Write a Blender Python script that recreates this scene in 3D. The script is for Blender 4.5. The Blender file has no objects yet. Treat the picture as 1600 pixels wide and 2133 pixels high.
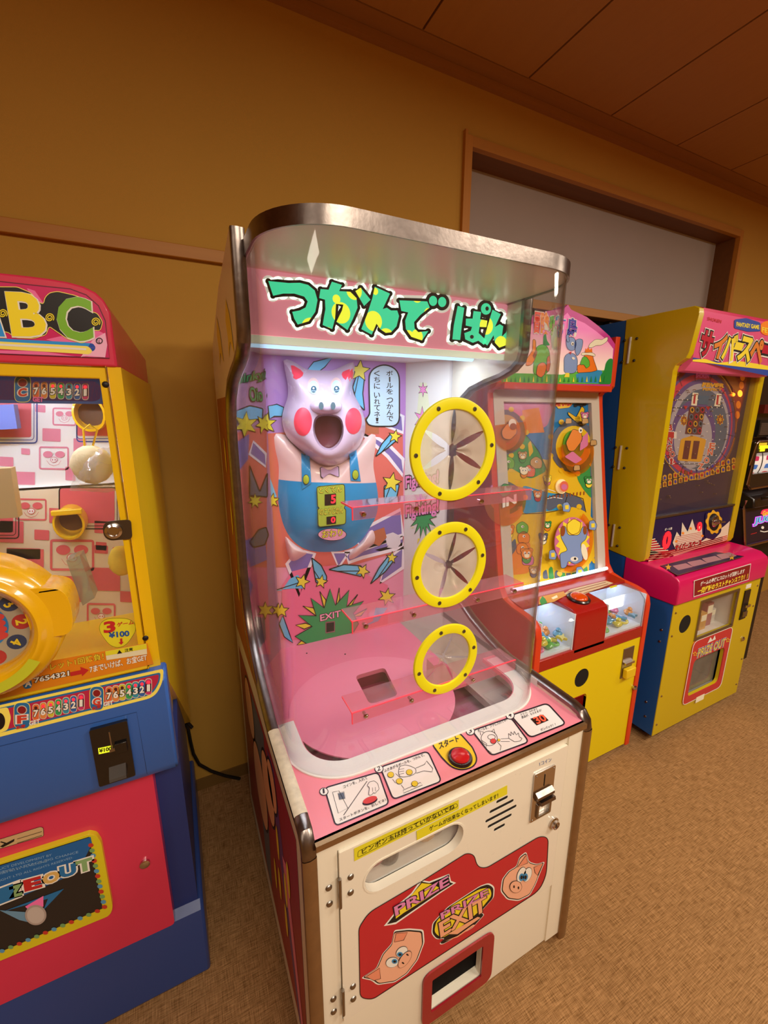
import bpy, math, random
import numpy as np
from mathutils import Vector
from mathutils.geometry import tessellate_polygon
from mathutils.bvhtree import BVHTree
random.seed(7)
SC = bpy.context.scene
COL = bpy.context.collection
PI = math.pi

# ------------------------------------------------------------ camera
H = 1.5
YAW, PIT, ROL, F = 0.457147, -0.229803, 0.000962, 881.79
_cy, _sy, _cp, _sp = math.cos(YAW), math.sin(YAW), math.cos(PIT), math.sin(PIT)
FW = np.array([_sy*_cp, _cy*_cp, _sp])
_r0 = np.array([_cy, -_sy, 0.0]); _u0 = np.cross(_r0, FW)
RT = math.cos(ROL)*_r0 + math.sin(ROL)*_u0
UP = -math.sin(ROL)*_r0 + math.cos(ROL)*_u0
CAM = np.array([0.0, 0.0, H])
cd = bpy.data.cameras.new('camera'); cam = bpy.data.objects.new('camera', cd); COL.objects.link(cam)
cd.sensor_fit = 'HORIZONTAL'; cd.sensor_width = 36.0; cd.lens = 36.0*F/1600.0
cd.clip_start = 0.02; cd.clip_end = 60
from mathutils import Matrix
cam.matrix_world = Matrix(((RT[0], UP[0], -FW[0], 0), (RT[1], UP[1], -FW[1], 0), (RT[2], UP[2], -FW[2], H), (0, 0, 0, 1)))
SC.camera = cam

# ------------------------------------------------------------ world, lights, exposure
w = bpy.data.worlds.new('world'); SC.world = w; w.use_nodes = True
w.node_tree.nodes['Background'].inputs[0].default_value = (1.0, 0.75, 0.5, 1)
w.node_tree.nodes['Background'].inputs[1].default_value = 0.05
SC.view_settings.view_transform = 'Standard'
SC.view_settings.look = 'None'
SC.view_settings.exposure = 0.0
SC.view_settings.gamma = 1.0
SC.view_settings.use_curve_mapping = False

def area(name, loc, target, sx, sy, power, color):
    l = bpy.data.lights.new(name, 'AREA'); l.shape = 'RECTANGLE'; l.size = sx; l.size_y = sy
    l.energy = power; l.color = color
    o = bpy.data.objects.new(name, l); COL.objects.link(o); o.location = loc
    d = Vector(target) - Vector(loc)
    o.rotation_euler = d.to_track_quat('-Z', 'Y').to_euler()
    return o
COOL = (0.72, 0.86, 1.0)
WARM = (1.0, 0.89, 0.73)
area('ceiling_lamp_light', (2.0, -0.7, 2.70), (2.0, -0.7, 0), 0.9, 0.5, 44, WARM)
area('ceiling_lamp_light', (0.35, -1.25, 2.70), (0.35, -1.25, 0), 1.2, 0.6, 62, WARM)
area('ceiling_lamp_light', (4.2, -0.6, 2.70), (4.2, -0.6, 0), 0.9, 0.5, 45, WARM)
area('ceiling_lamp_light', (-1.6, -1.6, 2.70), (-1.6, -1.6, 0), 0.9, 0.5, 14, WARM)

area('tube_fill_light', (.49, 1.12, 1.668), (.49, 1.12, 0), .60, .05, 4.2, COOL)  # unseen fill added behind the lip to strengthen the tube's light
area('case_fill_light', (-.42, 1.08, 1.588), (-.42, 1.25, 1.2), .60, .04, 9, COOL)  # unseen fill added to brighten the case beyond its tube
# ------------------------------------------------------------ pixel <-> place helpers
def ray(px, py):
    return FW*F + RT*(px-800) - UP*(py-1066.5)

class Plane:
    """a real plane in the room: point o, in-plane axes u, v; n faces the viewer side"""
    def __init__(s, o, u, v, n):
        s.o = np.array(o, float); s.u = np.array(u, float); s.v = np.array(v, float); s.n = np.array(n, float)
        s.n /= np.linalg.norm(s.n)
    def hit(s, p, h=0.0):
        d = ray(*p); o = s.o + s.n*h
        t = ((o-CAM)@s.n)/(d@s.n)
        return CAM + d*t
    def uv(s, p):
        q = s.hit(p)-s.o
        return (float(q@s.u), float(q@s.v))
    def at(s, uv, h=0.0):
        return s.o + s.u*uv[0] + s.v*uv[1] + s.n*h
def PY(y): return Plane((0, y, 0), (1, 0, 0), (0, 0, 1), (0, -1, 0))
def PX(x, n=-1): return Plane((x, 0, 0), (0, 1, 0), (0, 0, 1), (n, 0, 0))
def PZ(z): return Plane((0, 0, z), (1, 0, 0), (0, 1, 0), (0, 0, 1))
def PSL(y0, z0, y1, z1, x=0):   # slanted plane containing x axis through two (y,z) points (lower, upper)
    v = np.array([0, y1-y0, z1-z0], float); v /= np.linalg.norm(v)
    n = np.array([0, -v[2], v[1]])
    return Plane((x, y0, z0), (1, 0, 0), v, n)

# ------------------------------------------------------------ materials
def lin(c):
    if isinstance(c, str):
        c = tuple(int(c[i:i+2], 16)/255 for i in (0, 2, 4))
    return tuple((x/12.92 if x <= 0.04045 else ((x+0.055)/1.055)**2.4) for x in c)
_M = {}
def M(name, col, rough=0.45, metal=0.0, emit=0.0, coat=0.0, spec=0.5, noise=0.0, nscale=30, alpha=1.0, trans=0.0, bump=0.0):
    if name in _M: return _M[name]
    m = bpy.data.materials.new(name); m.use_nodes = True
    nt = m.node_tree; b = nt.nodes['Principled BSDF']; L = nt.links
    c = lin(col)+(1,)
    b.inputs['Base Color'].default_value = c
    b.inputs['Roughness'].default_value = rough
    b.inputs['Metallic'].default_value = metal
    b.inputs['Specular IOR Level'].default_value = spec
    b.inputs['Coat Weight'].default_value = coat
    b.inputs['Alpha'].default_value = alpha
    b.inputs['Transmission Weight'].default_value = trans
    if emit > 0:
        b.inputs['Emission Color'].default_value = c
        b.inputs['Emission Strength'].default_value = emit
    tc = nt.nodes.new('ShaderNodeTexCoord')
    nz = nt.nodes.new('ShaderNodeTexNoise'); nz.inputs['Scale'].default_value = nscale; nz.inputs['Detail'].default_value = 4
    L.new(tc.outputs['Object'], nz.inputs['Vector'])
    if noise > 0:
        mx = nt.nodes.new('ShaderNodeMix'); mx.data_type = 'RGBA'
        mx.inputs[6].default_value = tuple(x*(1-noise) for x in c[:3])+(1,)
        mx.inputs[7].default_value = tuple(min(1, x*(1+noise)) for x in c[:3])+(1,)
        L.new(nz.outputs['Fac'], mx.inputs[0]); L.new(mx.outputs[2], b.inputs['Base Color'])
    else:
        mr = nt.nodes.new('ShaderNodeMapRange')
        mr.inputs['To Min'].default_value = max(0.0, rough-0.04); mr.inputs['To Max'].default_value = min(1, rough+0.06)
        L.new(nz.outputs['Fac'], mr.inputs['Value']); L.new(mr.outputs[0], b.inputs['Roughness'])
    if bump > 0:
        bp = nt.nodes.new('ShaderNodeBump'); bp.inputs['Strength'].default_value = bump; bp.inputs['Distance'].default_value = 0.002
        L.new(nz.outputs['Fac'], bp.inputs['Height']); L.new(bp.outputs['Normal'], b.inputs['Normal'])
    _M[name] = m
    return m

def thin_clear(name, tint, gloss_rough=0.03, haze=0.0, hazecol=(0.8, 0.75, 0.7), f0=1.45, edge=None):
    """thin clear plastic sheet: transparent tint, fresnel gloss and a little haze"""
    if name in _M: return _M[name]
    m = bpy.data.materials.new(name); m.use_nodes = True
    nt = m.node_tree; nt.nodes.clear(); L = nt.links
    out = nt.nodes.new('ShaderNodeOutputMaterial')
    tr = nt.nodes.new('ShaderNodeBsdfTransparent'); tr.inputs[0].default_value = tuple(tint)+(1,)
    df = nt.nodes.new('ShaderNodeBsdfDiffuse'); df.inputs[0].default_value = tuple(hazecol)+(1,)
    gl = nt.nodes.new('ShaderNodeBsdfGlossy'); gl.inputs['Roughness'].default_value = gloss_rough
    lw = nt.nodes.new('ShaderNodeLayerWeight')          # Schlick reflectance, same from either side of the sheet
    pw = nt.nodes.new('ShaderNodeMath'); pw.operation = 'POWER'; pw.inputs[1].default_value = 5.0
    fr = nt.nodes.new('ShaderNodeMapRange'); fr.inputs['To Min'].default_value = ((f0-1)/(f0+1))**2; fr.inputs['To Max'].default_value = 1.0
    if edge:   # the longer path through a sheet seen edge-on absorbs more
        p3 = nt.nodes.new('ShaderNodeMath'); p3.operation = 'POWER'; p3.inputs[1].default_value = 3.0
        me = nt.nodes.new('ShaderNodeMix'); me.data_type = 'RGBA'; me.inputs[6].default_value = tuple(tint)+(1,); me.inputs[7].default_value = tuple(edge)+(1,)
        L.new(lw.outputs['Facing'], p3.inputs[0]); L.new(p3.outputs[0], me.inputs[0]); L.new(me.outputs[2], tr.inputs[0])
    L.new(lw.outputs['Facing'], pw.inputs[0]); L.new(pw.outputs[0], fr.inputs['Value'])
    m1 = nt.nodes.new('ShaderNodeMixShader'); m1.inputs[0].default_value = haze
    m2 = nt.nodes.new('ShaderNodeMixShader')
    if haze > 0:
        tc = nt.nodes.new('ShaderNodeTexCoord'); nz = nt.nodes.new('ShaderNodeTexNoise'); nz.inputs['Scale'].default_value = 14
        mp = nt.nodes.new('ShaderNodeMapRange'); mp.inputs['To Min'].default_value = haze*0.6; mp.inputs['To Max'].default_value = min(1, haze*1.4)
        L.new(tc.outputs['Object'], nz.inputs['Vector']); L.new(nz.outputs['Fac'], mp.inputs['Value']); L.new(mp.outputs[0], m1.inputs[0])
    L.new(tr.outputs[0], m1.inputs[1]); L.new(df.outputs[0], m1.inputs[2])
    L.new(fr.outputs[0], m2.inputs[0]); L.new(m1.outputs[0], m2.inputs[1]); L.new(gl.outputs[0], m2.inputs[2])
    L.new(m2.outputs[0], out.inputs[0])
    _M[name] = m
    return m

def wood(name, c1, c2, axis=0, rough=0.5):
    if name in _M: return _M[name]
    m = bpy.data.materials.new(name); m.use_nodes = True
    nt = m.node_tree; b = nt.nodes['Principled BSDF']; L = nt.links
    tc = nt.nodes.new('ShaderNodeTexCoord'); mp = nt.nodes.new('ShaderNodeMapping')
    sc = [40, 40, 40]; sc[axis] = 1.6
    mp.inputs['Scale'].default_value = sc
    nz = nt.nodes.new('ShaderNodeTexNoise'); nz.inputs['Scale'].default_value = 1.0; nz.inputs['Detail'].default_value = 6
    mx = nt.nodes.new('ShaderNodeMix'); mx.data_type = 'RGBA'
    mx.inputs[6].default_value = lin(c1)+(1,); mx.inputs[7].default_value = lin(c2)+(1,)
    L.new(tc.outputs['Object'], mp.inputs['Vector']); L.new(mp.outputs[0], nz.inputs['Vector'])
    L.new(nz.outputs['Fac'], mx.inputs[0]); L.new(mx.outputs[2], b.inputs['Base Color'])
    b.inputs['Roughness'].default_value = rough
    _M[name] = m
    return m

# ------------------------------------------------------------ mesh builder
class MB:
    def __init__(s): s.v = []; s.f = []; s.m = []; s.mats = []
    def mi(s, mat):
        if mat not in s.mats: s.mats.append(mat)
        return s.mats.index(mat)
    def add(s, vs, fs, mat):
        b = len(s.v); s.v += [tuple(map(float, x)) for x in vs]; k = s.mi(mat)
        for f in fs: s.f.append(tuple(b+i for i in f)); s.m.append(k)
    def box(s, x0, x1, y0, y1, z0, z1, mat):
        vs = [(x, y, z) for z in (z0, z1) for y in (y0, y1) for x in (x0, x1)]
        s.add(vs, [(0, 2, 3, 1), (4, 5, 7, 6), (0, 1, 5, 4), (2, 6, 7, 3), (0, 4, 6, 2), (1, 3, 7, 5)], mat); return s
    def prism(s, poly, axis, a0, a1, mat, holes=(), capmat=None):
        """poly: 2D points; axis 'x' -> (y,z), 'y' -> (x,z), 'z' -> (x,y)"""
        def P(p, a): return {'x': (a, p[0], p[1]), 'y': (p[0], a, p[1]), 'z': (p[0], p[1], a)}[axis]
        loops = [list(poly)]+[list(h) for h in holes]
        tris = tessellate_polygon([[Vector((p[0], p[1], 0)) for p in l] for l in loops])
        flat = [p for l in loops for p in l]; n = len(flat)
        vs = [P(p, a0) for p in flat]+[P(p, a1) for p in flat]
        s.add(vs, [tuple(t) for t in tris]+[tuple(n+i for i in reversed(t)) for t in tris], capmat or mat)
        b = 0; fs = []
        for l in loops:
            k = len(l)
            for i in range(k):
                j = (i+1) % k; fs.append((b+i, b+j, n+b+j, n+b+i))
            b += k
        s.add(vs, fs, mat); return s
    def plate(s, pl, outer, holes, t, mat, side=None, h=0.0):
        """flat plate on plane pl (uv outlines), front at height h, thickness t behind"""
        loops = [list(outer)]+[list(x) for x in holes]
        tris = tessellate_polygon([[Vector((p[0], p[1], 0)) for p in l] for l in loops])
        flat = [p for l in loops for p in l]; n = len(flat)
        vs = [pl.at(p, h) for p in flat]+[pl.at(p, h-t) for p in flat]
        s.add(vs, [tuple(q) for q in tris]+[tuple(n+i for i in reversed(q)) for q in tris], mat)
        b = 0; fs = []
        for l in loops:
            k = len(l)
            for i in range(k):
                j = (i+1) % k; fs.append((b+i, b+j, n+b+j, n+b+i))
            b += k
        s.add(vs, fs, side or mat); return s
    def loft(s, rings, mat, close=True, cap0=False, cap1=False):
        vs = [p for r in rings for p in r]; n = len(rings[0]); fs = []
        for k in range(len(rings)-1):
            for i in range(n if close else n-1):
                j = (i+1) % n; fs.append((k*n+i, k*n+j, (k+1)*n+j, (k+1)*n+i))
        if cap0: fs.append(tuple(range(n-1, -1, -1)))
        if cap1: fs.append(tuple((len(rings)-1)*n+i for i in range(n)))
        s.add(vs, fs, mat); return s
    def tube(s, path, r, mat, n=10, cap=True):
        path = [Vector(p) for p in path]; rings = []
        up = Vector((0, 0, 1))
        for i, p in enumerate(path):
            d = (path[min(i+1, len(path)-1)]-path[max(i-1, 0)]).normalized()
            a = d.cross(up)
            if a.length < 1e-3: a = d.cross(Vector((0, 1, 0)))
            a.normalize(); b = d.cross(a).normalized()
            rr = r[i] if isinstance(r, (list, tuple)) else r
            rings.append([p+a*(rr*math.cos(2*PI*k/n))+b*(rr*math.sin(2*PI*k/n)) for k in range(n)])
        return s.loft(rings, mat, True, cap, cap)
    def lathe(s, o, axis, prof, mat, n=24, sx=1.0, sy=1.0):
        """prof: list of (radius, height along axis)"""
        o = Vector(o); ax = Vector(axis).normalized()
        a = ax.cross(Vector((0, 0, 1)))
        if a.length < 1e-3: a = Vector((1, 0, 0))
        a.normalize(); b = ax.cross(a).normalized()
        rings = [[o+ax*h+a*(r*sx*math.cos(2*PI*k/n))+b*(r*sy*math.sin(2*PI*k/n)) for k in range(n)] for r, h in prof]
        return s.loft(rings, mat, True, prof[0][0] > 1e-6, prof[-1][0] > 1e-6)

ROOT = {}
def finish(me, angle=35):
    import bmesh
    bm = bmesh.new(); bm.from_mesh(me)
    bmesh.ops.remove_doubles(bm, verts=bm.verts, dist=1e-6)
    bm.to_mesh(me); bm.free()
    me.shade_smooth(); me.set_sharp_from_angle(angle=math.radians(angle))
def obj(name, mb, parent=None, base=None, angle=35, recalc=False, bevel=0.0, label=None):
    me = bpy.data.meshes.new(name)
    if base is None:
        base = ROOT.get(parent.name, (0, 0, 0)) if parent else (0, 0, 0)
    vs = np.array(mb.v)-np.array(base)
    me.from_pydata(vs.tolist(), [], mb.f)
    for m in mb.mats: me.materials.append(m)
    me.polygons.foreach_set('material_index', mb.m)
    if recalc:
        import bmesh
        bm = bmesh.new(); bm.from_mesh(me)
        bmesh.ops.remove_doubles(bm, verts=bm.verts, dist=1e-6)
        bmesh.ops.recalc_face_normals(bm, faces=bm.faces); bm.to_mesh(me); bm.free()
    me.update()
    finish(me, angle)
    o = bpy.data.objects.new(name, me); COL.objects.link(o)
    if parent:
        o.parent = parent
    else:
        o.location = base
    ROOT[o.name] = tuple(base)
    if bevel > 0:
        b = o.modifiers.new('bevel', 'BEVEL'); b.width = bevel; b.segments = 2; b.limit_method = 'ANGLE'; b.angle_limit = math.radians(50)
    if label: o['label'] = label
    return o
def thing(name, label, cat, base, group=None):
    o = bpy.data.objects.new(name, None); COL.objects.link(o); o.location = base
    o.empty_display_size = 0.1
    o['label'] = label; o['category'] = cat
    if group: o['group'] = group
    ROOT[o.name] = tuple(base)
    return o
def tag(o, label, cat, group=None):
    o['label'] = label; o['category'] = cat
    if group: o['group'] = group
    return o
def struct(name, mb, parent=None, label=None, **k):
    o = obj(name, mb, parent, **k); o['kind'] = 'structure'
    if label: o['label'] = label
    return o

# ------------------------------------------------------------ flat print (thin inlay geometry on real surfaces)
_TC = {}
def textmesh(s, off):
    key = (s, off)
    if key in _TC: return _TC[key]
    c = bpy.data.curves.new('t', 'FONT'); c.body = s; c.offset = off; c.resolution_u = 3
    o = bpy.data.objects.new('t', c); COL.objects.link(o)
    dg = bpy.context.evaluated_depsgraph_get()
    me = bpy.data.meshes.new_from_object(o.evaluated_get(dg))
    v = [(p.co.x, p.co.y) for p in me.vertices]; f = [tuple(p.vertices) for p in me.polygons]
    bpy.data.objects.remove(o); bpy.data.curves.remove(c); bpy.data.meshes.remove(me)
    _TC[key] = (v, f)
    return v, f
STEP = 0.00035
class Art(MB):
    def __init__(s, pl, h0=0.0006, step=STEP, clip=None): super().__init__(); s.pl = pl; s.h0 = h0; s.step = step; s.clip = clip; s.ws = 1.0
    def cut(s, uv):
        for lim, sg in ((s.clip[0], 1), (s.clip[1], -1)):
            out = []
            for i in range(len(uv)):
                a, b = uv[i-1], uv[i]; da, db = (a[0]-lim)*sg, (b[0]-lim)*sg
                if (da < 0) != (db < 0):
                    t = da/(da-db); out.append((lim, a[1]+(b[1]-a[1])*t))
                if db >= 0: out.append(b)
            uv = out
            if len(uv) < 3: return []
        return uv
    def hh(s, L): return s.h0+L*s.step
    def poly(s, pts, mat, L=0, px=True):
        uv = [s.pl.uv(p) if px else p for p in pts]
        if s.clip:
            uv = s.cut(uv)
            if not uv: return s
        tris = tessellate_polygon([[Vector((a, b, 0)) for a, b in uv]])
        n = len(uv)
        A = sum(uv[i][0]*uv[(i+1) % n][1]-uv[(i+1) % n][0]*uv[i][1] for i in range(n))
        s.add([s.pl.at(q, s.hh(L)) for q in uv], [tuple(t) for t in tris], mat)
        return s
    def ell(s, c, rx, ry, mat, L=0, rot=0, n=28, px=True):
        return s.poly([(c[0]+rx*math.cos(a)*math.cos(rot)-ry*math.sin(a)*math.sin(rot), c[1]+rx*math.cos(a)*math.sin(rot)+ry*math.sin(a)*math.cos(rot)) for a in [2*PI*i/n for i in range(n)]], mat, L, px)
    def circ(s, c, r, mat, L=0, n=28):   # c in px, r metres
        u, v = s.pl.uv(c)
        return s.poly([(u+r*math.cos(2*PI*i/n), v+r*math.sin(2*PI*i/n)) for i in range(n)], mat, L, False)
    def line(s, pts, wd, mat, L=0, closed=False, px=True):
        pts = [np.array(p, float) for p in pts]; n = len(pts)
        if n < 2: return s
        Lf, Rt = [], []
        for i in range(n):
            a = pts[(i-1) % n] if (closed or i > 0) else pts[i]
            b = pts[(i+1) % n] if (closed or i < n-1) else pts[i]
            d = b-a; l = np.hypot(*d) or 1; nn = np.array([-d[1], d[0]])/l*wd*s.ws/2
            Lf.append(pts[i]+nn); Rt.append(pts[i]-nn)
        V = Lf+Rt
        Q = [s.pl.uv(p) if px else p for p in V]
        if s.clip and (min(q[0] for q in Q) < s.clip[0] or max(q[0] for q in Q) > s.clip[1]): return s
        vs = [s.pl.at(q, s.hh(L)) for q in Q]
        fs = [(i, (i+1) % n, n+(i+1) % n, n+i) for i in range(n if closed else n-1)]
        s.add(vs, fs, mat); return s
    def star(s, c, r, mat, L=0, k=5, ri=0.45, rot=0, sx=1.0, sy=1.0):
        pts = []
        for i in range(2*k):
            a = rot-PI/2+PI*i/k; q = r if i % 2 == 0 else r*ri
            pts.append((c[0]+q*math.cos(a)*sx, c[1]+q*math.sin(a)*sy))
        return s.poly(pts, mat, L)
    def ostar(s, c, r, mat, omat, L=0, w=2.2, **k):
        s.star(c, r+w*s.ws, omat, L, **k); return s.star(c, r-0.3, mat, L+1, **k)
    def opoly(s, pts, mat, omat, L=0, w=2.0):
        s.poly(pts, mat, L); return s.line(pts, w, omat, L+1, True)
    def text(s, st, bl, br, tl, mat, L=0, off=0.0, fit=None):
        """map the lettering box to the parallelogram baseline-left, baseline-right, top-left (px)"""
        if s.clip and s.pl.uv(bl)[0] < s.clip[0]: return s
        v0, _ = textmesh(st, 0.0)
        v, f = textmesh(st, off)
        x0 = min(a for a, b in v0); x1 = max(a for a, b in v0); y0 = min(b for a, b in v0); y1 = max(b for a, b in v0)
        if st in ('1', '！', '!'):
            m_ = [(bl[i]+br[i])/2 for i in (0, 1)]; w_ = [(br[i]-bl[i])*.22 for i in (0, 1)]
            tl = (tl[0]+(m_[0]-w_[0]-bl[0]), tl[1]+(m_[1]-w_[1]-bl[1])); bl = (m_[0]-w_[0], m_[1]-w_[1]); br = (m_[0]+w_[0], m_[1]+w_[1])
        A = np.array(s.pl.uv(bl)); B = np.array(s.pl.uv(br))-A; T = np.array(s.pl.uv(tl))-A
        vs = [s.pl.at(A+B*((a-x0)/(x1-x0))+T*((b-y0)/(y1-y0)), s.hh(L)) for a, b in v]
        s.add(vs, f, mat); return s
def rq(pts, r, n=5):
    """round the corners of a polygon (any space); r one radius or a list"""
    out = []; k = len(pts)
    for i in range(k):
        p = np.array(pts[i], float); a = np.array(pts[i-1], float)-p; b = np.array(pts[(i+1) % k], float)-p
        rr = r[i] if isinstance(r, (list, tuple)) else r
        la, lb = np.hypot(*a), np.hypot(*b)
        ra = min(rr, la*0.48); rb = min(rr, lb*0.48)
        if rr <= 0: out.append(tuple(p)); continue
        A = p+a/la*ra; B = p+b/lb*rb
        for t in range(n+1):
            t /= n
            out.append(tuple((1-t)**2*A+2*t*(1-t)*p+t*t*B))
    return out
def rect(x0, x1, z0, z1, r=0.0):
    q = [(x0, z0), (x1, z0), (x1, z1), (x0, z1)]
    return rq(q, r) if r > 0 else q
def circ(c, r, n=32, sx=1.0): return [(c[0]+r*sx*math.cos(2*PI*i/n), c[1]+r*math.sin(2*PI*i/n)) for i in range(n)]
def zz(x0, y0, sc): return lambda *ps: [(x0+a*sc, y0+b*sc) for a, b in ps]

# common materials
CHROME = M('chrome', 'c9c2c0', 0.16, 1.0, noise=0.0)
CHROMEW = M('worn chrome', '857a74', 0.3, 1.0, noise=0.35, nscale=60, bump=0.15)
BLK = M('black print', '141012', 0.5)
WHT = M('white print', 'f4f2ea', 0.45)
STEEL = M('brushed steel', 'a09890', 0.32, 1.0)
DARK = M('dark void', '0a0808', 0.8)
GLASS = thin_clear('clear pane', (0.97, 0.97, 0.97), 0.02, 0.0)
# ================================================================ ROOM
def wall_mat():
    m = bpy.data.materials.new('ochre plaster'); m.use_nodes = True
    nt = m.node_tree; b = nt.nodes['Principled BSDF']; L = nt.links
    tc = nt.nodes.new('ShaderNodeTexCoord')
    n1 = nt.nodes.new('ShaderNodeTexNoise'); n1.inputs['Scale'].default_value = 2.2; n1.inputs['Detail'].default_value = 5
    n2 = nt.nodes.new('ShaderNodeTexNoise'); n2.inputs['Scale'].default_value = 420; n2.inputs['Detail'].default_value = 3
    mx = nt.nodes.new('ShaderNodeMix'); mx.data_type = 'RGBA'
    mx.inputs[6].default_value = lin('bf9036')+(1,); mx.inputs[7].default_value = lin('c8983e')+(1,)
    L.new(tc.outputs['Object'], n1.inputs['Vector']); L.new(tc.outputs['Object'], n2.inputs['Vector'])
    L.new(n1.outputs['Fac'], mx.inputs[0]); L.new(mx.outputs[2], b.inputs['Base Color'])
    b.inputs['Roughness'].default_value = 0.85
    bp = nt.nodes.new('ShaderNodeBump'); bp.inputs['Strength'].default_value = 0.25; bp.inputs['Distance'].default_value = 0.0012
    L.new(n2.outputs['Fac'], bp.inputs['Height']); L.new(bp.outputs['Normal'], b.inputs['Normal'])
    return m
def carpet_mat():
    m = bpy.data.materials.new('woven carpet'); m.use_nodes = True
    nt = m.node_tree; b = nt.nodes['Principled BSDF']; L = nt.links
    tc = nt.nodes.new('ShaderNodeTexCoord')
    def noise(sx, sy, d=3):
        mp = nt.nodes.new('ShaderNodeMapping'); mp.inputs['Scale'].default_value = (sx, sy, 1)
        nz = nt.nodes.new('ShaderNodeTexNoise'); nz.inputs['Scale'].default_value = 1.0; nz.inputs['Detail'].default_value = d
        L.new(tc.outputs['Object'], mp.inputs['Vector']); L.new(mp.outputs[0], nz.inputs['Vector']); return nz
    a = noise(520, 26, 4); c = noise(26, 420, 4); g = noise(3, 3)
    ad = nt.nodes.new('ShaderNodeMath'); ad.operation = 'ADD'
    L.new(a.outputs['Fac'], ad.inputs[0]); L.new(c.outputs['Fac'], ad.inputs[1])
    mr = nt.nodes.new('ShaderNodeMapRange'); mr.inputs['From Min'].default_value = 0.75; mr.inputs['From Max'].default_value = 1.25
    L.new(ad.outputs[0], mr.inputs['Value'])
    mx = nt.nodes.new('ShaderNodeMix'); mx.data_type = 'RGBA'
    mx.inputs[6].default_value = lin('7a5630')+(1,); mx.inputs[7].default_value = lin('bd9060')+(1,)
    L.new(mr.outputs[0], mx.inputs[0])
    m2 = nt.nodes.new('ShaderNodeMix'); m2.data_type = 'RGBA'; m2.blend_type = 'MULTIPLY'; m2.inputs[0].default_value = 0.35
    L.new(mx.outputs[2], m2.inputs[6]); gm = nt.nodes.new('ShaderNodeMapRange'); gm.inputs['To Min'].default_value = .6; gm.inputs['To Max'].default_value = 1.3; L.new(g.outputs['Fac'], gm.inputs['Value']); L.new(gm.outputs[0], m2.inputs[7])
    L.new(m2.outputs[2], b.inputs['Base Color']); b.inputs['Roughness'].default_value = 0.95
    b.inputs['Specular IOR Level'].default_value = 0.15
    bp = nt.nodes.new('ShaderNodeBump'); bp.inputs['Strength'].default_value = 0.6; bp.inputs['Distance'].default_value = 0.003
    L.new(ad.outputs[0], bp.inputs['Height']); L.new(bp.outputs['Normal'], b.inputs['Normal'])
    return m
WALL = wall_mat(); CARPET = carpet_mat()
TRIM = wood('rail wood', 'b07020', 'c68a34', 0, 0.5)
TRIMZ = wood('jamb wood', 'b87420', 'cc8c34', 2, 0.5)
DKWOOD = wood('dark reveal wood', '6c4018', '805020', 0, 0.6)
CEILM = wood('ceiling board', 'b07a40', 'ba8446', 1, 0.6)
CEILB = wood('ceiling border board', 'a06c34', 'b07a3e', 0, 0.6)
XL, XR, YF, YW, ZC = -3.0, 7.5, -4.0, 1.615, 2.762
mb = MB().box(XL-.1, XR+.1, YF-.1, YW+.25, -0.06, 0, CARPET); floor = struct('floor', mb, base=(0, 0, 0), label='beige-brown woven carpet floor')
mb = MB().box(XL, 1.139, YW, YW+.12, 0, ZC, WALL).box(3.18, XR, YW, YW+.12, 0, ZC, WALL).box(1.139, 3.18, YW, YW+.12, 2.56, ZC, WALL)
struct('wall_back', mb, base=(0, YW, 0), label='ochre plaster wall behind the machines')
struct('wall_left', MB().box(XL-.1, XL, YF, YW, 0, ZC, WALL), base=(XL, 0, 0))
struct('wall_right', MB().box(XR, XR+.1, YF, YW, 0, ZC, WALL), base=(XR, 0, 0))
struct('wall_front', MB().box(XL, XR, YF-.1, YF, 0, ZC, WALL), base=(0, YF, 0))
ceil = struct('ceiling', MB().box(XL, XR, YF, YW+.12, ZC+.014, ZC+.06, M('ceiling groove', '3a2414', 0.8)), base=(0, 0, ZC), label='brown board ceiling with narrow grooves')
gx = [0.896+0.4785*k for k in range(-8, 14)]
first = None
for k in range(len(gx)-1):
    b = MB().box(gx[k]+.004, gx[k+1]-.004, YF, 1.527, ZC, ZC+.013, CEILM)
    o = struct('ceiling_panel', b, ceil)
struct('border_board', MB().box(XL, XR, 1.53, YW, ZC-.002, ZC+.013, CEILB), ceil)
struct('trim_2', MB().box(XL, XR, 1.592, YW, ZC-.03, ZC-.003, CEILB), base=(0, YW, ZC), label='thin brown cornice strip between wall and ceiling')
struct('trim_1', MB().box(XL, XR, 1.597, YW-.0, 1.9725, 2.0105, TRIM), base=(0, YW, 1.99), bevel=.002, label='wooden rail running along the ochre wall')
# transom window above the rail
win = struct('window_1', MB().box(1.150, 1.176, 1.600, 1.735, 2.0105, 2.56, TRIMZ), base=(1.14, YW, 2.0), label='wide transom window with a wooden frame and a pale panel')
struct('frame', MB().box(1.139, 1.150, 1.598, 1.735, 2.0105, 2.575, TRIMZ), win)
struct('frame', MB().box(1.176, 3.15, 1.600, 1.625, 2.524, 2.56, TRIM), win)
struct('frame', MB().box(3.15, 3.18, 1.600, 1.735, 2.0105, 2.56, TRIMZ), win)
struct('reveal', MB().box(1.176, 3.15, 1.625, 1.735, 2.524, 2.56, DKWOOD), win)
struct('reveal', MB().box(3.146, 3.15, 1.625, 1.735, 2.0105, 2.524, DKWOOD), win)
struct('pane', MB().box(1.176, 3.15, 1.728, 1.735, 2.0105, 2.524, M('pale panel', 'b4a8a0', 0.7, noise=.05, nscale=4)), win)
struct('sill', MB().box(1.139, 3.18, 1.615, 1.735, 1.9725, 2.0105, TRIM), win)
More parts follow.
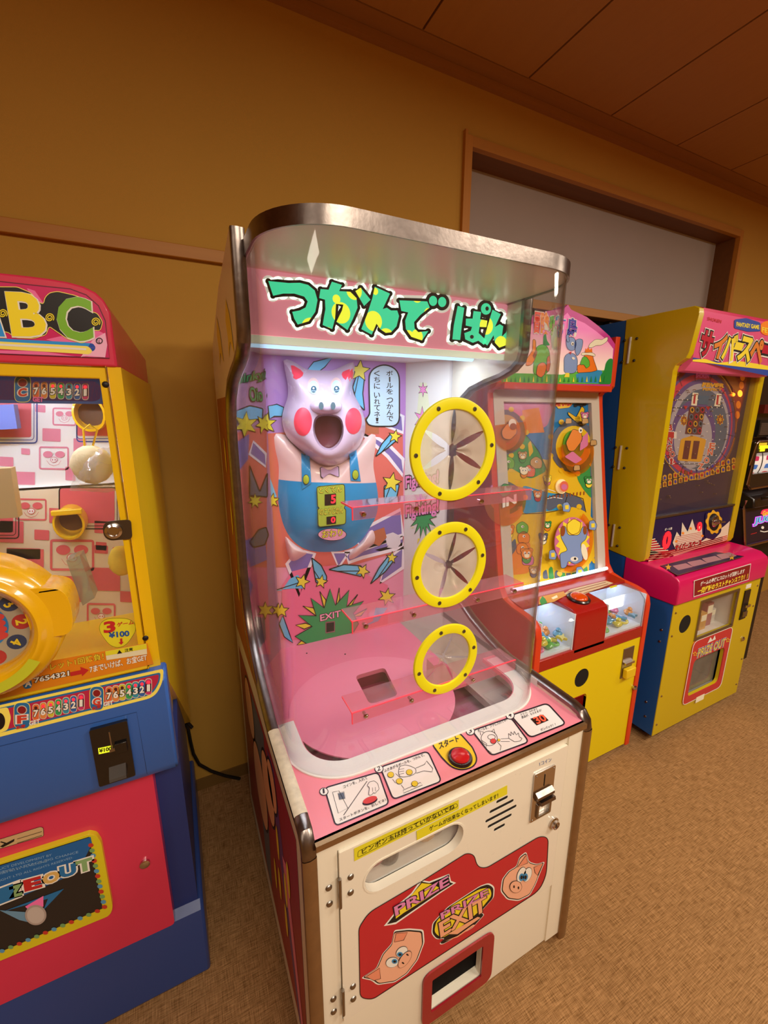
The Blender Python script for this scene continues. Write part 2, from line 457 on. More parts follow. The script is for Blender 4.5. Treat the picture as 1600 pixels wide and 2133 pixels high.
# sliding doors below the rail, in shadow behind the machines
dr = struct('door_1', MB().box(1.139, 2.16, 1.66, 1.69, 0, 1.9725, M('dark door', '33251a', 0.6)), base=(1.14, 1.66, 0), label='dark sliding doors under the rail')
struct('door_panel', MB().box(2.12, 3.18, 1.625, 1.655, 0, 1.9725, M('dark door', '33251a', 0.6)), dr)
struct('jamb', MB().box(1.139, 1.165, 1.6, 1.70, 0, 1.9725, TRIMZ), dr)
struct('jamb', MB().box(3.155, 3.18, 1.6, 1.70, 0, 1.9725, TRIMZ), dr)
struct('baseboard_back', MB().box(XL, 1.139, 1.607, YW, 0, .05, M('skirting', '7a5a2a', .6)), base=(0, YW, 0))
# ================================================================ MAIN MACHINE (ball catching game)
G = thing('ball_catching_game', 'white and pink ball catching arcade machine with a moulded pig and three yellow hand rings', 'arcade machine', (0.503, 1.02, 0))
CREAM = M('cream laminate', 'efe8d4', 0.3, noise=0.03, nscale=3)
CREAMD = M('cream door', 'f1ead8', 0.28, coat=.3)
PINK = M('pink panel', 'f08e9e', 0.3, coat=.3)
PINKF = M('pink floor', 'e87c98', 0.35, coat=.2)
WHITEP = M('white plastic', 'e8e4dc', 0.35)
SHELL = thin_clear('clear acrylic shell', (0.975, 0.965, 0.965), 0.03, 0.018, (0.75, 0.7, 0.66), edge=(.72, .66, .60))
YEL = M('yellow plastic', 'f2ea14', 0.4)
GOLD = M('brown gold strip', '9a7a54', 0.35, 0.7, noise=.2, nscale=40)
prof = [(.592, .03), (.592, .725), (.597, .748), (.613, .765), (.64, .770), (.88, .770), (.925, .777), (.98, .791), (1.06, .818), (1.13, .853), (1.18, .90), (1.205, .97), (1.214, 1.06),
        (1.215, 1.20), (1.215, 1.42), (1.205, 1.485), (1.175, 1.535), (1.12, 1.570), (1.05, 1.588), (.985, 1.600), (.940, 1.615), (.913, 1.635), (.905, 1.662), (.905, 1.832)]
back = [(.918, 1.836), (1.16, 1.79), (1.42, 1.69), (1.445, 1.64), (1.45, 1.2), (1.45, .03)]
BL = (.132, .155); BR = (.850, .875)
for (x0, x1) in (BL, BR):
    sp = obj('side_board', MB().prism(prof+back, 'x', x0, x1, CREAM), G, recalc=True)
    rings = []
    npth = len(prof)
    for i, (y, z) in enumerate(prof):
        a = prof[max(i-1, 0)]; b = prof[min(i+1, npth-1)]
        d = np.array([b[0]-a[0], b[1]-a[1]]); d /= np.hypot(*d); nn = np.array([-d[1], d[0]])  # outward = left of travel
        xm = (x0+x1)/2; wv = (x1-x0)/2+.0015
        rings.append([(xm+wv*u, y+nn[0]*q, z+nn[1]*q) for u, q in ((-1, -.010), (-1, .001), (-.75, .0038), (0, .0055), (.75, .0038), (1, .001), (1, -.010))])
    t = MB(); t.loft(rings, CHROMEW, close=False)
    obj('edge_trim', t, sp)
    t2 = MB().loft([[(p[0], p[1]-.0006*0, p[2]) for p in r] for r in rings[0:2]], GOLD, close=False)  # lower trim coloured brown-gold for the reflection on its chrome
    t2.v = [(x+(0.0004 if x > (x0+x1)/2 else -.0004), y-.0008, z) for x, y, z in t2.v]
    obj('lower_edge_trim', t2, sp)
    if x0 < .2:
        t3 = MB().loft([[(p[0], p[1], p[2]+.0007) for p in r] for r in rings[4:6]], M('worn cream edge', 'dcd0b8', .35, noise=.3, nscale=70), close=False)
        obj('worn_edge_trim', t3, sp, label='cream edging with the chrome worn off')
# outer artwork on the left board
A = Art(Plane((.132, 0, 0), (0, 1, 0), (0, 0, 1), (-1, 0, 0)))
RED2 = M('deep red print', '9c1f2a', .4); PUR = M('purple print', '6a3f86', .4); ORB = M('orange brown print', 'a85c1e', .4); SLATE = M('slate print', '5a6478', .4); PEA = M('peach print', 'f0b488', .4); YP = M('yellow print', 'f4dc2a', .4)
PKP = M('pink print', 'ee86a8', .4)
A.poly([(.64, .10), (1.40, .10), (1.40, .72), (.64, .72)], RED2, 0, px=False)
A.poly([(1.0, .79), (1.17, .94), (1.23, 1.1), (1.23, 1.42), (1.19, 1.54), (1.42, 1.54), (1.42, .79)], ORB, 0, px=False)
A.poly([(.67, .10), (.72, .10), (.92, .70), (.84, .70)], PUR, 1, px=False)
A.poly([(.66, .10), (.69, .10), (.80, .50), (.76, .52)], PKP, 2, px=False)
A.poly([(1.02, .12), (1.10, .12), (1.15, .70), (.96, .70)], SLATE, 1, px=False)
for cy_, cz_, r_ in ((.95, .55, .06), (1.1, .42, .08), (.88, .62, .04), (1.22, .6, .06)):
    A.ell((cy_, cz_), r_*1.3+.008, r_*1.6+.008, BLK, 2, px=False); A.ell((cy_, cz_), r_*1.3, r_*1.6, PEA, 3, px=False)
for cy_, cz_ in ((.78, .42), (.86, .34), (.80, .30), (.74, .5), (.92, .3), (.85, .48), (1.27, 1.2), (1.25, 1.0), (1.3, 1.38)):
    A.ell((cy_, cz_), .014, .05, YP, 4, px=False)
for yy in (1.0, 1.2):
    A.poly([(yy, 1.70), (yy+.04, 1.74), (yy+.07, 1.70), (yy+.05, 1.66), (yy+.06, 1.62), (yy+.02, 1.65), (yy-.03, 1.62), (yy-.01, 1.68)], YP, 1, px=False)
obj('side_artwork', A, G)

# cabinet body: bottom, back, roof
mb = MB()
mb.box(.155, .850, .64, 1.45, .05, .09, CREAM).box(.155, .850, 1.43, 1.448, .09, 1.66, CREAM)
obj('cabinet_body', mb, G)
for (cx, cyy) in ((.20, .66), (.81, .66), (.20, 1.39), (.81, 1.39)):
    c = MB(); c.lathe((cx, cyy, .0), (1, 0, 0), [(.0, -.012), (.022, -.012), (.025, 0), (.022, .012), (0, .012)], BLK, 16)
    c.v = [(x, y, z+.025) for x, y, z in c.v]
    c.box(cx-.016, cx+.016, cyy-.02, cyy+.02, .045, .052, STEEL).box(cx-.018, cx-.014, cyy-.012, cyy+.012, .018, .046, STEEL).box(cx+.014, cx+.018, cyy-.012, cyy+.012, .018, .046, STEEL)
    obj('caster', c, G)

# --- front, lower panel with prize outlet
pf = PY(.598)
def uvs(pl, pts): return [pl.uv(p) for p in pts]
r3 = zz(600, 1700, .4); r2 = zz(600, 1450, .4)
ex_out = rq([(.394, .083), (.605, .055), (.603, .225), (.394, .21)], 0.03)
ex_out = rect(.394, .604, .062, .232, .028)
ex_in = rect(.420, .568, .098, .203, .004)
mb = MB().plate(pf, rect(.155, .8, .05, .737), [rect(.1975, .7985, .2585, .7065), ex_in], .015, CREAM)
mb.box(.8, .85, .594, .61, .05, .737, CREAM)
obj('front_frame', mb, G)
obj('prize_outlet_frame', MB().plate(pf, ex_out, [rect(.419, .569, .097, .204, .004)], .004, M('dark red frame', 'a01c28', .35, coat=.3), h=.006), G, label='dark red frame around the prize outlet')
mb = MB()
mb.box(.412, .416, .613, .70, .09, .21, DARK).box(.572, .576, .613, .70, .09, .21, DARK).box(.416, .572, .613, .70, .206, .21, DARK).box(.412, .576, .6132, .617, .085, .0985, CREAM)
obj('prize_chute', mb, G)
obj('chute_flap', MB().box(.416, .572, .617, .621, .092, .206, M('black flap', '0a0707', .75, spec=.1)), G)
# --- service door
pd = PY(.592)
ov = []
oL = pd.uv((762, 1846)); oR = pd.uv((966, 1722)); zc = .655
zL, zR = pd.uv((762, 1832))[1], pd.uv((955, 1735))[1]
zo = .603; rr = .037
xl, xr = .287, .449
ov = [(xl+rr*math.cos(a), zo+rr*math.sin(a)) for a in np.linspace(PI/2, 1.5*PI, 12)]+[(xr+rr*math.cos(a), zo+rr*math.sin(a)) for a in np.linspace(-PI/2, PI/2, 12)]
ovd = [(xl+(rr+.002)*math.cos(a), zo+(rr+.002)*math.sin(a)) for a in np.linspace(PI/2, 1.5*PI, 12)]+[(xr+(rr+.002)*math.cos(a), zo+(rr+.002)*math.sin(a)) for a in np.linspace(-PI/2, PI/2, 12)]
slots = []
for a, b in (((1085, 555), (1145, 522)), ((1050, 605), (1175, 542)), ((1028, 655), (1190, 570)), ((1040, 685), (1165, 614)), ((1072, 700), (1130, 667))):
    p = pd.uv(r2(a)[0]); q = pd.uv(r2(b)[0]); z = (p[1]+q[1])/2; h = .0042
    slots.append(rq([(p[0], z-h), (q[0], z-h), (q[0], z+h), (p[0], z+h)], .004, 3))
door = obj('service_door', MB().plate(pd, rect(.199, .797, .260, .705, .003), [ovd]+slots, .014, CREAMD), G)
obj('speaker_grille', MB().box(.55, .75, .5928, .600, .54, .70, DARK), door)
# oval window box
mb = MB()
bx0, bx1, bz0, bz1 = xl-rr-.02, xr+rr+.02, zo-rr-.0005, zo+rr+.03
mb.box(bx0, bx1, .74, .745, bz0, bz1, WHITEP).box(bx0, bx1, .614, .745, bz0-.005, bz0, WHITEP).box(bx0-.005, bx0, .614, .745, bz0, bz1, WHITEP).box(bx1, bx1+.005, .614, .745, bz0, bz1, WHITEP)
obj('prize_window_box', mb, G)
obj('window_pane', MB().plate(PY(.6105), [(a, b) for a, b in rect(bx0, bx1, bz0+.005, bz1-.005)], [], .002, thin_clear('window pane painted haze', (.95, .93, .9), .05, .09, (.7, .66, .62))), door)  # pane haze greys the dark box, standing in for light inside
rim = MB().plate(pd, [(xl+(rr+.004)*math.cos(a), zo+(rr+.004)*math.sin(a)) for a in np.linspace(PI/2, 1.5*PI, 12)]+[(xr+(rr+.004)*math.cos(a), zo+(rr+.004)*math.sin(a)) for a in np.linspace(-PI/2, PI/2, 12)], [ov], .018, CREAMD, h=.001)
obj('oval_window_rim', rim, door)
# hinges + rivets
def dome(pl, p, r, h, mat, mb, n=14, px=True):
    uv = pl.uv(p) if px else p
    rings = []
    for t in (0, .35, .65, .85, 1.0):
        a = t*PI/2; rings.append([pl.at((uv[0]+r*math.cos(a)*math.cos(2*PI*k/n), uv[1]+r*math.cos(a)*math.sin(2*PI*k/n)), h*math.sin(a)+.0005) for k in range(n)])
    mb.loft(rings, mat, True); return mb
for zc_ in (zz(600, 1700, .4)((272, 390))[0], r3((290, 955))[0]):
    u = .1975; zc2 = pd.uv(zc_)[1]
    hb = MB(); hb.tube([(u, .588, zc2-.035), (u, .588, zc2+.035)], .0035, STEEL)
    ho = obj('hinge', hb, door)
for p in ((212, 372), (216, 455), (326, 315), (326, 396), (236, 950), (238, 1016), (338, 885), (340, 950)):
    m_ = MB(); dome(pf if p[0] < 272 or p in ((236, 950), (238, 1016)) else pd, r3(p)[0], .0068, .004, STEEL, m_)
    obj('rivet', m_, door)
# lock
q = pd.uv(r2((1380, 657))[0])
lk = MB(); lk.lathe((q[0], .592, q[1]), (0, -1, 0), [(.0155, 0), (.0155, .004), (.012, .006), (.011, .012), (.0085, .012), (.008, .0105), (.0, .0105)], CHROME, 24)
lk.box(q[0]-.001, q[0]+.001, .5805, .583, q[1]-.005, q[1]+.005, BLK)
obj('door_lock', lk, door, label='round chrome lock')
# coin slot plate
c4 = [pd.uv(p) for p in r2((1282, 405), (1392, 350), (1358, 600), (1252, 655))]
cx0 = (c4[0][0]+c4[3][0])/2; cx1 = (c4[1][0]+c4[2][0])/2; cz1 = (c4[0][1]+c4[1][1])/2; cz0 = (c4[2][1]+c4[3][1])/2
cp = MB(); cp.plate(pd, rect(cx0, cx1, cz0, cz1, .004), [rect(cx0+.022, cx1-.012, cz0+.012, cz0+.042, .001)], .003, CHROME, h=.004)
coin = obj('coin_plate', cp, door, label='brushed chrome coin plate')
cm = MB(); xm = (cx0+cx1)/2
cm.box(xm-.001, xm+.001, .5870, .5885, cz1-.045, cz1-.012, BLK)
obj('coin_slot', cm, coin)
cm = MB(); cm.prism([(.5885, cz0+.085), (.578, cz0+.078), (.578, cz0+.070), (.5885, cz0+.062)], 'x', cx0+.008, cx1-.006, CHROMEW)
cm.prism([(.5885, cz0+.06), (.576, cz0+.062), (.574, cz0+.054), (.5885, cz0+.050)], 'x', cx0+.018, cx1-.004, CHROMEW)
obj('return_lever', cm, coin)
cm = MB(); cm.plate(pd, rect(cx0+.017, cx1-.007, cz0+.007, cz0+.047, .002), [rect(cx0+.022, cx1-.012, cz0+.012, cz0+.042, .001)], .004, STEEL, h=.008)
cm.box(cx0+.02, cx1-.01, .596, .598, cz0+.010, cz0+.044, DARK)
obj('coin_return', cm, coin)
for sx in (cx0+.006, cx1-.006):
    for sz in (cz0+.006, cz1-.006):
        m_ = MB(); dome(pd, (sx, sz), .0025, .0055, STEEL, m_, 8, px=False); obj('screw', m_, coin)

# door artwork
A = Art(pd, .0006)
REDP = M('red print', 'c41f30', .35, coat=.2)
red_o = rq(r3((368, 580), (420, 500), (700, 335), (930, 190), (968, 200), (985, 262), (1030, 270), (1310, 103), (1355, 110), (1345, 300), (1310, 385), (440, 952), (375, 945)), [10, 16, 0, 8, 8, 12, 12, 10, 12, 14, 20, 10, 12])
A.poly(red_o, REDP, 0); A.line(red_o, 1.6, BLK, 1, True)
ar = r3((498, 570), (548, 508), (556, 470), (640, 400), (690, 330), (735, 338), (838, 298), (848, 335), (874, 345), (790, 400), (560, 560))
A.poly(ar, WHT, 1)
ar2 = r3((515, 560), (555, 510), (562, 478), (645, 405), (695, 338), (735, 346), (832, 308), (842, 342), (860, 348), (790, 392), (562, 548))
A.poly(ar2, BLK, 2); A.poly(r3((560, 505), (640, 410), (695, 345), (745, 350), (800, 375), (600, 500), (560, 530)), YP, 3)
PKL = M('pink lettering', 'e48ac0', .4); PCH = M('peach lettering', 'f6b088', .4)
A.text('PRIZE', *r3((560, 512), (835, 350), (552, 468)), BLK, 4, .07); A.text('PRIZE', *r3((560, 512), (835, 350), (552, 468)), PKL, 5, .025)
st = r3((745, 610), (750, 555), (830, 470), (1000, 360), (1045, 345), (1075, 365), (1072, 420), (1000, 500), (1025, 508), (960, 580), (860, 635), (800, 668), (785, 662), (815, 635), (770, 640))
st = rq(st, 6); A.poly(st, WHT, 1)
c = np.mean(np.array(st), 0)
A.poly([tuple(c+(np.array(p)-c)*.965) for p in st], BLK, 2)
A.poly(rq([tuple(c+(np.array(p)-c)*.93) for p in r3((748, 605), (760, 545), (850, 455), (1000, 365), (1060, 355), (1072, 400), (1000, 490), (880, 590), (790, 640))], 8), YP, 3)
A.poly(r3((830, 610), (985, 520), (1000, 525), (880, 610)), PCH, 4); A.poly(r3((815, 645), (880, 618), (960, 560), (975, 560), (880, 625)), PCH, 5)
A.text('PRIZE', *r3((798, 532), (1040, 402), (792, 500)), BLK, 5, .06); A.text('PRIZE', *r3((798, 532), (1040, 402), (792, 500)), PKL, 6, .02)
A.text('EXIT', *r3((795, 622), (1032, 478), (785, 552)), BLK, 5, .07); A.text('EXIT', *r3((795, 622), (1032, 478), (785, 552)), PCH, 6, .03)
# two pig faces printed on the red panel
EYB = M('blue eye print', '3a90c8', .4); PIGP = M('pig print', 'f6b898', .4); EARP = M('ear print', 'ee9474', .4)
def pigface(out, ears, eyes, pupils, snout, nos):
    o = rq(out, 5); cc = np.mean(np.array(o), 0)
    A.poly([tuple(cc+(np.array(p)-cc)*1.07) for p in o], WHT, 1); A.poly([tuple(cc+(np.array(p)-cc)*1.02) for p in o], BLK, 2)
    A.poly([tuple(cc+(np.array(p)-cc)*.975) for p in o], PIGP, 3)
    for e in ears: A.poly(e, EARP, 4); A.line(e, 1.0, BLK, 5, True)
    for p, rx, ry, ro in eyes: A.ell(p, rx+.8, ry+.8, BLK, 5, ro); A.ell(p, rx, ry, WHT, 6, ro)
    for p, rx, ry, ro in pupils: A.ell(p, rx, ry, EYB, 7, ro); A.ell(p, rx*.5, ry*.5, BLK, 8, ro)
    p, rx, ry, ro = snout; A.ell(p, rx+.9, ry+.9, BLK, 7, ro); A.ell(p, rx, ry, PIGP, 8, ro)
    for p in nos: A.ell(p, 1.6, 3.0, BLK, 9, ro)
pigface(r3((390, 835), (465, 785), (495, 715), (540, 665), (552, 600), (625, 592), (695, 598), (700, 660), (668, 745), (615, 815), (555, 855), (470, 868), (440, 845)),
        [r3((405, 830), (475, 785), (480, 840), (445, 850)), r3((552, 650), (560, 605), (620, 600), (600, 640))],
        [(r3((590, 700))[0], 13, 9, -.7), (r3((540, 755))[0], 13, 10, -.3)], [(r3((580, 712))[0], 6, 5, 0), (r3((552, 748))[0], 6, 5, 0)],
        (r3((605, 738))[0], 20, 9, -.95), r3((618, 712), (595, 755)))
pigface(r3((1190, 262), (1205, 215), (1238, 190), (1252, 240), (1290, 252), (1330, 238), (1300, 310), (1285, 350), (1255, 405), (1200, 432), (1145, 425), (1112, 385), (1120, 325), (1150, 285)),
        [r3((1192, 262), (1236, 200), (1245, 240)), r3((1278, 262), (1325, 243), (1297, 305), (1283, 290))],
        [(r3((1212, 300))[0], 8, 16, .35), (r3((1243, 300))[0], 8, 15, .35)], [(r3((1212, 312))[0], 5, 8, .2), (r3((1232, 312))[0], 5, 8, .2)],
        (r3((1182, 362))[0], 12, 12, 0), r3((1172, 360), (1195, 366)))
# tapes and notices
TAPE = M('yellow tape', 'e6dc28', .4)
A.poly(r2((345, 858), (343, 792), (888, 538), (888, 585)), TAPE, 1); A.poly(r2((670, 748), (668, 700), (1140, 462), (1140, 508)), TAPE, 2)
bxp = rq(r2((362, 838), (364, 805), (876, 555), (884, 572)), 4); A.line(bxp, .8, BLK, 2, True)
A.text('ピンポン玉は持っていかないでね', *r2((385, 820), (865, 582), (383, 792)), BLK, 3, .012)
A.text('ゲームが出来なくなってしまいます！', *r2((735, 700), (1092, 524), (733, 676)), BLK, 4, .01)
A.text('1コイン', *r2((1310, 362), (1372, 337), (1308, 343)), M('blue print', '3a66a8', .4), 1)
obj('door_artwork', A, door)

# prizes visible through the oval window
def blob(name, c, r, mat, label, cat, group=None, seed=0, sq=(1, 1, 1)):
    rnd = random.Random(seed); mb = MB(); rings = []
    n = 14
    for i in range(1, 8):
        a = PI*i/8; rings.append([(c[0]+r*sq[0]*math.sin(a)*math.cos(2*PI*k/n)*(1+rnd.uniform(-.12, .12)), c[1]+r*sq[1]*math.sin(a)*math.sin(2*PI*k/n)*(1+rnd.uniform(-.12, .12)), c[2]+r*sq[2]*math.cos(a)) for k in range(n)])
    mb.loft(rings, mat, True, True, True)
    o = obj(name, mb, None, base=(c[0], c[1], c[2]-r*sq[2]), recalc=True, angle=70)
    return tag(o, label, cat, group)
BAG = thin_clear('crinkled clear bag', (.9, .88, .9), .12, .25, (.75, .72, .7), 1.7)
zb = bz0+.001
o = obj('prize_capsule', MB().lathe((xl+.040, .645, zb), (0, 0, 1), [(.004, 0), (.024, .004), (.026, .03), (.024, .05), (.006, .055)], M('dark jar', '4a3830', .25, coat=.5), 20), None, base=(xl+.040, .645, zb))
tag(o, 'small dark round prize in a clear bag at the left of the oval window', 'prize')
for k, (xx, col, lb) in enumerate(((xl-.008, 'b8707c', 'pink bagged prize at the left end of the oval window'), (xl+.12, 'd8b890', 'tan bagged prize in the middle of the oval window'), (xr-.02, 'b0a8a8', 'grey bagged prize at the right end of the oval window'))):
    blob('bagged_prize', (xx+.015, .648, zb+.026*(.8 if k != 1 else .55)), .026, M('prize '+col, col, .3, noise=.25, nscale=60), lb, 'prize', None, k, (1.1, .9, .8 if k != 1 else .55))
o = obj('yellow_stick', MB().tube([(xl+.07, .632, zb+.050), (xl+.16, .628, zb+.040)], .003, M('orange stick', 'd8983c', .4)), None, base=(xl+.11, .63, zb+.04)); tag(o, 'thin orange stick lying across the prizes in the oval window', 'prize')

# --- console: edge strip, pink top, rim
obj('console_edge', MB().box(.155, .850, .586, .600, .7375, .7505, GOLD), G)
shx0, shx1, shy, shr = .157, .848, .700, .130
def curve(off=0.0, yb=1.24, n=14):
    x0, x1, y0, r = shx0-off, shx1+off, shy-off, shr+off
    p = [(x0, yb)]+[(x0+r-r*math.cos(a), y0+r-r*math.sin(a)) for a in np.linspace(0, PI/2, n)]
    return p+[(x1-r+r*math.sin(a), y0+r-r*math.cos(a)) for a in np.linspace(0, PI/2, n)]+[(x1, yb)]
pz = PZ(.7505)
hole = curve(-.045, .93)
hole = [(p[0], p[1]) for p in hole]
con = obj('console_top', MB().prism([(.155, .595), (.850, .595), (.850, .93), (hole[-1][0], .93)]+hole[::-1][1:-1]+[(hole[0][0], .93), (.155, .93)], 'z', .7375, .7505, PINK), G)
def band(o1, o2, yb, z0, z1, mat, name, parent, **k):
    a = curve(o1, yb); b = curve(o2, yb)
    return obj(name, MB().prism(a+b[::-1], 'z', z0, z1, mat), parent, recalc=True, **k)
band(.004, -.042, .915, .7506, .7535, M('white rim', 'ece8e0', .35), 'white_rim', G)
# shell + chrome band + roof plate
shell = band(0, -.003, 1.235, .7536, 1.786, SHELL, 'clear_shell', G)
band(.0045, .0005, 1.0, 1.784, 1.8125, CHROMEW, 'chrome_band', G)
a = curve(0, 1.40)
obj('roof_plate', MB().prism(a, 'z', 1.788, 1.806, M('glossy cream plate', 'dcd8c4', .3)), G)

# --- marquee
def dots_mat():
    m = bpy.data.materials.new('backlit green lettering'); m.use_nodes = True
    nt = m.node_tree; b = nt.nodes['Principled BSDF']; L = nt.links
    tc = nt.nodes.new('ShaderNodeTexCoord'); vo = nt.nodes.new('ShaderNodeTexVoronoi'); vo.inputs['Scale'].default_value = 17; vo.inputs['Randomness'].default_value = .75
    mp = nt.nodes.new('ShaderNodeMapping'); mp.inputs['Scale'].default_value = (1, 0, 1)
    L.new(tc.outputs['Object'], mp.inputs['Vector']); L.new(mp.outputs[0], vo.inputs['Vector'])
    lt = nt.nodes.new('ShaderNodeMath'); lt.operation = 'LESS_THAN'; lt.inputs[1].default_value = .38
    L.new(vo.outputs['Distance'], lt.inputs[0])
    mx = nt.nodes.new('ShaderNodeMix'); mx.data_type = 'RGBA'; mx.inputs[6].default_value = lin('34cc94')+(1,); mx.inputs[7].default_value = lin('e2f03c')+(1,)
    L.new(lt.outputs[0], mx.inputs[0]); L.new(mx.outputs[2], b.inputs['Base Color']); L.new(mx.outputs[2], b.inputs['Emission Color']); b.inputs['Emission Strength'].default_value = 1.1
    return m
MQP = M('backlit pink', 'e896a8', .4, emit=.55); MQW = M('backlit white', 'e6ede0', .4, emit=.6); MQK = M('marquee black', '1c1418', .4)
pm = PY(.970)
mq = obj('marquee', MB().box(.155, .850, .970, .990, 1.660, 1.786, MQP), G, label='backlit pink sign with green lettering')
A = Art(pm, .0008, .0005)
GL = dots_mat()
m4 = zz(440, 420, .2875); m5 = zz(800, 480, .2875)
glyphs = [m4((412, 577), (480, 584), (560, 592), (640, 590), (700, 605), (748, 645), (768, 715), (752, 800), (705, 868), (625, 892), (600, 850), (585, 800), (640, 790), (682, 768), (697, 725), (672, 690), (600, 668), (520, 668), (447, 684)),
    m4((790, 635), (848, 640), (872, 582), (945, 605), (925, 650), (1005, 655), (1050, 700), (1058, 770), (1020, 860), (985, 932), (905, 872), (945, 790), (955, 748), (902, 742), (895, 850), (875, 925), (805, 895), (825, 780), (822, 712), (780, 700)),
    m4((1042, 650), (1080, 625), (1152, 712), (1105, 758)),
    m4((1182, 618), (1292, 668), (1240, 780), (1270, 770), (1300, 790), (1345, 790), (1358, 830), (1340, 905), (1300, 948), (1262, 952), (1222, 925), (1195, 885), (1160, 965), (1085, 925), (1130, 810), (1165, 700)),
    m5((108, 508), (310, 516), (328, 560), (262, 612), (215, 665), (218, 710), (245, 738), (318, 730), (272, 798), (195, 772), (155, 715), (150, 655), (172, 595), (122, 585)),
    m5((530, 548), (578, 562), (560, 690), (548, 795), (492, 790), (502, 690)),
    m5((590, 640), (638, 640), (645, 585), (700, 592), (692, 645), (745, 655), (738, 702), (688, 700), (682, 745), (740, 800), (720, 830), (680, 800), (640, 815), (585, 790), (578, 745), (625, 728), (634, 700), (588, 690)),
    m5((782, 575), (842, 608), (800, 700), (835, 680), (860, 695), (850, 770), (880, 740), (900, 660), (945, 695), (930, 775), (880, 832), (832, 850), (800, 815), (790, 760), (745, 835), (715, 812), (745, 700))]
dots_ = [(m5((352, 512))[0], 8.5, 10.5), (m5((418, 520))[0], 8.5, 10.5), (m5((735, 570))[0], 10.5, 12)]
for g_ in glyphs:
    A.line(g_, 25, MQW, 0, True); A.poly(g_, MQW, 0); A.line(g_, 12.5, MQK, 1, True); A.poly(g_, MQK, 1); A.poly(g_, GL, 3)
    for p_ in g_: A.ell(p_, 12.4, 12.4, MQW, 0, n=14); A.ell(p_, 6.2, 6.2, MQK, 1, n=12)
for c_, a_, b_ in dots_: A.ell(c_, a_+12, b_+12, MQW, 0); A.ell(c_, a_+7, b_+7, MQK, 1); A.ell(c_, a_, b_, GL, 3)
A.ell(m5((742, 568))[0], 3.5, 4.5, MQK, 4); A.ell(m5((632, 772))[0], 4, 4, MQK, 4)
obj('marquee_lettering', A, mq)
obj('sign_lip', MB().box(.157, .848, .969, .985, 1.644, 1.659, M('pale lip glow', 'dceed8', .4, emit=.45)), mq)  # lip below the sign, given a glow to look brighter
mb = MB().box(.155, .850, .985, 1.42, 1.672, 1.678, WHITEP)
obj('marquee_lip', mb, G)
tb = MB().tube([(.175, 1.05, 1.655), (.80, 1.05, 1.655)], .010, M('lit tube', 'a4d4f4', .4, emit=1.6), 12)
obj('fluorescent_tube', tb, G, label='glowing blue-white tube')

# --- cavity walls
YB = 1.38
pb = PY(YB)
bk = obj('back_panel', MB().box(.26, .772, YB, YB+.01, .60, 1.672, M('back pink', 'e898b8', .4, coat=.2)), G, label='printed back panel with comets and stars')
MIR = M('left painted reflection', 'c08cb4', .2, coat=.6)  # base colour of a mirroring sheet whose reflection is painted on
WALLW = M('inner wall white', 'dad6d0', .35)
mb = MB().prism([(.157, 1.236), (.27, YB), (.262, YB+.008), (.148, 1.240)], 'z', .60, 1.672, MIR); obj('left_inner_wall', mb, G, recalc=True)
mb = MB().prism([(.85, 1.215), (.765, YB), (.773, YB+.008), (.858, 1.219)], 'z', .60, 1.672, WALLW); obj('right_inner_wall', mb, G, recalc=True)
obj('inner_skirt', MB().box(.155, .157, .75, 1.235, .60, .772, M('inner pink', 'd88aa0', .35)), G)
obj('inner_skirt', MB().box(.848, .850, .75, 1.22, .60, .772, WALLW), G)
# floor of the cavity
zf = .680
mb = MB().prism([(.155, .93), (.745, .93), (.745, YB), (.155, YB)], 'z', zf-.01, zf, PINKF, holes=[rq([(.431, .968), (.524, .968), (.550, 1.113), (.445, 1.113)], .018)])
mb.v = mb.v
fl = obj('cavity_floor', mb, G)
dc = [(.452+.245*math.cos(a), .985+.215*math.sin(a)) for a in np.linspace(0, 2*PI, 64, endpoint=False)]
obj('floor_disc', MB().prism([p for p in dc], 'z', zf+.0005, zf+.004, M('disc pink', 'ee8aa4', .3, coat=.3), holes=[rq([(.431, .968), (.524, .968), (.550, 1.113), (.445, 1.113)], .018)]), fl)
obj('lower_floor', MB().box(.155, .850, .70, YB, .615, .62, M('lower pink floor', 'b05c78', .35)), G)
obj('right_floor_strip', MB().box(.747, .848, .74, YB, .655, zf-.002, M('beige strip', 'b4a49a', .4)), G)
mb = MB(); TR = M('dark red tray', '7c1236', .45, spec=.15)
mb.box(.425, .429, .96, 1.12, .632, zf-.011, TR).box(.553, .557, .96, 1.12, .632, zf-.011, TR).box(.429, .553, .958, .964, .632, zf-.011, TR).box(.429, .553, 1.116, 1.12, .632, zf-.011, TR).box(.429, .553, .964, 1.116, .630, .634, TR)
obj('ball_tray', mb, G, label='dark red square opening in the pink floor')
for p in ((639, 1361), (719, 1363), (744, 1443), (624, 1492)):
    m_ = MB(); dome(PZ(zf), p, .003, .002, BLK, m_, 8); obj('floor_screw', m_, fl)
mb = MB(); q0 = PZ(zf).uv((912, 1425))
mb.prism([(q0[0]-.03, zf+.004), (q0[0]+.04, zf+.004), (q0[0]+.04, zf+.05), (q0[0], zf+.085), (q0[0]-.03, zf+.085)], 'y', q0[1]-.02, q0[1]+.02, M('hot pink block', 'e03c8c', .35))
obj('air_nozzle', mb, G, recalc=True, label='hot pink block on the pink floor')

